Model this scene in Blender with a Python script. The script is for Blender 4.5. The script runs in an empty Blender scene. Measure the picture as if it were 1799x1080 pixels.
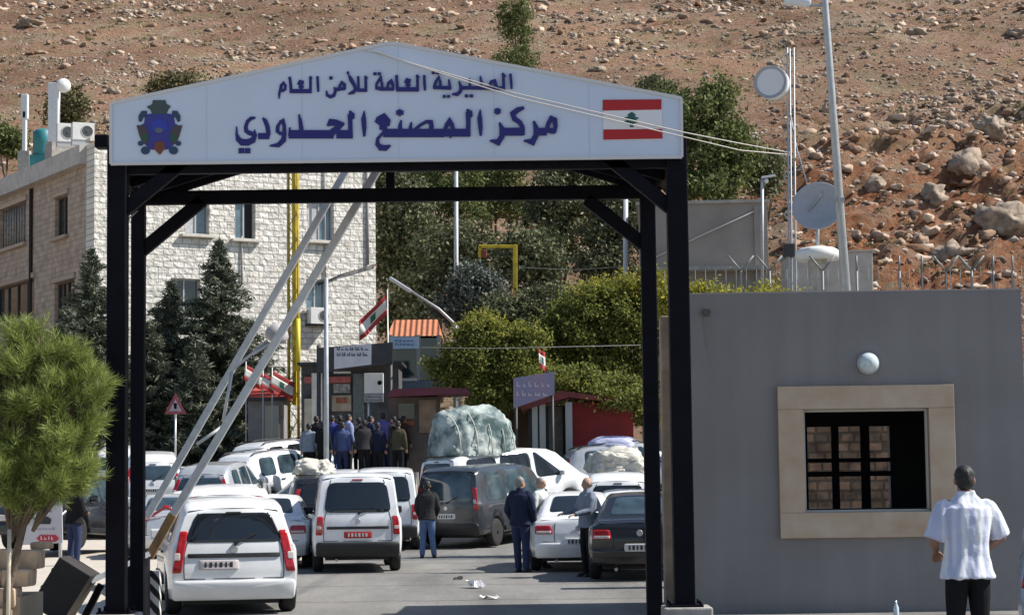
import bpy, bmesh, math, random
import numpy as np
from mathutils import Vector, Matrix, noise as mnoise

SC = bpy.context.scene
COL = SC.collection
R = math.radians

# ------------------------------------------------------------------ camera
FPX, W0, H0 = 3600.0, 1799.0, 1080.0          # focal length in pixels of the photograph
PITCH = math.atan(298.0 / FPX)
CAMZ = 1.75
cam_d = bpy.data.cameras.new("camera"); cam_d.sensor_width = 36.0; cam_d.lens = 36.0 * FPX / W0
cam_d.clip_start = 0.5; cam_d.clip_end = 4000.0
cam = bpy.data.objects.new("camera", cam_d); COL.objects.link(cam)
ROLL = R(0.7)                                 # the photograph is tilted a little
cam.location = (0, 0, CAMZ); cam.rotation_euler = (Matrix.Rotation(math.pi / 2 + PITCH, 3, 'X') @ Matrix.Rotation(-ROLL, 3, 'Z')).to_euler()
SC.camera = cam

# ------------------------------------------------------------------ sky, sun, exposure
SUN_EL, SUN_AZ = R(46), R(2)                  # azimuth measured from +X towards +Y
wd = bpy.data.worlds.new("World"); SC.world = wd; wd.use_nodes = True
wn = wd.node_tree; bgn = wn.nodes["Background"]
sky = wn.nodes.new("ShaderNodeTexSky"); sky.sky_type = 'NISHITA'; sky.sun_disc = False
sky.sun_elevation = SUN_EL; sky.sun_rotation = math.pi / 2 - SUN_AZ
sky.air_density = 1.0; sky.dust_density = 0.6
wn.links.new(sky.outputs[0], bgn.inputs[0]); bgn.inputs[1].default_value = 0.09
sun_d = bpy.data.lights.new("sun", 'SUN'); sun_d.energy = 4.8; sun_d.angle = R(0.5); sun_d.color = (1.0, 0.955, 0.88)
sun = bpy.data.objects.new("sun", sun_d); COL.objects.link(sun)
sdir = Vector((math.cos(SUN_EL) * math.cos(SUN_AZ), math.cos(SUN_EL) * math.sin(SUN_AZ), math.sin(SUN_EL)))
sun.rotation_euler = sdir.to_track_quat('Z', 'Y').to_euler(); sun.location = sdir * 60
SC.view_settings.view_transform = 'Standard'; SC.view_settings.look = 'None'
SC.view_settings.exposure = 0.5; SC.view_settings.gamma = 1.0
SC.cycles.max_bounces = 6; SC.cycles.transparent_max_bounces = 8
SC.cycles.use_adaptive_sampling = True

# ------------------------------------------------------------------ layout helpers
def ray(px, py):
    a, b = (px - 899.5) / FPX, (540.0 - py) / FPX; cr, sr = math.cos(ROLL), math.sin(ROLL); u, v = a * cr + b * sr, -a * sr + b * cr
    return Vector((u, math.cos(PITCH) - v * math.sin(PITCH), math.sin(PITCH) + v * math.cos(PITCH)))
def P(px, py, Y):
    """point of the plane y = Y that the pixel (px, py) of the photograph sees"""
    d = ray(px, py); t = Y / d.y
    return Vector((d.x * t, Y, CAMZ + d.z * t))
def PX(px, Y, py=838): return P(px, py, Y).x
def PZ(py, Y, px=900): return P(px, py, Y).z
def on_plane(px, py, o, n):
    d = ray(px, py); c = Vector((0, 0, CAMZ)); t = (Vector(o) - c).dot(Vector(n)) / d.dot(Vector(n))
    return c + d * t
def zg(Y):
    """height of the road: level up to the queue, then rising towards the kiosks"""
    if Y < 50: return 0.0
    if Y < 56: return 0.085 * (Y - 50) ** 2 / 12.0
    return 0.085 * (Y - 53)

# ------------------------------------------------------------------ materials
def nodes_of(m): return m.node_tree.nodes, m.node_tree.links
MATS = {}
def mat(name, col, rough=0.6, metal=0.0, var=0.0, scale=8.0, bump=0.0, bscale=None, spec=0.5, coat=0.0, col2=None, trans=0.0, detail=4.0, con=0.2):
    if name in MATS: return MATS[name]
    m = bpy.data.materials.new(name); m.use_nodes = True; MATS[name] = m
    n, l = nodes_of(m); b = n["Principled BSDF"]
    b.inputs["Base Color"].default_value = (*col, 1); b.inputs["Roughness"].default_value = rough
    b.inputs["Metallic"].default_value = metal; b.inputs["Specular IOR Level"].default_value = spec
    b.inputs["Coat Weight"].default_value = coat; b.inputs["Coat Roughness"].default_value = 0.05
    if trans: b.inputs["Transmission Weight"].default_value = trans
    if var or bump or col2:
        tc = n.new("ShaderNodeTexCoord")
    if var or col2:
        nz = n.new("ShaderNodeTexNoise"); nz.inputs["Scale"].default_value = scale; nz.inputs["Detail"].default_value = detail
        l.new(tc.outputs["Object"], nz.inputs["Vector"])
        mx = n.new("ShaderNodeMix"); mx.data_type = 'RGBA'
        c2 = col2 if col2 else tuple(min(1, c * (1 + var)) for c in col)
        c1 = col if col2 else tuple(c * (1 - var) for c in col)
        mx.inputs[6].default_value = (*c1, 1); mx.inputs[7].default_value = (*c2, 1)
        rp = n.new("ShaderNodeMapRange"); rp.inputs[1].default_value = 0.5 - con; rp.inputs[2].default_value = 0.5 + con
        l.new(nz.outputs["Fac"], rp.inputs[0]); l.new(rp.outputs[0], mx.inputs[0]); l.new(mx.outputs[2], b.inputs["Base Color"])
        rr = n.new("ShaderNodeMapRange"); rr.inputs[3].default_value = max(0.02, rough - 0.08); rr.inputs[4].default_value = min(1, rough + 0.08)
        l.new(nz.outputs["Fac"], rr.inputs[0]); l.new(rr.outputs[0], b.inputs["Roughness"])
    if bump:
        bz = n.new("ShaderNodeTexNoise"); bz.inputs["Scale"].default_value = bscale or scale * 4; bz.inputs["Detail"].default_value = 5
        l.new(tc.outputs["Object"], bz.inputs["Vector"])
        bp = n.new("ShaderNodeBump"); bp.inputs["Strength"].default_value = bump; bp.inputs["Distance"].default_value = 0.02
        l.new(bz.outputs["Fac"], bp.inputs["Height"]); l.new(bp.outputs[0], b.inputs["Normal"])
    return m

def leaf_mat(name, dark, light, rough=0.65, trans=0.25):
    if name in MATS: return MATS[name]
    m = bpy.data.materials.new(name); m.use_nodes = True; MATS[name] = m
    n, l = nodes_of(m); b = n["Principled BSDF"]; b.inputs["Roughness"].default_value = rough
    b.inputs["Specular IOR Level"].default_value = 0.25
    g = n.new("ShaderNodeNewGeometry"); rp = n.new("ShaderNodeValToRGB")
    rp.color_ramp.elements[0].color = (*dark, 1); rp.color_ramp.elements[1].color = (*light, 1)
    l.new(g.outputs["Random Per Island"], rp.inputs[0]); l.new(rp.outputs[0], b.inputs["Base Color"])
    tr = n.new("ShaderNodeBsdfTranslucent"); l.new(rp.outputs[0], tr.inputs[0])
    mx = n.new("ShaderNodeMixShader"); mx.inputs[0].default_value = trans
    l.new(b.outputs[0], mx.inputs[1]); l.new(tr.outputs[0], mx.inputs[2]); l.new(mx.outputs[0], n["Material Output"].inputs[0])
    return m

def stone_mat(name, c1, c2, mortar, bw, bh, ms=0.02, bump=0.8, seedshift=0.0, rough_amt=0.75, var_scale=2.2):
    if name in MATS: return MATS[name]
    m = bpy.data.materials.new(name); m.use_nodes = True; MATS[name] = m
    n, l = nodes_of(m); b = n["Principled BSDF"]; b.inputs["Roughness"].default_value = 0.85
    tc = n.new("ShaderNodeTexCoord"); sp = n.new("ShaderNodeSeparateXYZ"); cb = n.new("ShaderNodeCombineXYZ")
    l.new(tc.outputs["Object"], sp.inputs[0])
    l.new(sp.outputs[0], cb.inputs[0]); l.new(sp.outputs[2], cb.inputs[1])
    wob = n.new("ShaderNodeTexNoise"); wob.inputs["Scale"].default_value = 3.0
    l.new(cb.outputs[0], wob.inputs["Vector"])
    wm = n.new("ShaderNodeVectorMath"); wm.operation = 'MULTIPLY_ADD'; wm.inputs[1].default_value = (0.035, 0.035, 0)
    l.new(wob.outputs["Color"], wm.inputs[0]); l.new(cb.outputs[0], wm.inputs[2])
    br = n.new("ShaderNodeTexBrick"); br.inputs["Scale"].default_value = 1.0
    br.inputs["Brick Width"].default_value = bw; br.inputs["Row Height"].default_value = bh; br.inputs["Mortar Size"].default_value = ms
    br.inputs["Mortar Smooth"].default_value = 0.35; br.inputs["Bias"].default_value = 0.0
    br.inputs["Color1"].default_value = (*c1, 1); br.inputs["Color2"].default_value = (*c2, 1); br.inputs["Mortar"].default_value = (*mortar, 1)
    br.offset = 0.5; br.squash = 0.8; br.squash_frequency = 3
    l.new(wm.outputs[0], br.inputs["Vector"])
    nz = n.new("ShaderNodeTexNoise"); nz.inputs["Scale"].default_value = var_scale; nz.inputs["Detail"].default_value = 6
    l.new(cb.outputs[0], nz.inputs["Vector"])
    mr = n.new("ShaderNodeMapRange"); mr.inputs[1].default_value = 0.3; mr.inputs[2].default_value = 0.7; mr.inputs[3].default_value = rough_amt; mr.inputs[4].default_value = 1.1
    l.new(nz.outputs["Fac"], mr.inputs[0])
    mu = n.new("ShaderNodeMix"); mu.data_type = 'RGBA'; mu.blend_type = 'MULTIPLY'; mu.inputs[0].default_value = 1.0
    l.new(br.outputs["Color"], mu.inputs[6]); l.new(mr.outputs[0], mu.inputs[7]); l.new(mu.outputs[2], b.inputs["Base Color"])
    rf = n.new("ShaderNodeTexNoise"); rf.inputs["Scale"].default_value = 5.0; rf.inputs["Detail"].default_value = 4
    l.new(cb.outputs[0], rf.inputs["Vector"])
    hm = n.new("ShaderNodeMath"); hm.operation = 'SUBTRACT'
    sc_ = n.new("ShaderNodeMath"); sc_.operation = 'MULTIPLY'; sc_.inputs[1].default_value = 0.9
    l.new(br.outputs["Fac"], sc_.inputs[0]); l.new(rf.outputs["Fac"], hm.inputs[0]); l.new(sc_.outputs[0], hm.inputs[1])
    bp = n.new("ShaderNodeBump"); bp.inputs["Strength"].default_value = bump; bp.inputs["Distance"].default_value = 0.11
    l.new(hm.outputs[0], bp.inputs["Height"]); l.new(bp.outputs[0], b.inputs["Normal"])
    return m

# ------------------------------------------------------------------ object helpers
def tag(o, label=None, cat=None, group=None, kind=None):
    if label: o["label"] = label
    if cat: o["category"] = cat
    if group: o["group"] = group
    if kind: o["kind"] = kind
    return o
def empty(name, loc=(0, 0, 0), rz=0.0, label=None, cat=None, group=None):
    o = bpy.data.objects.new(name, None); COL.objects.link(o); o.location = loc; o.rotation_euler = (0, 0, rz)
    o.empty_display_size = 0.2
    return tag(o, label, cat, group)
def mesh_obj(name, me, m=None, parent=None, loc=None, rz=None):
    o = bpy.data.objects.new(name, me); COL.objects.link(o)
    if m is not None: me.materials.clear(); me.materials.append(m)
    if parent is not None: o.parent = parent
    if loc is not None: o.location = loc
    if rz is not None: o.rotation_euler = (0, 0, rz)
    return o
def np_mesh(name, V, Fc, smooth=False):
    """V (n,3); Fc (m,k) array or list of tuples"""
    me = bpy.data.meshes.new(name)
    if isinstance(Fc, np.ndarray):
        V = np.asarray(V, dtype=np.float32); k = Fc.shape[1]; m_ = Fc.shape[0]
        me.vertices.add(len(V)); me.vertices.foreach_set("co", V.ravel())
        me.loops.add(m_ * k); me.loops.foreach_set("vertex_index", Fc.astype(np.int32).ravel())
        me.polygons.add(m_); me.polygons.foreach_set("loop_start", np.arange(0, m_ * k, k, dtype=np.int32))
        me.update(calc_edges=True); me.validate()
    else:
        me.from_pydata([tuple(v) for v in V], [], [tuple(f) for f in Fc]); me.update()
    if smooth:
        me.polygons.foreach_set("use_smooth", np.ones(len(me.polygons), dtype=bool))
    return me

class MB:
    """collects shapes for ONE mesh object"""
    def __init__(s): s.v = []; s.f = []; s.sm = []
    def add(s, V, F, smooth=False):
        k = len(s.v); s.v += [tuple(v) for v in V]; s.f += [tuple(i + k for i in f) for f in F]; s.sm += [smooth] * len(F); return s
    def box(s, c, size, rot=None, bev=0.0):
        hx, hy, hz = size[0] / 2, size[1] / 2, size[2] / 2
        if bev <= 0:
            V = [(-hx, -hy, -hz), (hx, -hy, -hz), (hx, hy, -hz), (-hx, hy, -hz), (-hx, -hy, hz), (hx, -hy, hz), (hx, hy, hz), (-hx, hy, hz)]
            F = [(0, 3, 2, 1), (4, 5, 6, 7), (0, 1, 5, 4), (1, 2, 6, 5), (2, 3, 7, 6), (3, 0, 4, 7)]
        else:
            bm = bmesh.new(); bmesh.ops.create_cube(bm, size=1.0)
            for v in bm.verts: v.co = (v.co.x * size[0], v.co.y * size[1], v.co.z * size[2])
            bmesh.ops.bevel(bm, geom=list(bm.edges), offset=bev, segments=2, affect='EDGES', profile=0.6)
            bm.verts.index_update(); V = [v.co.copy() for v in bm.verts]; F = [tuple(v.index for v in f.verts) for f in bm.faces]; bm.free()
        M = rot if rot is not None else Matrix.Identity(3); c = Vector(c)
        return s.add([c + M @ Vector(v) for v in V], F)
    def bar(s, a, b, w, h=None, up=(0, 0, 1), bev=0.0):
        a, b = Vector(a), Vector(b); d = (b - a); L = d.length
        if L < 1e-6: return s
        d.normalize(); u = Vector(up)
        if abs(d.dot(u)) > 0.98: u = Vector((0, 1, 0))
        x = d.cross(u).normalized(); z = x.cross(d).normalized()
        M = Matrix((x, d, z)).transposed()
        return s.box((a + b) / 2, (w, L, h or w), M, bev)
    def tube(s, pts, r, n=8, caps=True):
        pts = [Vector(p) for p in pts]; rs = r if isinstance(r, (list, tuple)) else [r] * len(pts)
        V = []; F = []; px = None
        for i, p in enumerate(pts):
            d = (pts[min(i + 1, len(pts) - 1)] - pts[max(i - 1, 0)]).normalized()
            if px is None:
                u = Vector((0, 0, 1)) if abs(d.z) < 0.9 else Vector((1, 0, 0)); px = d.cross(u).normalized()
            else: px = (px - d * px.dot(d)).normalized()
            py = d.cross(px)
            for k in range(n):
                t = 2 * math.pi * k / n; V.append(p + (px * math.cos(t) + py * math.sin(t)) * rs[i])
        for i in range(len(pts) - 1):
            for k in range(n):
                a = i * n + k; b = i * n + (k + 1) % n; F.append((a, b, b + n, a + n))
        s.add(V, F, True)
        if caps:
            k0 = len(s.v) - len(V)
            s.f += [tuple(k0 + i for i in reversed(range(n))), tuple(k0 + (len(pts) - 1) * n + i for i in range(n))]; s.sm += [False, False]
        return s
    def lathe(s, prof, c=(0, 0, 0), axis=(0, 0, 1), n=20, smooth=True):
        """prof: (radius, height along axis)"""
        ax = Vector(axis).normalized(); u = Vector((1, 0, 0)) if abs(ax.x) < 0.9 else Vector((0, 1, 0))
        x = ax.cross(u).normalized(); y = ax.cross(x); c = Vector(c); V = []; F = []
        for r, h in prof:
            for k in range(n):
                t = 2 * math.pi * k / n; V.append(c + ax * h + (x * math.cos(t) + y * math.sin(t)) * r)
        for i in range(len(prof) - 1):
            for k in range(n):
                a = i * n + k; b = i * n + (k + 1) % n; F.append((a, b, b + n, a + n))
        s.add(V, F, smooth)
        k0 = len(s.v) - len(V); s.f += [tuple(k0 + i for i in reversed(range(n))), tuple(k0 + (len(prof) - 1) * n + i for i in range(n))]; s.sm += [False, False]
        return s
    def ball(s, c, r, n=12, m=8):
        rx, ry, rz = (r, r, r) if isinstance(r, (int, float)) else r
        V = []; F = []
        for i in range(m + 1):
            th = math.pi * i / m
            for k in range(n):
                t = 2 * math.pi * k / n
                V.append((c[0] + rx * math.sin(th) * math.cos(t), c[1] + ry * math.sin(th) * math.sin(t), c[2] + rz * math.cos(th)))
        for i in range(m):
            for k in range(n):
                a = i * n + k; b = i * n + (k + 1) % n; F.append((a, a + n, b + n, b))
        return s.add(V, F, True)
    def prism(s, poly, thick, frame=None):
        """poly in (x,z), extruded along +y by thick; frame = (origin, xdir, ydir, zdir)"""
        n = len(poly); V = [(p[0], 0, p[1]) for p in poly] + [(p[0], thick, p[1]) for p in poly]
        F = [tuple(range(n)), tuple(reversed(range(n, 2 * n)))] + [(i, i + n, (i + 1) % n + n, (i + 1) % n) for i in range(n)]
        if frame:
            o, X, Yd, Z = [Vector(q) for q in frame]; V = [o + X * v[0] + Yd * v[1] + Z * v[2] for v in V]
        return s.add(V, F)
    def build(s, name, m=None, parent=None, loc=None, rz=None, clean=False):
        me = bpy.data.meshes.new(name); me.from_pydata(s.v, [], s.f)
        me.polygons.foreach_set("use_smooth", s.sm); me.update()
        if clean:
            bm = bmesh.new(); bm.from_mesh(me); bmesh.ops.recalc_face_normals(bm, faces=bm.faces); bm.to_mesh(me); bm.free()
        return mesh_obj(name, me, m, parent, loc, rz)

def wall_mesh(L, H, T, holes, z0=0.0):
    """wall in local x (0..L), z (z0..z0+H), front at y=0, back at y=T, with rectangular openings (x0,x1,za,zb)"""
    xs = sorted(set([0, L] + [h[0] for h in holes] + [h[1] for h in holes]))
    zs = sorted(set([z0, z0 + H] + [h[2] for h in holes] + [h[3] for h in holes]))
    mb = MB()
    def hole(x, z): return any(h[0] < x < h[1] and h[2] < z < h[3] for h in holes)
    for i in range(len(xs) - 1):
        for k in range(len(zs) - 1):
            if hole((xs[i] + xs[i + 1]) / 2, (zs[k] + zs[k + 1]) / 2): continue
            a, b, c, d = xs[i], xs[i + 1], zs[k], zs[k + 1]
            mb.add([(a, 0, c), (b, 0, c), (b, 0, d), (a, 0, d)], [(0, 1, 2, 3)])
            mb.add([(a, T, c), (b, T, c), (b, T, d), (a, T, d)], [(3, 2, 1, 0)])
    for (a, b, c, d) in list(holes):
        mb.add([(a, 0, c), (b, 0, c), (b, T, c), (a, T, c)], [(0, 3, 2, 1)][0:0] or [(0, 1, 2, 3)])
        mb.add([(a, 0, d), (b, 0, d), (b, T, d), (a, T, d)], [(3, 2, 1, 0)])
        mb.add([(a, 0, c), (a, 0, d), (a, T, d), (a, T, c)], [(3, 2, 1, 0)])
        mb.add([(b, 0, c), (b, 0, d), (b, T, d), (b, T, c)], [(0, 1, 2, 3)])
    a, b, c, d = 0, L, z0, z0 + H
    mb.add([(a, 0, c), (b, 0, c), (b, T, c), (a, T, c)], [(3, 2, 1, 0)])
    mb.add([(a, 0, d), (b, 0, d), (b, T, d), (a, T, d)], [(0, 1, 2, 3)])
    mb.add([(a, 0, c), (a, 0, d), (a, T, d), (a, T, c)], [(0, 1, 2, 3)])
    mb.add([(b, 0, c), (b, 0, d), (b, T, d), (b, T, c)], [(3, 2, 1, 0)])
    return mb

def ribbon(mb, pts, widths, place, d0, thick):
    """flat stroke along a polyline in picture-plane units; place((a,b), depth) -> point"""
    n = len(pts); L = []; Rr = []
    for i in range(n):
        a = Vector(pts[max(i - 1, 0)]); b = Vector(pts[min(i + 1, n - 1)]); d = (b - a)
        d = d.normalized() if d.length > 1e-6 else Vector((1, 0)); q = Vector((-d.y, d.x)); p = Vector(pts[i]); w = widths[i] / 2 if isinstance(widths, (list, tuple)) else widths / 2
        if 0 < i < n - 1:
            d1 = (p - a).normalized(); c = max(0.6, abs(d1.dot(d))); w = w / c
        L.append(p + q * w); Rr.append(p - q * w)
    V = [place(p, d0) for p in L] + [place(p, d0) for p in Rr] + [place(p, d0 + thick) for p in L] + [place(p, d0 + thick) for p in Rr]
    F = []
    for i in range(n - 1):
        F.append((i, i + 1, n + i + 1, n + i)); F.append((2 * n + i, 3 * n + i, 3 * n + i + 1, 2 * n + i + 1))
        F.append((i, 2 * n + i, 2 * n + i + 1, i + 1)); F.append((n + i, n + i + 1, 3 * n + i + 1, 3 * n + i))
    F.append((0, n, 3 * n, 2 * n)); F.append((n - 1, 3 * n - 1, 4 * n - 1, 2 * n - 1))
    mb.add(V, F)

def voxel_mesh(mb, voxel, smooth_it=4, cut=None):
    """one continuous surface from overlapping closed shapes"""
    me = bpy.data.meshes.new("tmp"); me.from_pydata(mb.v, [], mb.f); me.update()
    bm = bmesh.new(); bm.from_mesh(me); bmesh.ops.recalc_face_normals(bm, faces=bm.faces); bm.to_mesh(me); bm.free()
    o = bpy.data.objects.new("tmp", me); COL.objects.link(o)
    r = o.modifiers.new("r", 'REMESH'); r.mode = 'VOXEL'; r.voxel_size = voxel; r.use_smooth_shade = True
    if smooth_it:
        s = o.modifiers.new("s", 'SMOOTH'); s.factor = 0.5; s.iterations = smooth_it
    dg = bpy.context.evaluated_depsgraph_get(); dg.update()
    out = bpy.data.meshes.new_from_object(o.evaluated_get(dg))
    bpy.data.objects.remove(o); bpy.data.meshes.remove(me)
    out.materials.clear()
    out.polygons.foreach_set("use_smooth", np.ones(len(out.polygons), dtype=bool))
    return out
# ================================================================== terrain
def fbm(x, y, sc, seed, octv=4):
    return mnoise.fractal(Vector((x / sc + seed * 13.7, y / sc - seed * 7.1, seed * 3.3)), 1.0, 2.1, octv)
def hill_base(x, Y):
    if Y < 86: return zg(Y)
    a = min(Y, 128) - 86; b = max(0, min(Y, 350) - 128); c = max(0, Y - 350)
    side = 0.0012 * max(0.0, x + 10) * min(1.0, max(0, (Y - 95) / 40.0)) * 60 * 0.5
    return zg(86) + 0.235 * a + 0.43 * b + 0.16 * c + side * 0.8
def hill_z(x, Y):
    k = min(1.0, max(0.0, (Y - 88) / 25.0))
    z = hill_base(x, Y) + k * (1.1 * fbm(x, Y, 26, 1, 3) + 0.45 * fbm(x, Y, 6.0, 2, 4))
    c = min(1.0, max(0.0, (x - 0.118 * Y) / 4.0)) * min(1.0, max(0.0, (Y - 116) / 8.0)) * min(1.0, max(0.0, (176 - Y) / 14.0))
    if c > 0:                                            # the rugged cut slope on the right
        v = Vector((x / 5.5, Y / 5.5, z / 9)); z += c * (1.5 * (mnoise.ridged_multi_fractal(v, 1.0, 2.1, 4, 1.0, 2.0) - .9) + .35 * fbm(x, Y, 1.3, 14, 3))
    t = (z / 4.2 + 0.25 * fbm(x, Y, 30, 5, 2))          # worn terraces
    f = t - math.floor(t)
    z += k * 0.55 * (1 / (1 + math.exp(-(f - 0.5) * 14)) - f)
    return z
def build_hill():
    xs = np.concatenate([np.linspace(-500, -105, 18), np.arange(-100, 12, 0.7), np.arange(12, 46, .36), np.arange(46, 100.1, .7), np.linspace(105, 500, 18)])
    ys = np.concatenate([np.linspace(84, 110.4, 30), np.arange(110.8, 178, 0.42), np.arange(178.2, 300, 0.8), np.linspace(303, 340, 12), np.linspace(360, 900, 14)])
    V = np.empty((len(ys), len(xs), 3), dtype=np.float32)
    for j, y in enumerate(ys):
        for i, x in enumerate(xs):
            z = hill_z(x, y) if abs(x) < 101 and y < 345 else hill_base(x, y)
            V[j, i] = (x, y, z - (0.25 if y < 85 else 0))
    ny, nx = len(ys), len(xs)
    idx = np.arange(ny * nx).reshape(ny, nx)
    F = np.stack([idx[:-1, :-1], idx[:-1, 1:], idx[1:, 1:], idx[1:, :-1]], -1).reshape(-1, 4)
    me = np_mesh("hill", V.reshape(-1, 3), F, True)
    m = bpy.data.materials.new("hill_soil"); m.use_nodes = True
    n, l = nodes_of(m); b = n["Principled BSDF"]; b.inputs["Roughness"].default_value = 0.95; b.inputs["Specular IOR Level"].default_value = 0.15
    tc = n.new("ShaderNodeTexCoord")
    def nz(scale, det=5, rough=0.6):
        q = n.new("ShaderNodeTexNoise"); q.inputs["Scale"].default_value = scale; q.inputs["Detail"].default_value = det; q.inputs["Roughness"].default_value = rough
        l.new(tc.outputs["Object"], q.inputs["Vector"]); return q.outputs["Fac"]
    def ramp(src, els):
        r = n.new("ShaderNodeValToRGB"); cr = r.color_ramp
        while len(cr.elements) < len(els): cr.elements.new(0.5)
        for e, (p, c) in zip(cr.elements, els): e.position = p; e.color = (*c, 1)
        l.new(src, r.inputs[0]); return r.outputs[0]
    def mix(f, a, c, mode='MIX'):
        q = n.new("ShaderNodeMix"); q.data_type = 'RGBA'; q.blend_type = mode
        if isinstance(f, float): q.inputs[0].default_value = f
        else: l.new(f, q.inputs[0])
        l.new(a, q.inputs[6]); l.new(c, q.inputs[7]); return q.outputs[2]
    soil = ramp(nz(0.10, 6), [(0.38, (0.43, 0.35, 0.25)), (0.46, (0.40, 0.22, 0.145)), (0.54, (0.39, 0.165, 0.10)), (0.64, (0.34, 0.28, 0.16))])
    fine = ramp(nz(3.0, 8, 0.8), [(0.36, (0.09, 0.06, 0.042)), (0.46, (0.33, 0.215, 0.145)), (0.58, (0.48, 0.37, 0.275)), (0.70, (0.66, 0.59, 0.50))])
    g = ramp(nz(0.45, 5, 0.7), [(0.5, (0, 0, 0)), (0.68, (0.55, 0.55, 0.55))])
    grass = ramp(nz(5.0, 4), [(0.3, (0.16, 0.15, 0.06)), (0.7, (0.33, 0.30, 0.15))])
    mp = n.new("ShaderNodeMapping"); mp.inputs["Scale"].default_value = (0.55, 1.5, 1.5); l.new(tc.outputs["Object"], mp.inputs[0])
    def nzs(scale, det=6, rough=.7):
        q = n.new("ShaderNodeTexNoise"); q.inputs["Scale"].default_value = scale; q.inputs["Detail"].default_value = det; q.inputs["Roughness"].default_value = rough; l.new(mp.outputs[0], q.inputs["Vector"]); return q.outputs["Fac"]
    c = mix(0.62, soil, fine); c = mix(g, c, grass)
    dash = ramp(nzs(0.9), [(0.34, (0.42, 0.36, 0.32)), (0.43, (1, 1, 1)), (0.60, (1, 1, 1)), (0.70, (1.35, 1.32, 1.28))]); c = mix(1.0, c, dash, 'MULTIPLY')
    # bare orange earth on the cut slope to the right
    sp = n.new("ShaderNodeSeparateXYZ"); l.new(tc.outputs["Object"], sp.inputs[0])
    mx = n.new("ShaderNodeMapRange"); mx.inputs[1].default_value = 10; mx.inputs[2].default_value = 22; l.new(sp.outputs[0], mx.inputs[0])
    my = n.new("ShaderNodeMapRange"); my.inputs[1].default_value = 168; my.inputs[2].default_value = 146; l.new(sp.outputs[1], my.inputs[0])
    mm = n.new("ShaderNodeMath"); mm.operation = 'MULTIPLY'; l.new(mx.outputs[0], mm.inputs[0]); l.new(my.outputs[0], mm.inputs[1])
    nn = n.new("ShaderNodeMath"); nn.operation = 'MULTIPLY'; l.new(mm.outputs[0], nn.inputs[0])
    gg = n.new("ShaderNodeMapRange"); gg.inputs[1].default_value = 0.35; gg.inputs[2].default_value = 0.55; l.new(nz(0.3, 4), gg.inputs[0]); l.new(gg.outputs[0], nn.inputs[1])
    orange = ramp(nz(1.6, 7, 0.7), [(0.32, (0.13, 0.055, 0.03)), (0.48, (0.40, 0.165, 0.08)), (0.60, (0.52, 0.27, 0.15)), (0.72, (0.66, 0.48, 0.35))])
    c = mix(nn.outputs[0], c, orange)
    patch_ = ramp(nz(0.045, 7, .65), [(0.36, (0.66, 0.60, 0.56)), (0.50, (1, 1, 1)), (0.66, (1.22, 1.17, 1.10))]); c = mix(0.85, c, patch_, 'MULTIPLY')
    l.new(c, b.inputs["Base Color"])
    bp = n.new("ShaderNodeBump"); bp.inputs["Strength"].default_value = 1.0; bp.inputs["Distance"].default_value = 0.9
    l.new(nz(1.9, 8, 0.78), bp.inputs["Height"]); l.new(bp.outputs[0], b.inputs["Normal"])
    o = mesh_obj("hill", me, m); tag(o, "bare reddish hillside strewn with pale rocks behind the buildings", "hill", kind="structure")
build_hill()

ICO = {}
def ico(level):
    if level not in ICO:
        bm = bmesh.new(); bmesh.ops.create_icosphere(bm, subdivisions=level, radius=1.0); bm.verts.ensure_lookup_table()
        ICO[level] = (np.array([v.co[:] for v in bm.verts]), np.array([[v.index for v in f.verts] for f in bm.faces])); bm.free()
    return ICO[level]
def rocks(name, spots, level, m, rs):
    bv, bf = ico(level); Vs = []; Fs = []; k = 0
    for (x, y, z, s) in spots:
        sc = s * np.array([rs.uniform(.8, 1.9), rs.uniform(.6, 1.1), rs.uniform(.45, .95)])
        a = rs.uniform(0, 6.28); ca, sa = math.cos(a), math.sin(a)
        v = bv * (1 + 0.38 * rs.standard_normal((len(bv), 1)).clip(-1.5, 1.5)) * sc
        v = v @ np.array([[ca, -sa, 0], [sa, ca, 0], [0, 0, 1]]).T
        Vs.append(v + np.array([x, y, z])); Fs.append(bf + k); k += len(bv)
    return mesh_obj(name, np_mesh(name, np.concatenate(Vs), np.concatenate(Fs)), m)
def scatter_rocks():
    rs = np.random.RandomState(4)
    rock = leaf_mat("limestone_rock", (0.15, 0.11, 0.085), (0.52, 0.43, 0.35), 0.9, 0.0)
    small = []; big = []
    tries = 0
    while len(small) < 56000 and tries < 700000:
        tries += 1
        Y = 88 + 225 * rs.rand() ** 0.8; x = (rs.rand() - 0.5) * 0.78 * Y
        d = fbm(x, Y, 14, 8, 3) + 0.5 * fbm(x, Y * 2.2, 5, 9, 2)
        right = 1.0 if (x > 0.12 * Y and Y < 190) else 0.0
        if rs.rand() > 0.14 + max(0, d - .05) * 1.6 + 0.28 * right: continue
        s = 0.045 + 0.10 * rs.rand() ** 2.5 + (0.26 * rs.rand() ** 8)
        if right: s *= 1.15
        if Y > 200: s *= 1.3
        (big if s > 0.36 else small).append((x, Y, hill_z(x, Y) + s * 0.12, s))
    o = rocks("hillside_stones", small, 1, rock, rs)
    tag(o, "loose pale stones scattered over the whole hillside", "stones", kind="stuff")
    for q in range(420):      # rubble of bigger blocks on the cut slope
        Y = rs.uniform(128, 172); x = rs.uniform(0.135, 0.26) * Y
        s = 0.14 + 0.42 * rs.rand() ** 3; big.append((x, Y, hill_z(x, Y) + s * 0.1, s))
    o = rocks("hillside_rubble", big, 2, leaf_mat("rubble_rock", (0.20, 0.11, 0.065), (0.60, 0.47, 0.36), 0.9, 0.0), rs)
    tag(o, "bigger angular rubble lying among the hillside stones", "rubble", kind="stuff")
    return rock
ROCK = scatter_rocks()
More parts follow.
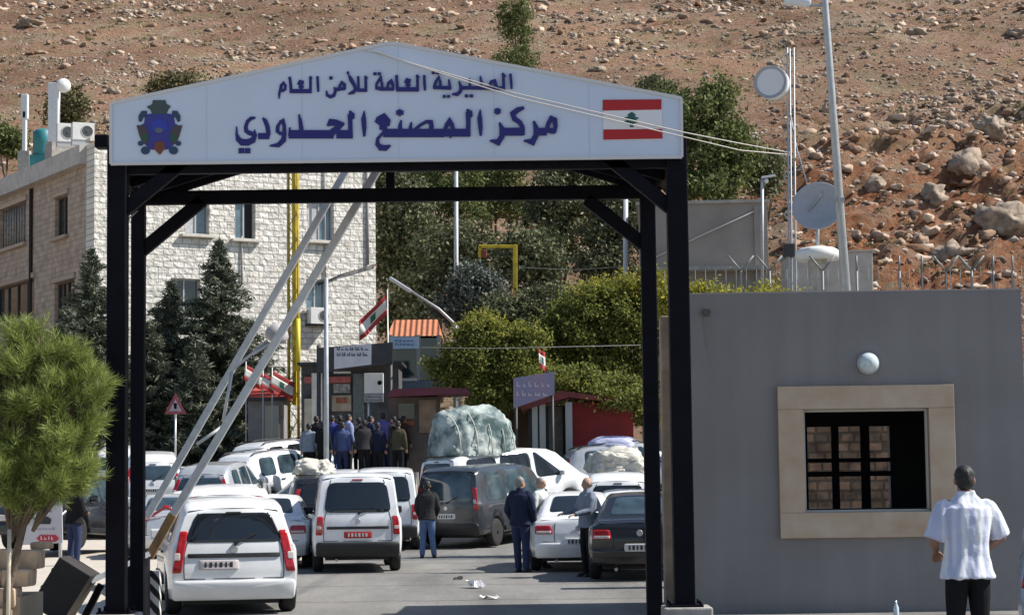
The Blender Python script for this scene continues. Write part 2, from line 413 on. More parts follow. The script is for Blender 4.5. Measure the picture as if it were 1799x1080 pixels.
def boulder(px, py, w, h, label, seed):
    # find the hill point this stands on by walking outwards along the line of sight
    Y = 100.0
    while Y < 330 and P(px, py, Y).z > hill_z(P(px, py, Y).x, Y): Y += 0.5
    p = P(px, py, Y); rs = np.random.RandomState(seed); bv, bf = ico(3)
    v = bv.copy()
    for i in range(len(v)):
        q = Vector(v[i]); v[i] = v[i] * (1 + 0.75 * mnoise.fractal(q * 1.7 + Vector((seed * 9.1, 0, 0)), 1, 2.2, 4) + 0.16 * mnoise.cell(q * 2.6 + Vector((seed, 0, 0))))
    sc = Y / FPX; v = v * np.array([w * sc / 2.3, w * sc / 2.6, h * sc / 2.2])
    me = np_mesh("boulder", v, bf)
    o = mesh_obj("boulder", me, mat("boulder_stone", (0.30, 0.235, 0.18), 0.9, var=0.5, scale=2.2, bump=1.0, bscale=6), loc=(p.x, Y, hill_z(p.x, Y) - h * sc * 0.02))
    tag(o, label, "boulder", "boulders on the hillside")
for i, (px, py, w, h, lb) in enumerate([
    (1742, 232, 60, 46, "pale split boulder high on the slope at the right edge of the hill"),
    (1700, 305, 70, 60, "rounded grey boulder on the orange slope below the split one"),
    (1765, 395, 110, 90, "broad cream boulder above the right end of the wire fence"),
    (1640, 350, 52, 44, "dark-sided boulder in the middle of the orange rubble"),
    (1540, 330, 44, 34, "small buff boulder just right of the lamp post"),
    (1668, 455, 84, 50, "low grey boulder right behind the fence posts"),
    (1610, 60, 46, 22, "flat dark boulder near the top of the slope right of the lamp post"),
    (1790, 65, 44, 24, "dark ledge boulder at the top right corner of the hill"),
    (200, 163, 26, 22, "cream boulder on the slope just left of the sign"),
    (1052, 124, 34, 14, "flat whitish boulder above the right half of the sign"),
    (55, 45, 60, 20, "long grey boulder at the top left corner of the hill")]):
    boulder(px, py, w, h, lb, i + 3)

# ------------------------------------------------------------------ ground, road, pavement
def sheet(name, x0, x1, ys, dz, m, nx=2):
    V = []; F = []
    for Y in ys:
        for i in range(nx): V.append((x0 + (x1 - x0) * i / (nx - 1), Y, zg(Y) + dz))
    for j in range(len(ys) - 1):
        for i in range(nx - 1): a = j * nx + i; F.append((a, a + 1, a + nx + 1, a + nx))
    me = np_mesh(name, V, F, True)
    return mesh_obj(name, me, m)
earth = mat("dusty_earth", (0.30, 0.25, 0.19), 0.95, var=0.25, scale=0.8, bump=0.5, bscale=6)
o = sheet("ground", -700, 700, [-400, 0, 20, 50, 51, 52, 53, 54, 55, 56, 60, 75, 87], -0.03, earth); tag(o, "dusty ground around the checkpoint", "ground", kind="structure")
def road_mat():
    m = bpy.data.materials.new("worn_asphalt"); m.use_nodes = True; n, l = nodes_of(m); b = n["Principled BSDF"]
    b.inputs["Roughness"].default_value = 0.85; b.inputs["Specular IOR Level"].default_value = 0.3
    tc = n.new("ShaderNodeTexCoord")
    mp = n.new("ShaderNodeMapping"); mp.inputs["Scale"].default_value = (1.0, 0.22, 1); l.new(tc.outputs["Object"], mp.inputs[0])
    def nz(v, s, d=5, r=0.6):
        q = n.new("ShaderNodeTexNoise"); q.inputs["Scale"].default_value = s; q.inputs["Detail"].default_value = d; q.inputs["Roughness"].default_value = r; l.new(v, q.inputs["Vector"]); return q.outputs["Fac"]
    r1 = n.new("ShaderNodeValToRGB"); r1.color_ramp.elements[0].position = 0.3; r1.color_ramp.elements[1].position = 0.72
    r1.color_ramp.elements[0].color = (0.19, 0.185, 0.175, 1); r1.color_ramp.elements[1].color = (0.31, 0.30, 0.285, 1)
    l.new(nz(mp.outputs[0], 0.9, 6), r1.inputs[0])
    r2 = n.new("ShaderNodeValToRGB"); r2.color_ramp.elements[0].position = 0.35; r2.color_ramp.elements[1].position = 0.7
    r2.color_ramp.elements[0].color = (0.6, 0.6, 0.6, 1); r2.color_ramp.elements[1].color = (1.15, 1.14, 1.12, 1)
    l.new(nz(tc.outputs["Object"], 14, 8, 0.8), r2.inputs[0])
    mu = n.new("ShaderNodeMix"); mu.data_type = 'RGBA'; mu.blend_type = 'MULTIPLY'; mu.inputs[0].default_value = 1
    l.new(r1.outputs[0], mu.inputs[6]); l.new(r2.outputs[0], mu.inputs[7])
    st_ = n.new("ShaderNodeValToRGB"); st_.color_ramp.elements[0].position = 0.36; st_.color_ramp.elements[1].position = 0.50; st_.color_ramp.elements[0].color = (0.62, 0.61, 0.60, 1); st_.color_ramp.elements[1].color = (1, 1, 1, 1)
    l.new(nz(mp.outputs[0], 0.42, 7, .7), st_.inputs[0]); ms_ = n.new("ShaderNodeMix"); ms_.data_type = 'RGBA'; ms_.blend_type = 'MULTIPLY'; ms_.inputs[0].default_value = .7
    l.new(mu.outputs[2], ms_.inputs[6]); l.new(st_.outputs[0], ms_.inputs[7]); mu = ms_
    # thin dark lines across the road
    sp = n.new("ShaderNodeSeparateXYZ"); l.new(tc.outputs["Object"], sp.inputs[0])
    wv = n.new("ShaderNodeMath"); wv.operation = 'MULTIPLY_ADD'; wv.inputs[1].default_value = 0.8
    l.new(nz(tc.outputs["Object"], 0.5, 4), wv.inputs[0]); l.new(sp.outputs[1], wv.inputs[2])
    sh = n.new("ShaderNodeMath"); sh.operation = 'PINGPONG'; sh.inputs[1].default_value = 2.15; l.new(wv.outputs[0], sh.inputs[0])
    lt = n.new("ShaderNodeMath"); lt.operation = 'LESS_THAN'; lt.inputs[1].default_value = 0.04; l.new(sh.outputs[0], lt.inputs[0])
    m2 = n.new("ShaderNodeMix"); m2.data_type = 'RGBA'; m2.inputs[7].default_value = (0.05, 0.05, 0.05, 1)
    l.new(lt.outputs[0], m2.inputs[0]); l.new(mu.outputs[2], m2.inputs[6]); l.new(m2.outputs[2], b.inputs["Base Color"])
    bp = n.new("ShaderNodeBump"); bp.inputs["Strength"].default_value = 0.5; bp.inputs["Distance"].default_value = 0.02
    l.new(nz(tc.outputs["Object"], 30, 5), bp.inputs["Height"]); l.new(bp.outputs[0], b.inputs["Normal"])
    return m
ROADM = road_mat()
YS = [2, 20, 50, 51, 52, 53, 54, 55, 56, 65, 75, 85]
o = sheet("road", -4.7, 14.0, YS, 0.0, ROADM); tag(o, "worn grey asphalt road through the checkpoint", "road", kind="structure")
conc = mat("pale_concrete", (0.50, 0.45, 0.38), 0.9, var=0.12, scale=3, bump=0.3)
def pavement(name, x0, x1, y0, y1, h=0.12):
    mb = MB(); ys = [y for y in YS if y0 < y < y1]; ys = [y0] + ys + [y1]
    for a, b in zip(ys[:-1], ys[1:]):
        za, zb = zg(a), zg(b)
        V = [(x0, a, za - .1), (x1, a, za - .1), (x1, b, zb - .1), (x0, b, zb - .1), (x0, a, za + h), (x1, a, za + h), (x1, b, zb + h), (x0, b, zb + h)]
        mb.add(V, [(4, 5, 6, 7), (0, 1, 5, 4), (1, 2, 6, 5), (2, 3, 7, 6), (3, 0, 4, 7)])
    o = mb.build(name, conc); tag(o, kind="structure"); return o
pavement("pavement", -14, -4.72, 10, 60, 0.03)["label"] = "pale concrete apron left of the gate"
# ================================================================== entrance gate with its sign
BLK = mat("black_painted_steel", (0.0045, 0.0045, 0.009), 0.6, var=0.4, scale=5, bump=0.05, spec=0.12)
BROWNST = mat("brown_steel", (0.20, 0.11, 0.06), 0.8, var=0.3, scale=12)  # plain brown tone for the side braces
SIGNW = mat("white_sign_panel", (0.575, 0.655, 0.80), 0.5, var=0.03, scale=1.5)
NAVY = mat("navy_lettering", (0.012, 0.012, 0.16), 0.5)
CONC2 = mat("grey_concrete", (0.36, 0.34, 0.31), 0.9, var=0.2, scale=6, bump=0.4)
gate = empty("entrance_gate", (0, 23.5, 0), 0, "tall black steel gate over the road carrying a blue-lettered white gabled sign", "gate")
GO = Vector((0, 23.5, 0))
def gp(px, py, Y): return P(px, py, Y) - GO
YF, YB = 22.5, 24.5
def post(px0, px1, Y, z0, ztop, name="post", py=838):
    a = PX(px0, Y, py); b = PX(px1, Y, py); w = b - a
    mb = MB(); mb.box(((a + b) / 2, Y - GO.y, (z0 + ztop) / 2), (w, w, ztop - z0), bev=0.012)
    o = mb.build(name, BLK, gate)
    f = MB(); f.box(((a + b) / 2, Y - GO.y, z0 + 0.012), (w + 0.16, w + 0.16, 0.024))
    for sx in (-1, 1):
        for sy in (-1, 1): f.tube([((a + b) / 2 + sx * (w / 2 + .05), Y - GO.y + sy * (w / 2 + .05), z0 + .02), ((a + b) / 2 + sx * (w / 2 + .05), Y - GO.y + sy * (w / 2 + .05), z0 + .07)], 0.018, 6)
    f.build("base_plate", BLK, o)
ZE = PZ(288, YF)                                   # eaves, underside of the sign
post(189.5, 223, YF, 0.33, ZE + 0.25, py=660); post(1177, 1213, YF, 0.33, ZE + 0.25, py=660)
post(231, 254.5, YB, 0.02, ZE + 0.1, py=660); post(1129, 1156, YB, 0.02, ZE + 0.1, py=660)
for a, b in ((176, 244), (1160, 1244)):
    mb = MB(); x0, x1 = PX(a, YF), PX(b, YF); mb.box(((x0 + x1) / 2, YF - GO.y, 0.165), (x1 - x0, 0.56, 0.33), bev=0.02); mb.build("plinth", CONC2, gate)
def gbar(p, q, Y, w, name="brace", m=BLK):
    mb = MB(); mb.bar(gp(p[0], p[1], Y), gp(q[0], q[1], Y), 0.10, w, up=(0, 0, 1) if abs(p[1] - q[1]) < 5 else (0, -1, 0) if False else (0, 0, 1), bev=0.006); return mb.build(name, m, gate)
gbar((240, 349), (1140, 337), YB, 0.165, "cross_beam")
gbar((215, 298), (1185, 286), YF, 0.12, "cross_beam")
gbar((340, 270), (208, 378), YF, 0.15); gbar((1050, 262), (1186, 372), YF, 0.15)
gbar((356, 352), (240, 448), YB, 0.155); gbar((1030, 350), (1144, 440), YB, 0.155)
gbar((686, 250), (686, 332), YB, 0.15, "king_post")
# side frames between the front and the back posts
for xf, xb in ((209, 242), (1194, 1145)):
    a = gp(xf, 300, YF); b = gp(xb, 342, YB); a.z = b.z = ZE - 0.02
    MB().bar(a, b, 0.10, 0.14).build("side_beam", BLK, gate)
    c = a.lerp(b, 0.9); d = a.lerp(b, 0.08); d.z -= 0.55
    MB().bar(c, d, 0.07, 0.07).build("side_brace", BROWNST, gate)
# gabled roof behind the sign
xl, xr = PX(205, YF), PX(1188, YF); xm = (xl + xr) / 2; rise = 0.30 * (xr - xl) / 2
mb = MB(); t = 0.05
for xa, xb_, za, zb in ((xl - .02, xm, ZE, ZE + rise), (xm, xr + .02, ZE + rise, ZE)):
    y0, y1 = -0.95, 1.25
    V = [(xa, y0, za), (xb_, y0, zb), (xb_, y1, zb), (xa, y1, za)]; V += [(v[0], v[1], v[2] + t) for v in V]
    mb.add(V, [(3, 2, 1, 0), (4, 5, 6, 7), (0, 1, 5, 4), (2, 3, 7, 6), (1, 2, 6, 5), (3, 0, 4, 7)])
mb.build("roof", BLK, gate)
mb = MB()
for sx, xa in ((1, xl), (-1, xr)):
    for y in (-0.2, 0.5, 1.0): mb.bar((xa, y, ZE - .05), (xm, y, ZE + rise - .05), 0.06, 0.10)
mb.build("rafter_set", BLK, gate)
# sign
YS_ = 22.28
poly = [(195, 288), (1198, 276), (1197, 173), (700, 78), (680, 77), (195, 182)]
pts = [gp(x, y, YS_) for x, y in poly]
mb = MB(); mb.prism([(p.x, p.z) for p in pts], 0.10, ((0, YS_ - GO.y, 0), (1, 0, 0), (0, 1, 0), (0, 0, 1)))
sign = mb.build("sign_panel", SIGNW, gate, clean=True)
mb = MB()
for i in range(len(pts)):
    a, b = pts[i], pts[(i + 1) % len(pts)]; mb.bar(a + Vector((0, -.004, 0)), b + Vector((0, -.004, 0)), 0.03, 0.035, up=(0, 0, 1))
mb.build("edge_trim", mat("grey_sign_edge", (0.62, 0.62, 0.63), 0.5), sign)
mb = MB()
for px in (363, 531, 700, 868, 1035):
    top = 182 - (px - 195) * 0.214 if px < 690 else 78 + (px - 700) * 0.191
    a = gp(px, top + 5, YS_); b = gp(px, 280, YS_); mb.box(((a.x + b.x) / 2, YS_ - GO.y - .001, (a.z + b.z) / 2), (0.006, 0.004, a.z - b.z))
mb.build("panel_joint", mat("sign_joint", (0.51, 0.58, 0.72), 0.6), sign)
def place_sign(px, py):
    def f(p, d): q = gp(p[0], p[1], YS_); return (q.x, YS_ - GO.y - 0.006 - d, q.z)
    return f
ZA = lambda x, y: (400 + x / 5.4, 80 + y / 5.4)
ZB = lambda x, y: (600 + x / 4.4975, 120 + y / 4.4975)
def letters(name, strokes, m=NAVY, parent=sign, place=None, thick=0.006):
    mb = MB(); pl = place or place_sign(0, 0)
    for i, (Z, pts_, w) in enumerate(strokes):
        k = 5.4 if Z is ZA else 4.4975 if Z is ZB else 1.0
        q = [Z(*p) for p in pts_]; ww = [x / k for x in w] if isinstance(w, list) else w / k
        ribbon(mb, q, ww if isinstance(ww, list) else [ww] * len(q), pl, 0.0, thick + 0.0004 * i)
    return mb.build(name, m, parent, clean=True)
big = [
 # yeh
 (ZA, [(264, 688), (225, 692), (190, 722), (172, 770), (176, 812), (205, 832), (243, 842)], [18, 34, 34, 34, 40, 44, 40]),
 (ZA, [(255, 800), (262, 850), (240, 900), (190, 922), (135, 920), (100, 890), (86, 840), (86, 770)], [10, 34, 55, 62, 62, 48, 24, 10]),
 (ZA, [(104, 1000), (158, 1000)], 50), (ZA, [(164, 1000), (216, 1000)], 50),
 # dal
 (ZA, [(332, 688), (356, 715), (378, 770), (388, 840), (380, 890)], [16, 40, 42, 40, 20]), (ZA, [(290, 862), (396, 862)], 58),
 # waw
 (ZA, [(498, 730), (476, 770), (472, 815), (500, 838), (540, 835)], [20, 34, 36, 32, 30]), (ZA, [(490, 728), (520, 714), (536, 760), (540, 830), (530, 900), (480, 948), (398, 954)], [18, 34, 34, 38, 50, 42, 14]),
 # hah + dal with the long joining stroke
 (ZA, [(578, 845), (1006, 845)], 80), (ZA, [(590, 780), (588, 860)], [16, 30]), (ZA, [(676, 655), (690, 720), (700, 800), (706, 860)], [14, 36, 44, 46]),
 (ZA, [(944, 766), (975, 730), (1030, 736), (1108, 748)], [14, 60, 62, 22]), (ZA, [(1100, 745), (1050, 780), (1005, 815), (975, 850)], [26, 50, 62, 60]),
 # lam, alef
 (ZA, [(1032, 845), (1186, 845)], 80), (ZA, [(1160, 655), (1164, 760), (1166, 880)], [44, 42, 44]), (ZA, [(1158, 622), (1178, 664), (1196, 700)], [14, 60, 16]),
 (ZA, [(1296, 622), (1290, 700), (1296, 780), (1296, 866)], [8, 48, 44, 22]),
 # ain
 (ZB, [(282, 440), (300, 415), (330, 402), (362, 428), (366, 460)], [50, 66, 78, 60, 30]), (ZB, [(300, 450), (360, 450)], 76), (ZB, [(340, 460), (336, 510), (312, 530), (286, 560), (284, 600), (310, 630), (350, 632), (388, 612)], [40, 30, 22, 24, 34, 46, 44, 14]),
 # noon, sad, meem, joined on the base line
 (ZB, [(330, 514), (810, 514)], 66), (ZB, [(472, 412), (462, 460), (472, 520)], [12, 32, 36]), (ZB, [(460, 326), (460, 380)], [20, 20]), (ZB, [(432, 353), (490, 353)], 34),
 (ZB, [(552, 428), (545, 470), (552, 520)], [12, 28, 34]), (ZB, [(575, 490), (625, 450), (672, 424), (706, 428), (712, 460), (705, 500)], [24, 24, 26, 36, 36, 36]),
 (ZB, [(812, 500), (832, 450), (856, 418), (872, 448), (886, 496)], [26, 34, 40, 36, 30]), (ZB, [(820, 500), (862, 530), (900, 500)], [20, 44, 20]),
 # lam, alef
 (ZB, [(790, 512), (1018, 512)], 62), (ZB, [(1000, 350), (1002, 440), (1000, 540)], [40, 36, 38]), (ZB, [(992, 326), (1012, 358), (1032, 386)], [12, 54, 12]),
 (ZB, [(1096, 328), (1092, 400), (1098, 470), (1100, 536)], [8, 40, 36, 18]),
 # zain + kaf
 (ZB, [(1248, 432), (1268, 480), (1268, 540), (1236, 590), (1172, 574)], [16, 40, 42, 44, 12]), (ZB, [(1250, 504), (1434, 504)], 62), (ZB, [(1442, 314), (1396, 330), (1352, 362), (1366, 402), (1410, 432), (1430, 470), (1430, 530)], [22, 40, 42, 40, 36, 36, 38]),
 (ZB, [(1208, 342), (1258, 342)], 36), (ZB, [(1232, 318), (1232, 368)], 22),
 # reh + meem
 (ZB, [(1518, 420), (1536, 470), (1538, 530), (1508, 588), (1440, 574)], [16, 40, 42, 46, 12]), (ZB, [(1520, 504), (1622, 504)], 60),
 (ZB, [(1618, 500), (1634, 440), (1660, 392), (1684, 408), (1690, 460), (1684, 514)], [30, 34, 36, 36, 36, 22]), (ZB, [(1622, 490), (1660, 498), (1688, 506)], [34, 44, 30])]
letters("large_lettering", big)
small = [
 (ZA, [(540, 432), (505, 425), (508, 380), (530, 358), (548, 385), (546, 430)], [30, 30, 26, 24, 26, 22]), (ZA, [(502, 418), (490, 460), (488, 508)], [28, 24, 12]),
 (ZA, [(588, 300), (598, 370), (604, 448)], [26, 28, 28]), (ZA, [(588, 436), (796, 436)], 40), (ZA, [(672, 378), (690, 352), (724, 356)], [34, 44, 34]), (ZA, [(680, 385), (715, 408)], [36, 46]),
 (ZA, [(786, 312), (786, 456)], 26), (ZA, [(780, 298), (796, 322)], [26, 26]), (ZA, [(852, 296), (856, 370), (860, 442)], [24, 26, 22]),
 (ZA, [(936, 432), (944, 474), (975, 490), (1008, 478), (1022, 440), (1012, 396)], [12, 28, 32, 30, 28, 14]), (ZA, [(1010, 420), (1070, 418)], 32), (ZA, [(964, 312), (996, 312)], 30),
 (ZA, [(1060, 425), (1062, 390), (1086, 352), (1108, 372), (1110, 422)], [26, 26, 28, 28, 26]), (ZA, [(1060, 416), (1112, 412)], 30),
 (ZA, [(1152, 288), (1172, 330), (1200, 376), (1216, 420), (1190, 448), (1144, 464)], [22, 40, 34, 34, 36, 12]), (ZA, [(1130, 264), (1152, 264)], 26), (ZA, [(1140, 250), (1150, 290)], [8, 10]),
 (ZA, [(1238, 296), (1244, 440)], 24), (ZA, [(1230, 428), (1322, 428)], 32), (ZA, [(1310, 300), (1312, 440)], 26), (ZA, [(1300, 292), (1324, 320)], [14, 26]),
 (ZB, [(274, 160), (278, 125), (306, 84), (320, 120), (322, 172)], [18, 20, 22, 22, 20]), (ZB, [(268, 160), (326, 164)], 26), (ZB, [(310, 62), (316, 100)], 16), (ZB, [(252, 47), (278, 47)], 22), (ZB, [(286, 47), (312, 47)], 22),
 (ZB, [(300, 168), (412, 168)], 26), (ZB, [(360, 162), (372, 118), (392, 104), (406, 130), (408, 170)], [20, 22, 24, 22, 22]),
 (ZB, [(434, 58), (440, 120), (444, 186)], [22, 24, 24]), (ZB, [(436, 170), (606, 170)], 34), (ZB, [(504, 122), (520, 100), (548, 104)], [26, 36, 28]), (ZB, [(510, 128), (540, 146)], [28, 36]),
 (ZB, [(600, 70), (602, 186)], 22), (ZB, [(592, 56), (610, 80)], [16, 24]), (ZB, [(654, 58), (656, 120), (660, 178)], [20, 22, 18]),
 (ZB, [(730, 156), (746, 108), (770, 74), (780, 110), (784, 160)], [20, 22, 22, 22, 22]), (ZB, [(724, 154), (868, 160)], 28), (ZB, [(712, 40), (738, 40)], 20), (ZB, [(746, 40), (772, 40)], 20),
 (ZB, [(848, 92), (858, 164)], [14, 26]), (ZB, [(800, 226), (824, 226)], 22), (ZB, [(834, 226), (858, 226)], 22),
 (ZB, [(928, 108), (944, 150), (940, 186), (914, 210), (874, 208)], [14, 26, 26, 28, 12]), (ZB, [(940, 158), (1290, 162)], 26), (ZB, [(1012, 84), (1016, 160)], [12, 24]), (ZB, [(974, 222), (1000, 222)], 22), (ZB, [(1012, 222), (1040, 222)], 22),
 (ZB, [(1096, 66), (1106, 120), (1112, 160)], [12, 24, 24]), (ZB, [(1166, 150), (1184, 108), (1206, 102), (1226, 150)], [20, 22, 22, 22]),
 (ZB, [(1278, 50), (1282, 172)], 24), (ZB, [(1270, 42), (1292, 72)], [14, 24]), (ZB, [(1334, 48), (1340, 110), (1344, 166)], [20, 22, 16])]
letters("small_lettering", small)
# flag on the sign
FR = mat("flag_red", (0.42, 0.008, 0.012), 0.5); FG = mat("flag_green", (0.01, 0.10, 0.09), 0.6)
def flat(name, pts_, m, parent, d=0.004):
    q = [gp(x, y, YS_) for x, y in pts_]; mb = MB(); mb.prism([(p.x, p.z) for p in q], d, ((0, YS_ - GO.y - 0.005 - d, 0), (1, 0, 0), (0, 1, 0), (0, 0, 1))); return mb.build(name, m, parent, clean=True)
fl = flat("flag_field", [(1059, 176), (1163, 175), (1164, 246), (1060, 247)], mat("flag_white", (0.74, 0.76, 0.80), 0.5), sign, 0.002)
flat("flag_stripe", [(1059, 176), (1162, 175), (1162, 193), (1059, 195)], FR, fl, 0.006); flat("flag_stripe", [(1060, 228), (1163, 227), (1164, 244), (1060, 246)], FR, fl, 0.006)
flat("cedar", [(1107, 224), (1106, 218), (1096, 214), (1102, 211), (1096, 207), (1104, 205), (1102, 202), (1110, 197), (1117, 202), (1115, 205), (1123, 208), (1117, 211), (1122, 215), (1113, 218), (1113, 224)], FG, fl, 0.006)
# crest
ZC = lambda x, y: (200 + x / 7.714, 150 + y / 7.714)
def blob(cx, cy, rx, ry, n=14): return [ZC(cx + rx * math.cos(2 * math.pi * i / n), cy + ry * math.sin(2 * math.pi * i / n)) for i in range(n)]
BLU = mat("crest_blue", (0.035, 0.04, 0.26), 0.5); SLT = mat("crest_slate", (0.025, 0.05, 0.12), 0.5); OLV = mat("crest_olive", (0.05, 0.075, 0.075), 0.5); BRN = mat("crest_brown", (0.07, 0.05, 0.06), 0.5)
GRN = mat("crest_green", (0.025, 0.085, 0.05), 0.5); ORG = mat("crest_red", (0.17, 0.05, 0.03), 0.5); GRY = mat("crest_grey", (0.10, 0.13, 0.16), 0.5)
em = flat("crest", [ZC(*p) for p in ((430, 400), (520, 385), (620, 370), (720, 385), (810, 400), (830, 520), (900, 560), (870, 700), (820, 800), (740, 870), (620, 880), (500, 870), (420, 800), (370, 700), (320, 560), (410, 520))], BLU, sign, 0.004)
flat("crown", [ZC(*p) for p in ((530, 205), (700, 205), (715, 255), (775, 290), (740, 330), (715, 390), (520, 390), (500, 340), (445, 295), (520, 262))], OLV, em, 0.007)
for s in (1, -1):
    X = lambda x: 620 + s * (x - 620)
    def fl2(pp): pp = [ZC(X(x), y) for x, y in pp]; return pp if s == 1 else pp[::-1]
    flat("scroll", fl2(((450, 350), (380, 350), (335, 420), (340, 490), (375, 500), (400, 440), (450, 430))), SLT, em, 0.008)
    flat("wing", fl2(((310, 545), (420, 550), (470, 640), (470, 780), (400, 800), (350, 690))), BRN, em, 0.008)
    flat("leaf", blob(X(428), 715, 48, 62), GRN, em, 0.010)
    flat("scroll", blob(X(430), 885, 62, 55), SLT, em, 0.009); flat("scroll", blob(X(365), 790, 38, 34), SLT, em, 0.009)
flat("shield", blob(620, 560, 110, 100), mat("crest_royal", (0.03, 0.045, 0.38), 0.5), em, 0.011); flat("book", blob(615, 615, 55, 38), GRY, em, 0.013)
flat("ribbon", [ZC(*p) for p in ((560, 770), (680, 765), (700, 850), (660, 900), (625, 945), (575, 895), (545, 850))], ORG, em, 0.012)
# floodlight on the left corner
a = gp(181, 250, 22.9); mb = MB(); mb.box(a, (0.16, 0.2, 0.15), bev=0.02); mb.bar(a, a + Vector((.2, 0.1, -.1)), 0.03); mb.build("floodlight", BLK, gate)
for i, ps in enumerate([[(640, 88), (760, 122), (905, 164), (1050, 198), (1198, 232)], [(655, 90), (780, 131), (905, 171), (1050, 205), (1198, 240)]]):
    q = [P(px, py, YS_ - 0.03 - 0.02 * i) for px, py in ps] + [P(1300, 252 + 12 * i, 40), P(1388, 268 + 4 * i, 70)]
    mb = MB(); mb.tube(q, [0.007] * 5 + [.009, .014], 6); o = mb.build("overhead_cable", mat("pale_cable", (0.55, 0.52, 0.48), 0.6))
    tag(o, ["upper white cable crossing the face of the gate sign", "lower thin cable just under the other one across the gate sign"][i], "cable", "cables across the sign")

# ================================================================== raised boom barrier
GALV = mat("galvanised_steel", (0.58, 0.60, 0.63), 0.42, metal=0.35, var=0.12, scale=9)
WOOD = mat("brown_weathered_end", (0.30, 0.17, 0.07), 0.7, var=0.25, scale=8)
DARKB = mat("dark_brown_paint", (0.035, 0.028, 0.022), 0.55, var=0.25, scale=4)
bo = P(250, 1076, 25.3); bo.z = 0
boom = empty("boom_barrier", bo, 0, "raised two-railed grey boom barrier with a dark counterweight box at the gate's left post", "barrier")
def bp_(px, py, Y): return P(px, py, Y) - bo
YA, YB2 = 25.75, 25.25
MB().bar(bp_(258, 908, YA), bp_(648, 230, YA), 0.085, 0.085, up=(0, -1, 0), bev=0.008).build("rail", GALV, boom)
MB().bar(bp_(303, 905, YB2), bp_(704, 230, YB2), 0.095, 0.095, up=(0, -1, 0), bev=0.008).build("rail", GALV, boom)
MB().bar(bp_(262, 978, YB2), bp_(304, 903, YB2), 0.105, 0.105, up=(0, -1, 0), bev=0.008).build("rail_end", WOOD, boom)
for a, b in (((470, 598), (410, 648)), ((408, 650), (392, 740)), ((392, 748), (346, 780)), ((474, 602), (444, 622))):
    MB().tube([bp_(*a, 25.55), bp_(*b, 25.45)], 0.022, 6).build("strut", GALV, boom)
c = bp_(487, 586, 25.45); mb = MB(); mb.lathe([(0.02, 0.12), (0.10, 0.09), (0.15, 0.0), (0.14, -0.06), (0.05, -0.1)], c, (0.35, -0.5, 0.8), 20)
mb.build("dome", mat("grey_dome", (0.45, 0.44, 0.45), 0.5, var=0.1), boom)
u = Vector((0.53, 0, 0.85)).normalized(); w_ = Vector((0.85, 0, -0.53)); cw = bp_(116, 1034, 24.9)
M = Matrix((w_, Vector((0, 1, 0)), u)).transposed()
mb = MB(); mb.box(cw, (0.44, 0.62, 0.66), M, bev=0.012); cwo = mb.build("counterweight", DARKB, boom)
mb = MB()
for s, k in ((-1, .12), (-1, -.12)): mb.box(cw + w_ * (s * 0.24) + u * k, (0.06, 0.1, 0.03), M)
mb.build("lug", DARKB, cwo)
mb = MB(); mb.bar(bp_(160, 1020, 24.9), bp_(262, 972, 25.2), 0.05, 0.06); mb.bar(bp_(164, 1030, 25.1), bp_(212, 1058, 25.1), 0.04, 0.05); mb.build("link_arm", GALV, boom)
mb = MB(); mb.bar(bp_(148, 1085, 25.1), bp_(178, 1026, 25.1), 0.09, 0.08); mb.build("support_leg", BLK, boom)
mb = MB(); mb.box((PX(238, 25.3) - bo.x, 0, 0.42), (0.3, 0.42, 0.84), bev=0.02); mb.build("pivot_stand", BLK, boom)
m = bpy.data.materials.new("hazard_stripes"); m.use_nodes = True; n, l = nodes_of(m)
tc = n.new("ShaderNodeTexCoord"); wv = n.new("ShaderNodeTexWave"); wv.wave_type = 'BANDS'; wv.bands_direction = 'DIAGONAL'; wv.inputs["Scale"].default_value = 3.4; wv.inputs["Distortion"].default_value = 1.5
rp = n.new("ShaderNodeValToRGB"); rp.color_ramp.interpolation = 'CONSTANT'; rp.color_ramp.elements[0].color = (0.02, 0.02, 0.02, 1); rp.color_ramp.elements[1].position = 0.5; rp.color_ramp.elements[1].color = (0.7, 0.7, 0.66, 1)
l.new(tc.outputs["Object"], wv.inputs[0]); l.new(wv.outputs["Fac"], rp.inputs[0]); l.new(rp.outputs[0], n["Principled BSDF"].inputs["Base Color"])
mb = MB(); mb.box((PX(272, 25.6) - bo.x, 0.3, 0.33), (0.15, 0.12, 0.66), bev=0.01); mb.build("striped_guard", m, boom)

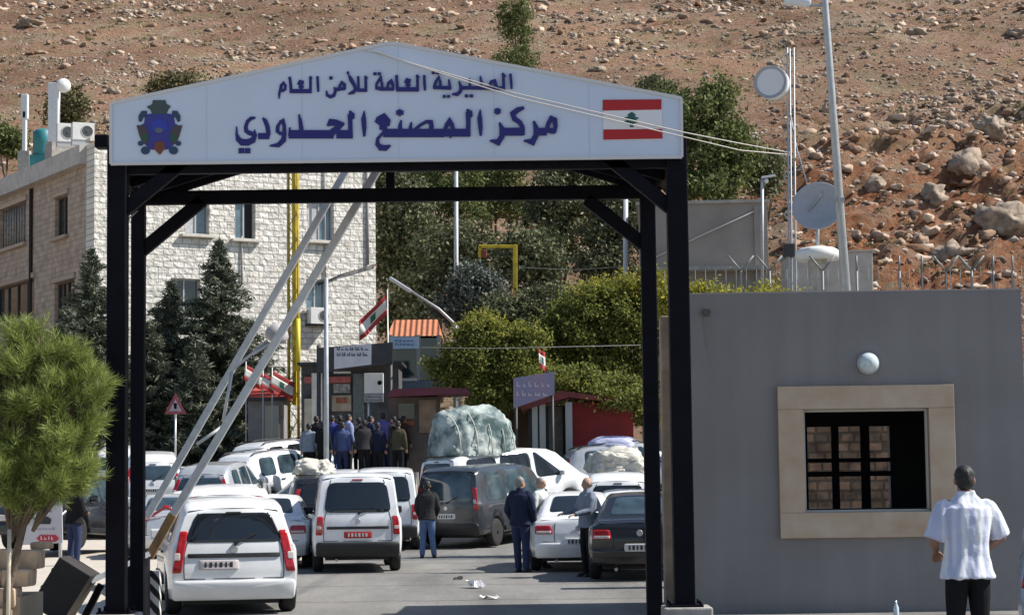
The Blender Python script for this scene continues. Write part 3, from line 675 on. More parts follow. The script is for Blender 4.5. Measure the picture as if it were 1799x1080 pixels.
# ================================================================== guard booth
def booth():
    wallm = mat("grey_render", (0.235, 0.222, 0.222), 0.9, var=0.10, scale=0.8, bump=0.15, bscale=30)
    n, l = nodes_of(wallm); tcn = n.new("ShaderNodeTexCoord"); mp = n.new("ShaderNodeMapping"); mp.inputs["Scale"].default_value = (5, 5, .35); l.new(tcn.outputs["Object"], mp.inputs[0])
    q = n.new("ShaderNodeTexNoise"); q.inputs["Scale"].default_value = 1.0; q.inputs["Detail"].default_value = 6; l.new(mp.outputs[0], q.inputs["Vector"])
    r = n.new("ShaderNodeMapRange"); r.inputs[1].default_value = .3; r.inputs[2].default_value = .7; r.inputs[3].default_value = .94; r.inputs[4].default_value = 1.04; l.new(q.outputs["Fac"], r.inputs[0])
    b_ = n["Principled BSDF"]; src = b_.inputs["Base Color"].links[0].from_socket; mu = n.new("ShaderNodeMix"); mu.data_type = 'RGBA'; mu.blend_type = 'MULTIPLY'; mu.inputs[0].default_value = 1
    l.new(src, mu.inputs[6]); l.new(r.outputs[0], mu.inputs[7]); l.new(mu.outputs[2], b_.inputs["Base Color"])
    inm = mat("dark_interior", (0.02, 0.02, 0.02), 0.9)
    D = 26.2; x0 = PX(1213, D, 700); x1 = PX(1797, D, 700); L = (x1 - x0) * 0.998; H = PZ(514, D, 1500)
    th = R(-1.5)
    t = empty("guard_booth", (x0, D, 0), th, "grey rendered guard booth with a stone-framed window to the right of the gate", "booth")
    def loc(px, py): # local coords on the wall plane
        q = on_plane(px, py, (x0, D, 0), (math.sin(th), -math.cos(th), 0)); d = q - Vector((x0, D, 0))
        return (d.x * math.cos(th) + d.y * math.sin(th), d.z)
    ia, ib = loc(1414, 900), loc(1630, 716); T = 0.22; DP = 2.3
    w = wall_mesh(L, H, T, [(ia[0], ib[0], ia[1], ib[1])])
    V = []
    for v in w.v: V.append((v[0], v[1], v[2] + (0.0 if v[2] > H - .01 else 0)))
    w.v = V; w.build("front_wall", wallm, t, clean=True)
    # back wall with the far windows
    def locb(px, py):
        n = Vector((math.sin(th), -math.cos(th), 0)); q = on_plane(px, py, Vector((x0, D, 0)) - n * DP, n); d = q - Vector((x0, D, 0))
        return (d.x * math.cos(th) + d.y * math.sin(th), d.z)
    ja, jb = locb(1408, 893), locb(1562, 748)
    bw = wall_mesh(L - 0.44, H - .06, 0.2, [(ja[0] - .22, jb[0] - .22, ja[1], jb[1])]).build("back_wall", wallm, t); bw.location = (0.22, DP, 0)
    mb = MB(); mb.box((0.11, DP / 2 + 0.2 , H / 2 - .03), (0.22, DP, H - .06)); mb.build("side_wall", mat("tan_render", (0.30, 0.24, 0.19), 0.9, var=0.2, scale=2, bump=0.2, bscale=25), t)
    mb = MB(); mb.box((L - 0.11, DP / 2 + 0.2, H / 2 - .03), (0.22, DP - .03, H - .06)); mb.build("side_wall", wallm, t)
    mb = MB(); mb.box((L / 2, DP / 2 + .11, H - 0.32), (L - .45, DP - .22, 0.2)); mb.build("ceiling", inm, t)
    mb = MB()   # near-black sheets that put the unlit room's darkness into colour
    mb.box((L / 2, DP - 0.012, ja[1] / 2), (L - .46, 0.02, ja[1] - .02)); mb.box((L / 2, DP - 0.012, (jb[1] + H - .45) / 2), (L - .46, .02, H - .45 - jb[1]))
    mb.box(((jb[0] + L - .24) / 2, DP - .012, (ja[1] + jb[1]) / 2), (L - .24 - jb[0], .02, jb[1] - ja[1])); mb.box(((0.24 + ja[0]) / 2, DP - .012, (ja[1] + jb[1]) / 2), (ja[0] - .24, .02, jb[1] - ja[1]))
    mb.box((L - .235, DP / 2, H / 2), (0.02, DP - .5, H - .5)); mb.box((.235, DP / 2, H / 2), (0.02, DP - .5, H - .5)); mb.build("interior_dark_sheets", inm, t)
    # far window bars
    mb = MB(); zc = (ja[1] + jb[1]) / 2
    def mull(p0, p1):
        a, b = locb(p0, 800)[0], locb(p1, 800)[0]; mb.box(((a + b) / 2, DP - .04, zc), (b - a, 0.06, jb[1] - ja[1]))
    mull(1460, 1473); mull(1511, 1527); mull(1406, 1418)
    for py in (808, 832):
        z = locb(1480, py)[1]; mb.box(((ja[0] + jb[0]) / 2, DP - .04, z), (jb[0] - ja[0], 0.05, 0.055 if py == 808 else 0.07))
    mb.build("window_grille", BLK, t)
    # stone surround
    st = mat("tan_marble", (0.47, 0.33, 0.22), 0.45, var=0.3, scale=3.4, col2=(0.56, 0.45, 0.345), detail=8)
    oa, ob = loc(1371, 945), loc(1674, 675)
    fr = empty("window", (0, 0, 0)); fr.parent = t
    fr = MB()
    pr = 0.07; e = 0.0
    fr.box(((oa[0] + ob[0]) / 2, (T - pr) / 2 - .02, (ib[1] + ob[1]) / 2), (ob[0] - oa[0], T + pr - .05, ob[1] - ib[1]), bev=.006)
    fr.box(((oa[0] + ob[0]) / 2, (T - pr) / 2 - .02, (ia[1] + oa[1]) / 2), (ob[0] - oa[0], T + pr - .05, ia[1] - oa[1]), bev=.006)
    fr.box(((oa[0] + ia[0]) / 2, (T - pr) / 2 - .02, (ib[1] + ia[1]) / 2), (ia[0] - oa[0], T + pr - .05, ib[1] - ia[1] - .004), bev=.006)
    fr.box(((ob[0] + ib[0]) / 2, (T - pr) / 2 - .02, (ib[1] + ia[1]) / 2), (ob[0] - ib[0], T + pr - .05, ib[1] - ia[1] - .004), bev=.006)
    bpy.data.objects.remove(bpy.data.objects["window"])
    f = fr.build("window_surround", st, t)
    mb = MB()
    for (xa, xb, za, zb) in ((ia[0], ib[0], ib[1] - .035, ib[1] - .001), (ia[0], ib[0], ia[1] + .001, ia[1] + .03)): mb.box(((xa + xb) / 2, .08, (za + zb) / 2), (xb - xa - .004, .06, zb - za))
    for xx in (ia[0] + .017, ib[0] - .017): mb.box((xx, .08, (ia[1] + ib[1]) / 2), (.03, .05, ib[1] - ia[1] - .07))
    mb.build("inner_frame", mat("pale_frame", (0.55, 0.52, 0.48), 0.5), f)
    lx, lz = loc(1525, 638); mb = MB(); mb.lathe([(0.13, 0.0), (0.145, 0.02), (0.14, 0.04), (0.12, 0.045)], (lx, 0, lz), (0, -1, 0), 24); lo = mb.build("wall_lamp", mat("lamp_base", (0.45, 0.46, 0.46), 0.4), t)
    mb = MB(); mb.lathe([(0.125, 0.035), (0.13, 0.06), (0.115, 0.10), (0.08, 0.13), (0.03, 0.145)], (lx, 0, lz), (0, -1, 0), 24); mb.build("glass_cover", mat("ribbed_glass", (0.62, 0.70, 0.72), 0.2, var=0.15, scale=25), lo)
    sx, sz = loc(1241, 548); mb = MB(); mb.tube([(sx, 0.02, sz), (sx, -0.10, sz - .01)], [0.055, .05], 12); mb.build("drain_pipe", mat("dark_pipe", (0.09, 0.085, 0.08), 0.7), t)
    mb = MB(); mb.prism([(sx - .05, sz - .05), (sx + .05, sz - .05), (sx + .035, sz - .35), (sx + .01, sz - .55), (sx - .03, sz - .4)], 0.002, ((0, -0.003, 0), (1, 0, 0), (0, 1, 0), (0, 0, 1))); mb.build("drip_stain", mat("stain", (0.215, 0.205, 0.20), 0.9, var=.1), t)
    cp = MB(); zt = H + 0.0
    cp.add([(-.0, -.0, H + .002), (L, 0, H + .002), (L, .24, H + .002), (0, .24, H + .002), (0, 0, H + .02), (L, 0, H + .02), (L, .24, H + .02), (0, .24, H + .02)], [(4, 5, 6, 7), (0, 1, 5, 4), (1, 2, 6, 5), (2, 3, 7, 6), (3, 0, 4, 7)])
    cp.build("coping", mat("coping_grey", (0.34, 0.32, 0.32), 0.9), t)
booth()
mb = MB(); mb.box((0, 0, 1.3), (6.0, .5, 2.6), bev=.05); o = mb.build("added_backdrop_wall", stone_mat("rubble_brown", (.46, .28, .17), (.22, .15, .10), (.17, .12, .08), .26, .15, .02, 1.0, var_scale=4.0, rough_amt=.35), None, (6.2, 32.5, 0)); tag(o, "added brown rubble backdrop that darkens the view through the booth's barred window", "wall")  # added behind the booth so its far window looks out on something darker
# brown concrete pillar seen between the gate posts
a, b = PX(1163, 27.0, 800), PX(1186, 27.0, 800)
mb = MB(); mb.box(((a + b) / 2, 27.0, PZ(556, 27, 1170) / 2), (b - a, 0.3, PZ(556, 27, 1170)), bev=0.02)
o = mb.build("concrete_pillar", mat("brown_concrete", (0.33, 0.25, 0.19), 0.9, var=0.3, scale=3, bump=0.4)); tag(o, "slim brown concrete pillar between the gate's right posts", "pillar")
# ================================================================== stone building on the left
GLASS = mat("dark_glass", (0.02, 0.03, 0.035), 0.06, spec=0.8)
BGLASS = mat("bluish_glass", (0.10, 0.16, 0.20), 0.08, spec=0.9, var=0.5, scale=1.2)
FRAME = mat("aluminium_frame", (0.50, 0.50, 0.50), 0.4, metal=0.4)
LIME = mat("limestone_trim", (0.62, 0.58, 0.52), 0.8, var=0.12, scale=5, bump=0.2)
CURT = mat("grey_curtain", (0.30, 0.28, 0.26), 0.9, var=0.35, scale=7)
ACW = mat("ac_white", (0.70, 0.70, 0.68), 0.5, var=0.06, scale=6)
def ac_parts(parent, c, w, h, d, M):
    """outdoor air-conditioning unit: case, fan grille, bracket"""
    c = Vector(c); mb = MB(); mb.box(c, (w, d, h), M, bev=0.015); k = mb.build("case", ACW, parent)
    f = M @ Vector((0, -1, 0)); cc = c + f * (d / 2) + M @ Vector((w * 0.17, 0, 0)); r = h * 0.36
    mb = MB(); mb.lathe([(r, 0.0), (r, 0.012), (r * .9, .016), (r * .86, 0.004)], cc, f, 24); mb.build("fan_ring", mat("ac_grey", (0.42, 0.43, 0.43), 0.5), k)
    mb = MB(); mb.lathe([(r * .84, 0.001), (r * .84, 0.006)], cc, f, 24); mb.lathe([(r * .25, 0.006), (r * .2, .02)], cc, f, 12); mb.build("fan_hole", mat("fan_dark", (0.06, 0.065, 0.07), 0.6), k)
def stone_building():
    a = R(31); D0 = 77.0; x0 = PX(166, D0); zb = zg(D0) - 1.0
    du = Vector((math.cos(a), math.sin(a), 0)); nf = Vector((math.sin(a), -math.cos(a), 0)); o0 = Vector((x0, D0, zb))
    t = empty("stone_building", o0, a, "three-storey pale rough-stone building with flat roof left of the gate opening", "building")
    def lf(px, py): q = on_plane(px, py, o0, nf) - o0; return q.dot(du), q.z
    ns = Vector((-math.cos(a), -math.sin(a), 0)); ds = Vector((-math.sin(a), math.cos(a), 0))
    def ls(px, py): q = on_plane(px, py, o0, ns) - o0; return q.dot(ds), q.z
    L = lf(660, 450)[0]; H = lf(180, 250)[1]; S = 15.0
    st = stone_mat("rough_limestone", (0.86, 0.83, 0.77), (0.70, 0.67, 0.60), (0.54, 0.51, 0.455), 0.42, 0.235, 0.022, 0.8)
    brn = stone_mat("brown_stone", (0.54, 0.43, 0.34), (0.43, 0.335, 0.265), (0.27, 0.215, 0.18), 0.40, 0.21, 0.012, 0.35)
    wins = [(325, 358, 368, 413), (413, 358, 449, 421), (540, 352, 587, 424), (538, 490, 574, 546), (300, 488, 352, 560)]
    holes = []
    for (p0, q0, p1, q1) in wins:
        xa, z1 = lf(p0, q0); xb, z0 = lf(p1, q1)
        z1 = lf((p0 + p1) / 2, 345)[1] if q0 < 400 else z1
        holes.append((xa, xb, z0, z1))
    w = wall_mesh(L, H, 0.35, holes); w.build("front_wall", st, t, clean=True)
    side = [(0, 362, 46, 432), (97, 345, 119, 415), (96, 494, 131, 566), (-8, 498, 60, 562)]
    sh = []
    for (p0, q0, p1, q1) in side:
        xb, z1 = ls((p0 + p1) / 2, q0); _, z0 = ls((p0 + p1) / 2, q1); xa = ls(p1, q0)[0]; xb = ls(p0, q0)[0]; sh.append((S - xb, S - xa, z0, z1))
    H2 = ls(150, 290)[1]
    wo = wall_mesh(S - .01, H2, 0.3, sh).build("side_wall", brn, t, clean=True); wo.rotation_euler = (0, 0, -math.pi / 2); wo.location = (0, S, 0)
    # corner quoins in pale stone that return on the side
    mb = MB(); mb.box((-0.04, 0.40, H / 2), (0.07, 0.92, H)); q = mb.build("quoin_strip", st, t)
    mb = MB(); mb.box((L - 0.16, S / 2, H / 2), (0.3, S - .8, H - .1)); mb.build("far_wall", st, t)
    mb = MB(); mb.box((L / 2, S / 2 + .1, H - 0.55), (L - .4, S - .6, 0.3)); mb.build("roof", CONC2, t)
    par = mat("grey_parapet", (0.52, 0.49, 0.46), 0.9, var=0.15, scale=2.5, bump=0.2)
    mb = MB(); mb.box((0.0, S / 2 + .45, H2 + 0.36), (0.7, S - .85, 0.72)); mb.build("parapet", par, t)
    mb = MB(); mb.box((L / 2 - .1, .15, H + .06), (L + .35, .55, .12)); mb.build("coping", LIME, t)
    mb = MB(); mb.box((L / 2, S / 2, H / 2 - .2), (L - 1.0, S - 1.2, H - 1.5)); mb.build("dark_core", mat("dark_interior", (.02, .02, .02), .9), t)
    for i, (xa, xb, z0, z1) in enumerate(holes):
        mb = MB(); mb.box(((xa + xb) / 2, 0.26, (z0 + z1) / 2), (xb - xa, 0.03, z1 - z0)); g = mb.build("window", BGLASS if i != 4 else GLASS, t)
        mb = MB()
        for xx in (xa + .03, (xa + xb) / 2, xb - .03): mb.box((xx, 0.22, (z0 + z1) / 2), (0.06, 0.05, z1 - z0 - .13))
        for zz in (z0 + .03, z1 - .03): mb.box(((xa + xb) / 2, 0.22, zz), (xb - xa, 0.05, 0.06))
        mb.build("frame", FRAME, g)
        if i == 1:
            mb = MB(); mb.box((xa + (xb - xa) * 0.77, .236, (z0 + z1) / 2), ((xb - xa) * .38, .02, z1 - z0 - .14)); mb.build("dark_opening", mat("dark_interior", (.02, .02, .02), .9), g)  # dark sheet over the glass, painting the unlit room behind
        if i in (0, 2):
            mb = MB(); mb.box((xa + (xb - xa) * 0.3, .236, (z0 + z1) / 2), ((xb - xa) * .4, .015, z1 - z0 - .14)); mb.build("curtain", mat("pale_curtain", (0.45, .46, .48), .9, var=.2, scale=9), g)
        mb = MB(); mb.box(((xa + xb) / 2, 0.02, z0 - 0.06), (xb - xa + 0.35, 0.45, 0.12), bev=.015); mb.build("sill", LIME, g)
    for i, (xa, xb, z0, z1) in enumerate(sh):
        F = lambda x, y, z: (y, S - x, z)       # side-wall coords to building coords
        mb = MB(); mb.box(F((xa + xb) / 2, 0.22, (z0 + z1) / 2), (0.03, xb - xa, z1 - z0)); g = mb.build("window", GLASS, t)
        mb = MB()
        n = 5 if xb - xa > 2 else 3
        for k in range(n): mb.box(F(xa + .04 + (xb - xa - .08) * k / (n - 1), 0.17, (z0 + z1) / 2), (0.05, 0.07, z1 - z0 - .13))
        for zz in (z0 + .03, z1 - .03): mb.box(F((xa + xb) / 2, 0.17, zz), (0.05, xb - xa, 0.06))
        mb.build("frame", mat("brown_frame", (0.10, 0.08, 0.07), 0.6), g)
        if i == 0:
            mb = MB()
            for k in range(9): mb.tube([F(xa + (xb - xa) * (k + .6) / 10, .2, z0 + .05), F(xa + (xb - xa) * (k + .6) / 10, .2, z1 - .05)], 0.07, 6)
            mb.build("curtain", CURT, g)
        mb = MB(); mb.box(F((xa + xb) / 2, -0.02, z0 - .08), (.3, xb - xa + .3, .14)); mb.build("sill", brn, g)
        mb = MB(); mb.box(F((xa + xb) / 2, -0.01, z1 + .12), (.16, xb - xa + .3, .2)); mb.build("lintel", brn, g)
    dx, _ = ls(57, 440); mb = MB(); mb.tube([(-0.08, dx, H2 - .1), (-0.08, dx, 1.0)], 0.075, 8); mb.build("drain_pipe", mat("rust_black", (0.035, 0.025, 0.02), 0.8), t)
    for px in (424, 570, 645):
        xx, _ = lf(px, 450); mb = MB(); mb.tube([(xx, -0.05, lf(px, 300 if px > 430 else 415)[1]), (xx, -0.05, lf(px, 500 if px < 640 else 465)[1])], 0.035 if px != 645 else .06, 6); mb.build("conduit", mat("grey_conduit", (0.28, 0.28, 0.28), .6), t)
    p0 = lf(560, 500); p1 = lf(600, 482); p2 = lf(660, 465); mb = MB(); mb.tube([(p0[0], -.06, p0[1]), (p1[0], -.06, p1[1]), (p2[0], -.06, p2[1])], .03, 6); mb.build("cable", mat("black_cable", (.02, .02, .02), .6), t)
    c = lf(555, 556); u = empty("wall_unit", (0, 0, 0)); bpy.data.objects.remove(u)
    mb = MB(); x, z = lf(555, 571); mb.box((x, -.2, z), (.95, .5, .05)); mb.build("ac_bracket", BLK, t)
    M = Matrix.Identity(3)
    ac = empty("air_conditioner", o0 + du * c[0] + nf * 0.26 + Vector((0, 0, c[1])), a, "white air-conditioning unit bracketed under the building's lowest right window", "air conditioner", "outdoor air-conditioning units")
    ac_parts(ac, (0, 0, 0), 0.86, 0.66, 0.36, M)
    # roof things
    def roofpt(px, py, k): # on a vertical plane set back k along the side
        q = on_plane(px, py, o0 + ds * k, nf); return q
    zr = zb + H - 0.4
    for (px, py, w, h, lb) in ((145, 232, .85, .68, "white air-conditioning unit at the front corner of the building's roof"), (113, 234, .62, .74, "greyer rooftop air-conditioning unit behind the corner one")):
        q = roofpt(px, py, 2.4 if px > 130 else 4.4); e = empty("air_conditioner", q, a - R(8), lb, "air conditioner", "outdoor air-conditioning units"); ac_parts(e, (0, 0, 0), w, h, .36, M)
        mb = MB(); mb.box((0, 0, -h / 2 - .1), (w, .3, .2)); mb.build("stand", FRAME, e)
    q = roofpt(75, 262, 9.0); mb = MB(); mb.lathe([(0.40, 0), (0.42, .1), (.40, .5), (.42, .55), (.40, 1.0), (.3, 1.1), (.15, 1.15)], (0, 0, -.3), n=20); mb.box((0, 0, -1.1), (.9, .9, 1.6))
    o = mb.build("water_tank", mat("teal_plastic", (0.03, 0.20, 0.22), 0.5, var=.2, scale=2), None, q); tag(o, "teal water tank on the flat roof between the two white antenna columns", "water tank")
    for (px, y0, y1, w, lb, dish) in ((43, 165, 268, .30, "shorter white antenna column on the roof at the far left", False), (94, 146, 252, .42, "taller grey-white antenna column carrying a small round dish", True)):
        kk = 6.4 if dish else 11.5; q = roofpt(px, y1, kk); top = roofpt(px, y0, kk); e = empty("antenna_column", q, 0, lb, "antenna"); hh = top.z - q.z
        mb = MB(); mb.box((0, 0, -.8), (.5, .4, 1.7)); mb.build("footing", CONC2, e)
        mb = MB(); mb.box((0, 0, hh * .5 if dish else hh * .35), (w if dish else w * .55, .28, hh if dish else hh * .7), bev=.03); mb.build("column", mat("antenna_white", (0.66, 0.68, 0.69), .5, var=.08), e)
        if not dish:
            mb = MB(); mb.box((0, 0, hh * .78), (w, .28, hh * .42), bev=.04); mb.build("antenna_panel", mat("antenna_white", (0.66, 0.68, 0.69), .5), e)
        else:
            mb = MB(); mb.lathe([(.02, .1), (.2, .06), (.29, 0), (.3, -.06), (.1, -.16)], (.42, -.1, hh * .95), (0.3, -1, 0), 20); mb.build("dish", mat("dish_white", (0.78, 0.78, 0.76), .4), e)
            mb = MB(); mb.tube([(.1, -.02, hh * .95), (.4, -.02, hh * .95)], .03, 6); mb.tube([(.2, .1, .0), (.2, .1, hh * 1.05)], .04, 6); mb.build("arm", FRAME, e)
    mb = MB(); q = roofpt(108, 262, 6.0); mb.box((0, 0, -.6), (1.1, .9, 1.6)); o = mb.build("roof_ledge", CONC2, t); o.location = t.matrix_world.inverted() @ q if False else Matrix.Rotation(-a, 3, 'Z') @ (q - o0)
stone_building()

# ================================================================== kiosks and signs in the middle
DK = mat("dark_cladding", (0.035, 0.035, 0.04), 0.6, var=0.3, scale=3)
TILE = None
def tile_mat():
    m = bpy.data.materials.new("orange_roof_tile"); m.use_nodes = True; n, l = nodes_of(m); b = n["Principled BSDF"]; b.inputs["Roughness"].default_value = .8
    tc = n.new("ShaderNodeTexCoord"); w = n.new("ShaderNodeTexWave"); w.inputs["Scale"].default_value = 1.6; w.bands_direction = 'X'; l.new(tc.outputs["Object"], w.inputs[0])
    nz = n.new("ShaderNodeTexNoise"); nz.inputs["Scale"].default_value = 5; l.new(tc.outputs["Object"], nz.inputs["Vector"])
    r = n.new("ShaderNodeValToRGB"); r.color_ramp.elements[0].color = (0.36, 0.11, 0.05, 1); r.color_ramp.elements[1].color = (0.56, 0.22, 0.11, 1); l.new(nz.outputs["Fac"], r.inputs[0]); l.new(r.outputs[0], b.inputs["Base Color"])
    bp = n.new("ShaderNodeBump"); bp.inputs["Strength"].default_value = .8; bp.inputs["Distance"].default_value = .06; l.new(w.outputs["Fac"], bp.inputs["Height"]); l.new(bp.outputs[0], b.inputs["Normal"]); return m
TILE = tile_mat()
REDR = mat("red_tile", (0.50, 0.08, 0.05), 0.7, var=0.25, scale=9)
MAROON = mat("maroon_canopy", (0.13, 0.025, 0.04), 0.7, var=0.3, scale=2)
GREYP = mat("grey_panel", (0.26, 0.28, 0.28), 0.6, var=0.15, scale=2)
def hip_roof(w, d, h, ov=0.25, ridge=0.45):
    mb = MB(); a, b = w / 2 + ov, d / 2 + ov; r = w / 2 * ridge
    V = [(-a, -b, 0), (a, -b, 0), (a, b, 0), (-a, b, 0), (-r, 0, h), (r, 0, h), (-a, -b, -.08), (a, -b, -.08), (a, b, -.08), (-a, b, -.08)]
    mb.add(V, [(0, 1, 5, 4), (1, 2, 5), (2, 3, 4, 5), (3, 0, 4), (9, 8, 7, 6), (0, 6, 7, 1), (1, 7, 8, 2), (2, 8, 9, 3), (3, 9, 6, 0)]); return mb
def pbox(mb, px0, py0, px1, py1, Y, d, o, bev=0):
    a, b = P(px0, py1, Y), P(px1, py0, Y); mb.box(((a.x + b.x) / 2 - o.x, Y + d / 2 - o.y, (a.z + b.z) / 2 - o.z), (b.x - a.x, d, b.z - a.z), bev=bev)
def base(px, Y): return Vector((PX(px, Y), Y, zg(Y)))
def textlines(name, x0, y0, x1, y1, Y, o, m, parent, rows, seed, d=0.02):
    """rows of small joined script strokes on a sign face"""
    rs = random.Random(seed); mb = MB()
    def pl(p, dd): q = P(p[0], p[1], Y) - o; return (q.x, q.y - d - dd, q.z)
    for r in range(rows):
        yb = y0 + (y1 - y0) * (r + .62) / rows; h = (y1 - y0) / rows * .55; x = x0
        while x < x1:
            wl = rs.uniform(3, 8) * (x1 - x0) / 50; e = min(x1, x + wl)
            ribbon(mb, [(x, yb), (e, yb)], h * .34, pl, 0, .004); xx = x + .6
            while xx < e: ribbon(mb, [(xx, yb), (xx + .2, yb - h * rs.uniform(.4, 1.0))], h * .28, pl, 0.0005, .004); xx += h * rs.uniform(.5, .9)
            x = e + h * .6
    return mb.build(name, m, parent, clean=True)

# small red-roofed hut left of the yellow mast
Y = 71.0; o = base(470, Y); t = empty("red_roofed_hut", o, 0, "small grey sentry hut under a bright red pyramid roof left of the yellow mast", "hut")
mb = MB(); pbox(mb, 436, 703, 498, 800, Y, 1.5, o); b_ = mb.build("wall", mat("hut_grey", (0.24, 0.23, 0.23), .8, var=.15, scale=3), t)
mb = MB(); pbox(mb, 466, 712, 490, 800, Y - .04, .05, o); mb.build("door", mat("cream_door", (0.42, .40, .34), .6), t)
mb = MB(); pbox(mb, 432, 697, 503, 704, Y - .25, 2.0, o); mb.build("eave_band", DK, t)
h = hip_roof(1.27, 1.5, .74, .12, 0.04).build("roof", REDR, t); h.location = (PX(468, Y) - o.x, .75, PZ(697, Y, 468) - o.z)
# banners strung above the hut
CLR = mat("banner_red", (0.42, 0.04, 0.04), .8, trans=0); CLW = mat("banner_white", (0.72, .68, .62), .8)
def lebanon_flag(name, c0, ex, ez, label, cat, group=None, wav=0.06, pole=None):
    """striped cloth with a cedar; c0 upper hoist corner, ex along the fly, ez down the hoist"""
    e = empty(name, c0, 0, label, cat, group); ex, ez = Vector(ex), Vector(ez); nrm = ex.cross(ez).normalized()
    def cloth(nm, v0, v1, m, off=0.0, u0=0.0, u1=1.0, par=None):
        V = []; F = []; n = 14; k = 5
        for j in range(k + 1):
            for i in range(n + 1):
                u = u0 + (u1 - u0) * i / n; v = v0 + (v1 - v0) * j / k
                V.append(ex * u + ez * (v + .12 * u * math.sin(3 * u)) + nrm * (off + wav * math.sin(7 * u + 2.5 * v) * (0.3 + u)))
        for j in range(k):
            for i in range(n): a = j * (n + 1) + i; F.append((a, a + 1, a + n + 2, a + n + 1))
        me = np_mesh(nm, V, F, True); ob = mesh_obj(nm, me, m, par or e)
        s = ob.modifiers.new("thick", 'SOLIDIFY'); s.thickness = 0.006; return ob
    cloth("stripe", 0, .25, CLR); wf = cloth("field", .25, .75, CLW); cloth("stripe", .75, 1, CLR)
    for sgn in (1, -1): cloth("cedar", .33, .67, mat("cedar_green", (0.02, .14, .07), .8), sgn * .012, .40, .58, wf)
    if pole:
        mb = MB(); mb.tube(pole, .022, 6); mb.build("pole", FRAME, e)
    return e
for i, (px, py, dx, dy, lb) in enumerate(((432, 640, 34, 26, "flag cloth hanging above the hut, nearest the boom rails"), (462, 655, 34, 24, "flag cloth drooping just over the hut's red roof tip"), (478, 650, 40, 30, "flag cloth hanging between the hut roof and the yellow mast"))):
    c = P(px, py, 70.3); q = P(px + dx, py + dy * .7, 70.4); r = P(px - 4, py + dy, 70.2)
    lebanon_flag("hanging_flag", c, q - c, r - c, lb, "flag", "flags strung by the hut", pole=[Vector((0, 0, .1)), Vector((0, 0, zg(70) - c.z))])
# checkpoint shelter with the dark sign frame
Y = 68.0; o = base(620, Y); t = empty("checkpoint_shelter", o, 0, "dark checkpoint shelter with a red band and posters behind the crowd", "shelter")
mb = MB(); pbox(mb, 530, 640, 700, 905, Y + .3, 2.2, o); mb.build("wall", mat("shelter_dark", (0.075, .075, .075), .8, var=.4, scale=2), t)
mb = MB(); pbox(mb, 522, 634, 706, 641, Y - .2, 3.0, o); mb.build("roof", DK, t)
mb = MB(); pbox(mb, 534, 661, 616, 673, Y + .2, .12, o); mb.build("red_band", mat("pale_red", (0.42, .12, .11), .7, var=.3, scale=4), t)
mb = MB(); pbox(mb, 586, 652, 616, 656, Y + .2, .1, o); mb.build("lamp_strip", ACW, t)
mb = MB(); pbox(mb, 583, 694, 617, 722, Y + .2, .1, o); p_ = mb.build("poster", mat("orange_poster", (0.34, .22, .15), .6, var=.5, scale=4, col2=(0.42, .36, .28)), t)
mb = MB(); pbox(mb, 590, 698, 610, 708, Y + .18, .02, o); mb.build("poster_title", mat("poster_brown", (0.28, .09, .04), .6, var=.4, scale=8), p_)
mb = MB(); pbox(mb, 621, 656, 639, 790, Y + .2, .1, o); mb.build("door", mat("grey_green_door", (0.13, .15, .145), .6, var=.2), t)
mb = MB(); pbox(mb, 548, 655, 566, 800, Y - .1, .3, o); mb.build("pillar", LIME, t); mb = MB(); pbox(mb, 586, 674, 615, 690, Y + .2, .08, o); mb.build("notice", mat("notice_mix", (0.10, .10, .10), .6, col2=(.45, .42, .40), scale=9), t)
mb = MB(); pbox(mb, 535, 700, 556, 790, Y + .1, .2, o); mb.build("stone_panel", mat("panel_tan", (0.42, .38, .30), .8, var=.25, scale=5), t)
# slanted white name board above it
Y = 66.6; o = base(620, Y); t = empty("name_board", o, 0, "white slanted board with blue-grey script in a dark frame above the shelter", "sign")
def quad(mb, pts_, Y, d, o):
    q = [P(x, y, Y) - o for x, y in pts_]; mb.prism([(p.x, p.z) for p in q], d, ((0, Y - o.y, 0), (1, 0, 0), (0, 1, 0), (0, 0, 1)))
mb = MB(); quad(mb, [(556, 655), (690, 638), (690, 601), (556, 611)], Y, .2, o); mb.build("frame", DK, t, clean=True)
mb = MB(); quad(mb, [(587, 648), (652, 640), (652, 603), (587, 611)], Y - .05, .05, o); b_ = mb.build("board", mat("board_white", (0.55, .56, .60), .6, var=.06, scale=3), t, clean=True)
textlines("script", 592, 608, 648, 628, Y - .05, o, mat("script_grey", (0.06, .07, .12), .6), b_, 2, 3)
mb = MB()
for px in (560, 686): mb.tube([P(px, 606, Y + .1) - o, P(px, 905, Y + .1) - o], .07, 8); mb.build("leg", DK, t); mb = MB()
# cream light box
Y = 63.5; o = base(656, Y); t = empty("light_box_sign", o, 0, "cream square sign box with a dark round mark and a printed strip under it", "sign")
mb = MB(); pbox(mb, 640, 655, 673, 691, Y, .25, o, .01); b_ = mb.build("box", mat("cream_panel", (0.70, .66, .58), .6, var=.08, scale=3), t)
mb = MB(); p = P(667, 672, Y) - o; mb.lathe([(.07, 0), (.07, .02)], p, (0, -1, 0), 12); mb.build("mark", BLK, b_)
mb = MB(); pbox(mb, 640, 692, 673, 706, Y + .05, .12, o); b2 = mb.build("strip", mat("strip_grey", (0.45, .42, .40), .6, var=.2, scale=6), t); textlines("script", 642, 694, 671, 705, Y + .05, o, mat("script_brown", (0.10, .08, .08), .6), b2, 2, 8)
mb = MB(); mb.tube([P(648, 700, Y + .12) - o, (P(648, 700, Y).x - o.x, .12, 0)], .05, 8); mb.build("pole", GREYP, t)
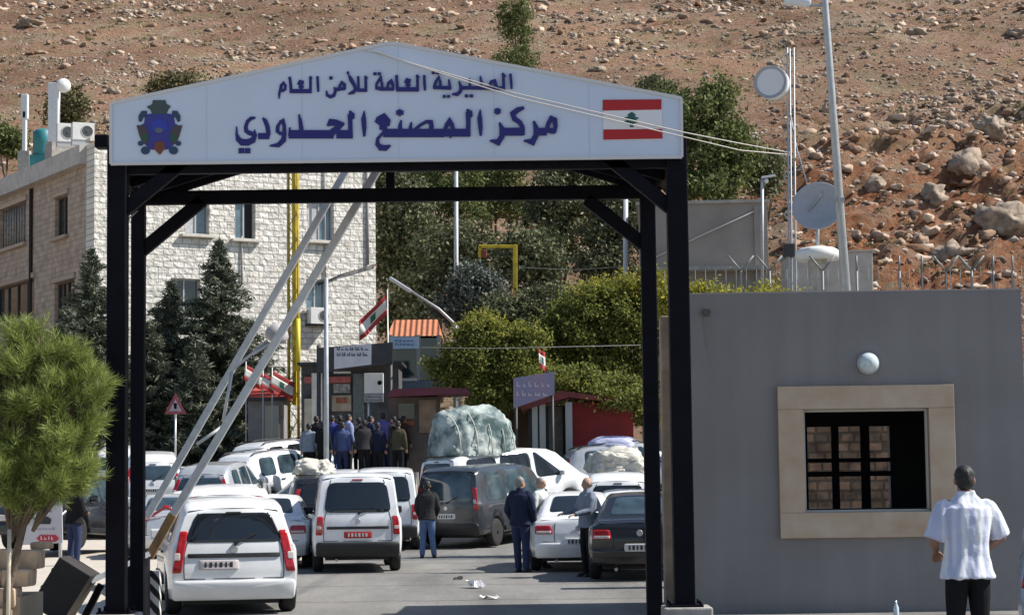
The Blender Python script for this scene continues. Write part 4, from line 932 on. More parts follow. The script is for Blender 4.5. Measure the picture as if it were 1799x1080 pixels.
# tower booth with the orange roof
Y = 72.0; o = base(730, Y); t = empty("tiled_roof_booth", o, 0, "dark-windowed booth with an orange hipped tile roof and a pale blue sign", "booth")
mb = MB(); pbox(mb, 688, 590, 770, 668, Y, 2.2, o); mb.build("glazing", GLASS, t)
mb = MB()
for p0, p1 in ((682, 689), (732, 738), (768, 774)): pbox(mb, p0, 588, p1, 668, Y - .04, .12, o); mb.build("corner_post", mat("booth_post", (.30, .30, .30), .6), t); mb = MB()
mb = MB(); pbox(mb, 680, 668, 776, 690, Y - .1, 2.4, o); mb.build("base_slab", mat("slate_panel", (0.14, .18, .22), .6, var=.2), t)
mb = MB(); pbox(mb, 700, 664, 732, 669, Y - .14, .06, o); mb.build("ledge", LIME, t)
mb = MB(); pbox(mb, 690, 690, 766, 905, Y + .2, 2.0, o); mb.build("lower_wall", mat("brown_dark_wall", (.09, .075, .065), .8, var=.3), t)
h = hip_roof(1.94, 2.2, .66, .0, 0.80).build("roof", TILE, t); h.location = (PX(730, Y) - o.x, 1.1, PZ(590, Y, 730) - o.z)
mb = MB(); pbox(mb, 684, 591, 735, 613, Y - .2, .08, o); b_ = mb.build("sign_board", mat("pale_blue_sign", (0.42, .54, .66), .5, var=.05), t); textlines("script", 694, 595, 728, 608, Y - .2, o, mat("script_blue", (0.03, .10, .25), .6), b_, 2, 5)
# maroon canopy and booth beneath it
Y = 62.0; o = base(750, Y); t = empty("canopy_booth", o, 0, "brown booth beneath a maroon canopy to the left of the loaded roof rack", "booth")
mb = MB(); pbox(mb, 684, 697, 770, 905, Y + .3, 1.8, o); mb.build("wall", mat("booth_brown", (0.12, .09, .075), .8, var=.3, scale=2), t)
mb = MB(); quad(mb, [(676, 697), (826, 690), (820, 682), (770, 680), (690, 683)], Y - .4, 2.4, o); mb.build("canopy", MAROON, t, clean=True)
mb = MB(); pbox(mb, 700, 708, 728, 736, Y + .24, .06, o); mb.build("window", GLASS, t); mb = MB(); pbox(mb, 700, 738, 728, 748, Y + .24, .06, o); mb.build("shelf", mat("shelf_rust", (.22, .07, .03), .7, var=.3), t)
mb = MB(); pbox(mb, 736, 702, 766, 760, Y + .24, .06, o); mb.build("door", mat("door_tan", (.24, .155, .10), .6, var=.3, scale=3), t)
# brown hoarding
Y = 68.0; o = base(905, Y); mb = MB(); pbox(mb, 845, 690, 945, 905, Y, .3, o, .02); ob = mb.build("hoarding", mat("brown_hoarding", (.075, .045, .025), .85, var=.35, scale=1.4), None, o); tag(ob, "dark brown panel wall under the tree right of the bulging cargo bundle", "wall")
# red kiosk
Y = 63.6; o = base(1010, Y); t = empty("red_kiosk", o, 0, "red kiosk with a gabled roof and pale columns shaded by the big tree", "kiosk")
mb = MB(); pbox(mb, 1004, 706, 1112, 905, Y + .4, 2.4, o); mb.build("wall", mat("kiosk_red", (0.20, .010, .010), .7, var=.25, scale=2), t)
mb = MB(); quad(mb, [(918, 720), (1000, 697), (1085, 707), (1085, 699), (985, 686), (914, 711)], Y - .3, 2.4, o); mb.build("roof", mat("kiosk_roof", (.16, .03, .025), .7, var=.3), t, clean=True)
mb = MB(); pbox(mb, 930, 712, 1004, 905, Y + 1.2, .2, o); mb.build("recess_wall", mat("recess_dark", (.05, .05, .045), .8, var=.4, scale=3), t)
for p0, p1 in ((937, 944), (950, 958), (996, 1005)):
    mb = MB(); pbox(mb, p0, 706, p1, 905, Y - .05, .16, o); mb.build("column", mat("pale_column", (.34, .36, .36), .6), t)
mb = MB(); pbox(mb, 966, 714, 988, 905, Y + 1.1, .06, o); mb.build("door", mat("kiosk_door", (.13, .14, .11), .6, var=.3), t)
Y = 61.9; o = base(940, Y); t = empty("kiosk_banner", o, 0, "faded pink and blue slanted advertising panel beside the red kiosk's roof", "sign")
mb = MB(); quad(mb, [(902, 717), (974, 692), (974, 652), (902, 664)], Y, .08, o); b_ = mb.build("panel", mat("faded_poster", (0.30, .20, .28), .6, col2=(.16, .20, .33), scale=1.6), t, clean=True)
textlines("script", 908, 668, 966, 700, Y, o, mat("script_pale", (.45, .40, .45), .6), b_, 2, 12)
mb = MB()
for px in (906, 970): mb.tube([P(px, 690, Y + .12) - o, (P(px, 690, Y).x - o.x, .12, 0)], .05, 8); mb.build("leg", DK, t); mb = MB()
lebanon_flag("hanging_flag", P(946, 612, 60.5), P(958, 618, 60.6) - P(946, 612, 60.5), P(948, 645, 60.5) - P(946, 612, 60.5), "small drooping red flag half hidden in the big tree above the kiosk banner", "flag", wav=.03)
c = P(679, 516, 70); lebanon_flag("national_flag", c, P(630, 562, 70) - c, P(680, 552, 70.1) - c, "red and white striped cedar flag blowing left from its pole beside the orange roof", "flag", wav=.16, pole=[Vector((0.03, 0, .15)), Vector((0.05, 0.0, zg(70) - c.z))])

# ================================================================== masts, lamp posts, antennas
YEL = mat("yellow_paint", (0.58, 0.42, 0.02), 0.55, var=0.25, scale=3)
STEEL = mat("grey_pole_steel", (0.36, 0.38, 0.40), 0.5, metal=0.3, var=0.12, scale=6)
Y = 71.0; o = base(518, Y); t = empty("yellow_mast", o, 0, "tall yellow lattice mast standing in front of the stone building", "mast")
xa, xb = PX(509, Y) - o.x, PX(524, Y) - o.x; Ht = PZ(262, Y) - o.z; mb = MB()
mb.box((xa + (xb - xa) * .62, 0, Ht * .62), ((xb - xa) * .5, .14, Ht * .76), bev=.02); mb.build("mast_body", YEL, t)
mb = MB()
for x in (xa - .02, xb + .02):
    for y in (-.14, .14): mb.tube([(x, y, 0), (x, y, Ht)], .04, 6)
k = 0; z = 0
while z < Ht - .5:
    mb.bar((xa, -.15, z), (xb, -.15, z + .45), .03); mb.bar((xb, -.15, z + .45), (xa, -.15, z + .9), .03); z += .9
mb.build("lattice", mat("dirty_yellow", (0.34, 0.25, 0.03), .7, var=.4, scale=5), t)
mb = MB(); mb.tube([(PX(526, Y) - o.x, -.3, PZ(648, Y) - o.z), (PX(526, Y) - o.x, -.3, PZ(556, Y) - o.z)], .085, 10); mb.build("side_pipe", mat("bright_yellow", (0.72, .58, .04), .5), t)
def pole(name, pts_, r, label, cat="pole", m=STEEL, group=None, parent=None):
    mb = MB(); o = pts_[0]; mb.tube([p - o for p in pts_], r, 10); ob = mb.build(name, m, parent, o); return tag(ob, label, cat, group)
Y = 60.0; pole("grey_post", [base(573, Y), P(573, 488, Y)], [.085, .065], "plain grey post between the yellow mast and the white name board")
Y = 74.0; o = base(800, Y); t = empty("street_lamp", o, 0, "grey lamp on a slanting arm reaching left over the tiled booth", "street lamp")
mb = MB(); mb.tube([(0, 0, 0), P(800, 570, Y) - o, P(770, 542, Y) - o, P(715, 507, Y) - o], [.09, .07, .05, .04], 8); mb.build("pole", STEEL, t)
mb = MB(); a_, b_ = P(722, 512, Y) - o, P(684, 488, Y) - o; mb.bar(a_, b_, .24, .13, bev=.04); mb.build("lamp_head", mat("lamp_pale", (0.55, .58, .62), .4), t)
Y = 84.0; pole("thin_pole", [base(803, Y), P(801, 270, Y)], [.11, .09], "slim pale pole rising in front of the dark pine trees at mid picture")
Y = 80.0; pole("thin_pole", [base(1100, Y), P(1099, 335, Y)], [.11, .10], "light grey pole between the trees just left of the gate's right posts", m=mat("pale_pole", (.55, .56, .58), .5))
Y = 79.0; o = base(905, Y); t = empty("pipe_gallows", o, 0, "yellow goal-like pipe frame standing among the dark trees", "frame"); mb = MB()
mb.bar(P(905, 520, Y) - o, P(905, 430, Y) - o, .17, .17, bev=.02); mb.bar(P(841, 433, Y) - o, P(908, 433, Y) - o, .12, .12, bev=.02); mb.bar(P(843, 433, Y) - o, P(843, 452, Y) - o, .12, .12); mb.build("pipe_frame", YEL, t)
mb = MB(); mb.bar(P(905, 520, Y) - o, P(905, 800, Y) - o, .14, .14); mb.build("post", mat("dirty_yellow", (0.34, 0.25, 0.03), .7), t); mb = MB(); mb.box(P(850, 446, Y) - o, (.22, .2, .3), bev=.03); mb.build("hook_block", mat("red_brown", (.22, .05, .03), .7), t)
# right: dishes and lamp post above the booth
DISH = mat("dish_grey", (0.34, 0.36, 0.40), 0.5, var=.05)
def dish(parent, c, r, axis, deep=.18):
    mb = MB(); prof = [(r * k / 8, -deep * (1 - (k / 8) ** 2)) for k in range(1, 9)]
    outer = [(r + .02, .0)] + [(r * k / 8 + .02, -deep * (1 - (k / 8) ** 2) - .03) for k in range(8, 0, -1)]
    mb.lathe(prof + outer, c, axis, 28); return mb.build("dish", DISH, parent)
Y = 62.0; o = base(1386, Y); o.z = 0; t = empty("antenna_mast", o, 0, "lattice antenna mast carrying one dish high up on its left", "antenna")
mb = MB(); q = [P(1386, 505, Y) - o, P(1387, 300, Y) - o, P(1388, 85, Y) - o]; q[0].z = 0
for dx, dy in ((-.1, -.08), (.1, -.08), (0, .1)): mb.tube([v + Vector((dx, dy, 0)) for v in (q[0], q[2])], .03, 6)
zz = 0.0; Hm = q[2].z
while zz < Hm - .3:
    mb.bar((q[0].x - .1, -.08, zz), (q[0].x + .1, -.08, zz + .3), .022); mb.bar((q[0].x + .1, -.08, zz + .3), (q[0].x - .1, -.08, zz + .6), .022); zz += .6
mb.build("lattice", STEEL, t)
d_ = dish(t, P(1353, 144, Y - .3) - o, .49, (-0.32, -.95, .05)); mb = MB(); mb.lathe([(.5, -.02), (.5, -.42), (.42, -.46)], P(1355, 144, Y - .28) - o, (-0.32, -.95, .05), 28); mb.build("shroud", mat("shroud_white", (.68, .70, .74), .5), d_)
mb = MB(); mb.bar(P(1372, 144, Y) - o, P(1386, 144, Y) - o, .1); mb.tube([P(1388, 200, Y) - o, P(1400, 262, Y) - o, P(1418, 322, Y - .5) - o], .02, 6); mb.build("bracket", STEEL, t)
mb = MB(); mb.box(P(1386, 440, Y) - o, (.34, .3, .4), bev=.03); mb.build("equipment_box", DK, t)
Y = 60.0; o = base(1437, Y); o.z = 0; t = empty("satellite_dish", o, 0, "large grey satellite dish seen from behind on a short stem", "satellite dish")
dish(t, P(1436, 361, Y) - o, .74, (-0.28, -.9, .28), .2); mb = MB(); mb.tube([P(1436, 372, Y + .2) - o, P(1436, 450, Y + .2) - o], .06, 8); mb.tube([P(1420, 372, Y + .2) - o, P(1452, 330, Y + .2) - o], .03, 6); mb.build("stem", STEEL, t)
mb = MB(); pt = P(1436, 442, Y + .2) - o; mb.lathe([(.66, -.25), (.66, .0), (.5, .1), (.2, .15)], pt, n=20); mb.build("base_drum", mat("drum_white", (.70, .70, .68), .6), t); mb = MB(); mb.box((pt.x, .2, pt.z / 2 - .13), (.5, .5, pt.z - .25)); mb.build("pedestal", CONC2, t)
Y = 45.0; o = base(1484, Y); o.z = 0; t = empty("street_lamp", o, 0, "tall grey lamp post behind the booth leaning slightly left", "street lamp")
mb = MB(); q0 = P(1487, 520, Y) - o; q1 = P(1449, 0, Y) - o; dd = (q0 - q1); k = (q0.z) / dd.z if dd.z else 0; q00 = q0 - dd * (q0.z / -dd.z) if False else q0 + dd * (q0.z / -dd.z)
mb.tube([q00, q1, q1 - dd * .06], [.13, .075, .07], 10); mb.build("pole", mat("lamp_pole_grey", (.42, .44, .46), .5, metal=.3, var=.1), t)
mb = MB(); mb.bar(P(1424, 9, Y) - o, P(1452, 11, Y) - o, .05); mb.build("arm", STEEL, t)
mb = MB(); a_, b_ = P(1378, 1, Y) - o, P(1424, 7, Y) - o; mb.bar(a_, b_, .3, .15, bev=.05); mb.build("lamp_head", mat("lamp_white", (.66, .70, .74), .4), t)
mb = MB(); mb.bar(P(1470, 300, Y - .1) - o, P(1474, 372, Y - .1) - o, .03, .03); mb.box(P(1474, 352, Y) - o, (.22, .2, .1)); mb.build("clamp", STEEL, t)
Y = 66.0; o = base(1340, Y); o.z = 0; t = empty("yard_lamp", o, 0, "short thin yard lamp in front of the grey concrete building", "street lamp")
mb = MB(); mb.tube([P(1339, 520, Y) - o, P(1339, 315, Y) - o], .055, 8); mb.build("pole", STEEL, t); mb = MB(); mb.bar(P(1338, 312, Y) - o, P(1362, 308, Y) - o, .16, .06); mb.build("lamp_head", mat("lamp_white", (.66, .70, .74), .4), t); mb = MB(); mb.ball(P(1346, 318, Y) - o, .08); mb.build("lamp_globe", mat("lamp_white", (.66, .70, .74), .4), t)
# concrete building behind the booth
Y = 78.0; o = Vector((PX(1255, Y), Y, zg(Y))); t = empty("concrete_building", o, R(-4), "plain grey-brown concrete block behind the booth and the antenna mast", "building")
cm = mat("weathered_concrete", (0.30, 0.265, 0.24), .9, var=.14, scale=.7, bump=.3, bscale=6)
w = PX(1357, Y) - PX(1130, Y); zt = PZ(362, Y) - o.z; xc = (PX(1357, Y) + PX(1130, Y)) / 2 - o.x
mb = MB(); mb.box((xc, 3, zt / 2), (w, 6, zt)); b_ = mb.build("wall", cm, t)
mb = MB(); mb.box((xc, 3, zt + .06), (w + .2, 6.2, .12)); mb.build("roof", CONC2, t)
mb = MB(); mb.box((PX(1338, Y) - o.x, -.04, zt / 2 - .05), (.16, .1, zt - .2)); mb.build("pilaster", cm, t)
mb = MB(); mb.box((xc, -.35, PZ(478, Y) - o.z), (w, .7, .14)); mb.build("ledge", CONC2, t)
mb = MB(); mb.tube([P(1150, 452, Y - .1) - o, P(1240, 410, Y - .1) - o, P(1324, 372, Y - .1) - o], .03, 6); ob = mb.build("cable", mat("pale_cable", (.55, .52, .48), .6), t)
Y = 72.0; o = Vector((PX(1472, Y), Y, zg(Y))); mb = MB(); a_, b_ = PX(1402, Y), PX(1545, Y); hh = PZ(450, Y) - o.z
mb.box((0, 1.5, hh / 2), (b_ - a_, 3, hh), bev=.03); mb.box((0, 1.5, hh + .03), (b_ - a_ + .15, 3.1, .06)); ob = mb.build("low_concrete_hut", mat("light_concrete", (.42, .39, .36), .9, var=.15, scale=1.5, bump=.3), None, o); tag(ob, "low pale concrete hut behind the wire fence under the large dish", "hut")
# wire fence with forked tops
Y = 56.0; o = base(1540, Y); t = empty("wire_fence", o, 0, "wire security fence with forked posts behind the booth's roof line", "fence"); o = o.copy()
FW = mat("fence_steel", (.20, .21, .21), .6, metal=.3)
fx = [1302, 1352, 1445, 1505, 1580, 1620, 1662, 1707, 1745, 1779, 1812]
for px in fx:
    mb = MB(); top = P(px, 476, Y) - o; mb.tube([(top.x, 0, 0), top], .035, 6)
    if px < 1500 or px in (1662, 1707): 
        for s in (-1, 1): mb.tube([top, top + Vector((s * .35, 0, .42))], .03, 6)
    else: mb.tube([top, top + Vector((0.0, 0, .42))], .03, 6)
    mb.build("fence_post", FW, t)
mb = MB(); x0, x1 = P(1150, 480, Y).x - o.x, P(1900, 480, Y).x - o.x
for k in range(14): mb.tube([(x0, 0.03, 2.0 + .27 * k), (x1, 0.03, 2.0 + .27 * k)], .008, 4)
xx = x0
while xx < x1: mb.tube([(xx, 0.035, 2.0), (xx, 0.035, PZ(478, Y) - o.z)], .007, 4); xx += .28
ob = mb.build("wire_mesh", FW, t); ob["kind"] = "stuff"
# thin cables
for i, (pp, lb) in enumerate((([(740, 610, 64), (860, 612, 63), (1125, 606, 58)], "thin pale cable crossing the big tree at the sign board's height"), ([(920, 470, 80), (1010, 474, 80), (1100, 468, 80)], "thin cable between the dark pines and the light grey pole"), ([(280, 345, 24.8), (240, 372, 24.4), (222, 388, 22.7)], "short cable along the left brace of the gate"))):
    q = [P(*p) for p in pp]; mb = MB(); mb.tube(q, .010 if i < 2 else .008, 6); ob = mb.build("thin_cable", mat("pale_cable", (.55, .52, .48), .6)); tag(ob, lb, "cable")
# ================================================================== vegetation
def cards(name, C, D, U, L, Wd, m, parent=None, loc=None, taper=True):
    """leaf-sized faces: centres C, axis D (unit), side U (unit), lengths L, widths Wd"""
    C = np.asarray(C); L = np.asarray(L)[:, None] * .5; Wd = np.asarray(Wd)[:, None] * .5
    n = len(C)
    if taper: V = np.stack([C - D * L, C + U * Wd - D * L * .1, C + D * L, C - U * Wd - D * L * .1], 1)
    else: V = np.stack([C - D * L - U * Wd, C - D * L + U * Wd, C + D * L + U * Wd, C + D * L - U * Wd], 1)
    F = np.arange(n * 4).reshape(n, 4)
    return mesh_obj(name, np_mesh(name, V.reshape(-1, 3), F), m, parent, loc)
def unit(a): return a / np.maximum(1e-9, np.linalg.norm(a, axis=-1, keepdims=True))
def perp(D, rs): return unit(np.cross(D, rs.standard_normal(D.shape)))
LM = dict(
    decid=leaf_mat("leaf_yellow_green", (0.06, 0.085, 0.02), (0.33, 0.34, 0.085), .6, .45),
    decid_hi=leaf_mat("leaf_yellow_sun_tint", (0.15, 0.16, 0.03), (0.44, 0.41, 0.07), .6, .45),  # yellow leaves and dry grass; also paints sunlight on crown tops
    pine=leaf_mat("pine_dark_green", (0.055, 0.07, 0.035), (0.21, 0.22, 0.115), .7, .15),
    pine2=leaf_mat("pine_mid_green", (0.06, 0.085, 0.03), (0.22, 0.25, 0.09), .7, .2),
    fir=leaf_mat("fir_dark", (0.035, 0.05, 0.035), (0.20, 0.215, 0.15), .7, .1),
    olive=leaf_mat("olive_grey", (0.06, 0.075, 0.06), (0.20, 0.22, 0.19), .7, .15),
    young=leaf_mat("young_pine_needles", (0.10, 0.145, 0.03), (0.40, 0.46, 0.14), .6, .25),
    scrub=leaf_mat("dry_scrub", (0.05, 0.05, 0.02), (0.18, 0.17, 0.08), .8, .15))
BARK = mat("grey_brown_bark", (0.12, 0.09, 0.065), 0.9, var=0.35, scale=8, bump=0.8)
def crown_points(rs, lobes, n_clump, per, spread):
    Cs = []
    for (c, r, wgt) in lobes:
        k = max(3, int(n_clump * wgt)); d = unit(rs.standard_normal((k, 3))); rad = rs.rand(k, 1) ** .38
        cc = np.array(c) + d * rad * np.array(r)
        s = spread * (0.6 + 0.8 * rs.rand(k))
        g = rs.standard_normal((k, per, 3)) * s[:, None, None] * np.array([1, 1, .75])
        Cs.append((cc[:, None, :] + g).reshape(-1, 3))
    return np.concatenate(Cs)
def broad_tree(name, base_, lobes, n_clump, per, spread, leaf, m, label, cat="tree", group=None, seed=1, trunk_r=.16, m2=None, hi=None, limbs=True):
    """lobes: ((cx,cy,cz),(rx,ry,rz),weight) relative to the tree's base"""
    rs = np.random.RandomState(seed); t = empty(name, base_, 0, label, cat, group)
    C = crown_points(rs, lobes, n_clump, per, spread); C = C[C[:, 2] > .15]
    D = unit(rs.standard_normal(C.shape) + np.array([0, 0, .2])); U = perp(D, rs); L = leaf * rs.uniform(.6, 1.4, len(C))
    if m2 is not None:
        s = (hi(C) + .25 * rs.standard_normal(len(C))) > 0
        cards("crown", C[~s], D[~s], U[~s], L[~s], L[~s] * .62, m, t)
        if s.any(): cards("painted_sunlit_leaves", C[s], D[s], U[s], L[s], L[s] * .62, m2, t)  # paler leaves put sunlight into the colour of the upper crown
    else: cards("crown", C, D, U, L, L * .62, m, t)
    if trunk_r:
        mb = MB(); top = max(l[0][2] for l in lobes); x0 = lobes[0][0]
        mid = Vector((x0[0] * .4, x0[1] * .4, top * .45)); mb.tube([(0, 0, -.1), mid * .5, mid], [trunk_r, trunk_r * .85, trunk_r * .7], 8)
        if limbs:
            for (c, r, w) in lobes:
                c = Vector(c); mb.tube([mid * .9, mid.lerp(c, .5) + Vector((0, 0, -.15)), c + Vector((0, 0, r[2] * .3))], [trunk_r * .6, trunk_r * .4, trunk_r * .12], 6)
                for q in range(3):
                    e = c + Vector((rs.uniform(-1, 1) * r[0], rs.uniform(-1, 1) * r[1], rs.uniform(-.3, .8) * r[2])) * .75
                    mb.tube([mid.lerp(c, .6), e], [trunk_r * .25, trunk_r * .06], 5)
        mb.build("trunk", BARK, t)
    return t
def px_lobe(px, py, rx, ry, Y, o, w=1.0, dep=None, dy=0.0):
    s = FPX / Y; c = P(px, py, Y) - o
    return ((c.x, c.y + dy, c.z), (rx / s, (dep if dep else rx * .8) / s, ry / s), w)

# the big yellow-green tree in the middle
Y = 68.5; o = base(1045, Y)
lb = [px_lobe(1040, 575, 75, 78, Y, o, .9), px_lobe(1120, 570, 75, 88, Y, o, 1.0), px_lobe(1075, 520, 50, 32, Y, o, .35), px_lobe(1150, 500, 36, 26, Y, o, .2), px_lobe(1060, 665, 85, 52, Y, o, .7), px_lobe(985, 610, 50, 52, Y, o, .4), px_lobe(1175, 545, 40, 52, Y, o, .35), px_lobe(1130, 690, 60, 50, Y, o, .4), px_lobe(985, 560, 30, 24, Y, o, .14), px_lobe(1085, 695, 72, 30, Y - 4.2, o, .38), px_lobe(1010, 668, 46, 24, Y - 4, o, .16), px_lobe(1130, 725, 30, 30, Y - 4, o, .14)]
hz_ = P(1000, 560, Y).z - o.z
broad_tree("broadleaf_tree", o, lb, 125, 150, .17, .11, LM["decid"], "large spreading yellow-green tree, its sunlit top coloured in paler, over the red kiosk", seed=3, trunk_r=.11, m2=LM["decid_hi"], hi=lambda C: (C[:, 2] - hz_ - .85) * 0.8 - .2 + .3 * (C[:, 0] > 1.2))
Y = 66.8; o = base(850, Y)
lb = [px_lobe(850, 620, 72, 58, Y, o, .9), px_lobe(905, 650, 62, 56, Y, o, .8), px_lobe(800, 645, 45, 48, Y, o, .4), px_lobe(950, 690, 60, 40, Y + .5, o, .4), px_lobe(860, 690, 70, 36, Y, o, .4), px_lobe(845, 575, 36, 24, Y, o, .2), px_lobe(925, 600, 40, 30, Y, o, .25)]
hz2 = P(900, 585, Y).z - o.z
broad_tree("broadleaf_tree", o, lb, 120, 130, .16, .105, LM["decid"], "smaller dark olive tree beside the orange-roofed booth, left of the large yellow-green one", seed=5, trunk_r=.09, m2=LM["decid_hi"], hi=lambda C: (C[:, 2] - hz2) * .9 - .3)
Y = 72.5; o = base(915, Y)
broad_tree("broadleaf_tree", o, [px_lobe(905, 560, 62, 52, Y, o, 1), px_lobe(960, 545, 50, 46, Y, o, .8), px_lobe(930, 620, 70, 50, Y, o, .7)], 110, 90, .18, .12, LM["pine"], "dark green tree filling the gap between the two yellow-green trees", seed=6, trunk_r=.12)
Y = 46.0; o = base(1300, Y)
broad_tree("broadleaf_tree", o, [px_lobe(1240, 545, 62, 42, Y, o, .8), px_lobe(1345, 545, 70, 40, Y, o, .9), px_lobe(1185, 530, 40, 40, Y, o, .4), px_lobe(1290, 600, 90, 60, Y, o, .5)], 150, 60, .14, .09, LM["decid_hi"], "low yellowing treetop showing just over the booth's roof edge", seed=9, trunk_r=.12)
# dark pines on the slope behind
def pine_tree(px, py, rx, ry, Y, label, seed, m=None, group="dark pines on the slope", extra=(), dens=1.0):
    p = P(px, py + ry, Y); o = Vector((p.x, Y, hill_z(p.x, Y) - .1 if Y > 86 else zg(Y)))
    lbs = [px_lobe(px, py, rx, ry, Y, o, 1.0)] + [px_lobe(a, b, c, d, Y + e, o, w) for (a, b, c, d, e, w) in extra]
    return broad_tree("pine_tree", o, lbs, int(95 * dens), 70, .26, .19, m or LM["pine"], label, "tree", group, seed, .17)
pine_tree(715, 395, 62, 85, 92, "dark pine just right of the stone building's edge", 11, extra=((690, 330, 40, 45, .5, .4), (740, 460, 55, 50, -.5, .4), (692, 470, 38, 60, .8, .45), (700, 560, 40, 50, .8, .4)))
pine_tree(770, 310, 80, 60, 97, "pale-tipped pine directly under the sign's middle, left of the slim pole", 12, LM["pine2"], extra=((800, 370, 55, 50, .6, .4),))
pine_tree(870, 330, 75, 62, 101, "pine between the slim pole and the yellow pipe frame", 13, LM["pine2"], extra=((850, 260, 60, 50, 1, .4),))
pine_tree(985, 365, 78, 80, 96, "broad dark pine right of the yellow pipe frame", 14, extra=((1015, 300, 60, 50, .6, .4), (960, 440, 60, 50, -.6, .4)), dens=1.25)
pine_tree(1075, 385, 58, 95, 90, "dark pine behind the light grey pole", 15, extra=((1060, 470, 55, 40, -.5, .3), (1110, 330, 40, 40, .4, .3)))
pine_tree(805, 445, 70, 62, 88, "lower dark pine filling the gap behind the slanting street lamp", 16, extra=((740, 520, 60, 50, -.5, .5),))
pine_tree(930, 455, 66, 55, 86.5, "dark bushy pine right behind the yellow pipe frame's post", 17)
pine_tree(1235, 240, 66, 90, 91, "green pine rising right of the sign's end", 18, LM["pine2"], extra=((1290, 275, 42, 62, .5, .45), (1175, 190, 50, 42, .6, .35), (1268, 170, 24, 30, .2, .12), (1240, 330, 70, 30, -.3, .4)), dens=1.35)
pine_tree(1345, 310, 34, 50, 93, "small dark pine behind the antenna mast", 19, dens=.5)
pine_tree(905, 45, 30, 62, 168, "narrow pine alone on the hillside above the sign", 20, LM["pine2"], dens=.8, group="hillside pines")
pine_tree(1155, 155, 34, 20, 150, "low dark bush on the hillside behind the sign's right shoulder", 23, dens=.5, group="hillside pines")
pine_tree(905, 110, 40, 30, 160, "second dark pine on the hillside, just behind the sign's slope", 24, LM["pine2"], dens=.6, group="hillside pines")
pine_tree(120, 192, 45, 34, 120, "olive bush behind the antenna columns on the roof", 25, LM["scrub"], dens=.6, group="hillside bushes")
pine_tree(320, 152, 62, 22, 128, "olive bush just above the sign's left slope", 26, LM["scrub"], dens=.6, group="hillside bushes")
pine_tree(12, 250, 26, 28, 110, "green bush at the left edge beside the flat roof", 27, LM["pine2"], dens=.5, group="hillside bushes")
pine_tree(1170, 290, 26, 60, 100, "dim bush behind the gate's right brace", 28, dens=.5)
Y = 75.5; o = base(840, Y)
broad_tree("olive_tree", o, [px_lobe(835, 510, 48, 45, Y, o, 1), px_lobe(800, 545, 40, 30, Y, o, .5), px_lobe(868, 548, 40, 32, Y, o, .5)], 130, 60, .17, .13, LM["olive"], "silver-grey olive tree under the yellow pipe frame", seed=31, trunk_r=.12)
# dark firs by the stone building
def fir_tree(px, ytop, ybot, half, Y, label, seed):
    rs = np.random.RandomState(seed); o = base(px, Y); s = FPX / Y
    zt = PZ(ytop, Y, px) - o.z; R0 = half / s; t = empty("fir_tree", o, 0, label, "tree", "dark firs in front of the stone building")
    Cs = []; Ds = []; Ls = []; mb = MB(); mb.tube([(0, 0, 0), (0, 0, zt * .6), (0, 0, zt)], [.14, .08, .015], 7)
    z = .25
    while z < zt:
        f = (1 - z / zt); r = 1.2 * R0 * (f ** .85) * rs.uniform(.7, 1.2) + .05; nb = int(6 + 9 * f)
        for k in range(nb):
            a = rs.uniform(0, 6.28); rr = r * rs.uniform(.5, 1.2); d = np.array([math.cos(a), math.sin(a), 0]); n = int(16 + 62 * rr)
            u = rs.rand(n) ** .7; sag = .28 * rr; lift = rs.uniform(-.1, .35) * rr
            pts_ = d[None] * (u * rr)[:, None] + np.array([0, 0, z])[None] + np.stack([0 * u, 0 * u, lift * u - sag * u * u * .6], 1)
            pts_ += rs.standard_normal((n, 3)) * np.array([.07, .07, .05])
            dd = unit(d[None] * .7 + rs.standard_normal((n, 3)) * .55 + np.array([0, 0, .15])); Cs.append(pts_); Ds.append(dd); Ls.append(rs.uniform(.14, .34, n))
            if rr > .5: mb.tube([(0, 0, z), tuple(d * rr * .55 + np.array([0, 0, z + lift * .5])), tuple(d * rr * .95 + np.array([0, 0, z + lift - sag * .6]))], [.03, .02, .006], 4)
        z += rs.uniform(.12, .20)
    C = np.concatenate(Cs); D = np.concatenate(Ds); L = np.concatenate(Ls)
    cards("crown", C, D, perp(D, rs), L, L * .22, LM["fir"], t); mb.build("trunk", BARK, t)
fir_tree(385, 420, 770, 122, 74.5, "tall dark fir with a pointed top between the boom rails and the gate post", 41)
fir_tree(300, 498, 770, 125, 75, "shorter dark fir in the middle of the group by the stone building", 42)
fir_tree(158, 440, 770, 115, 71, "dark fir left of the gate's left posts, in front of the brown wall", 43)
fir_tree(118, 540, 780, 100, 68, "low dark fir behind the young bright pine", 44)
fir_tree(262, 560, 790, 105, 73, "dark fir just right of the gate's left posts", 45)
fir_tree(345, 590, 790, 80, 72, "low bushy fir behind the triangular road sign", 46)
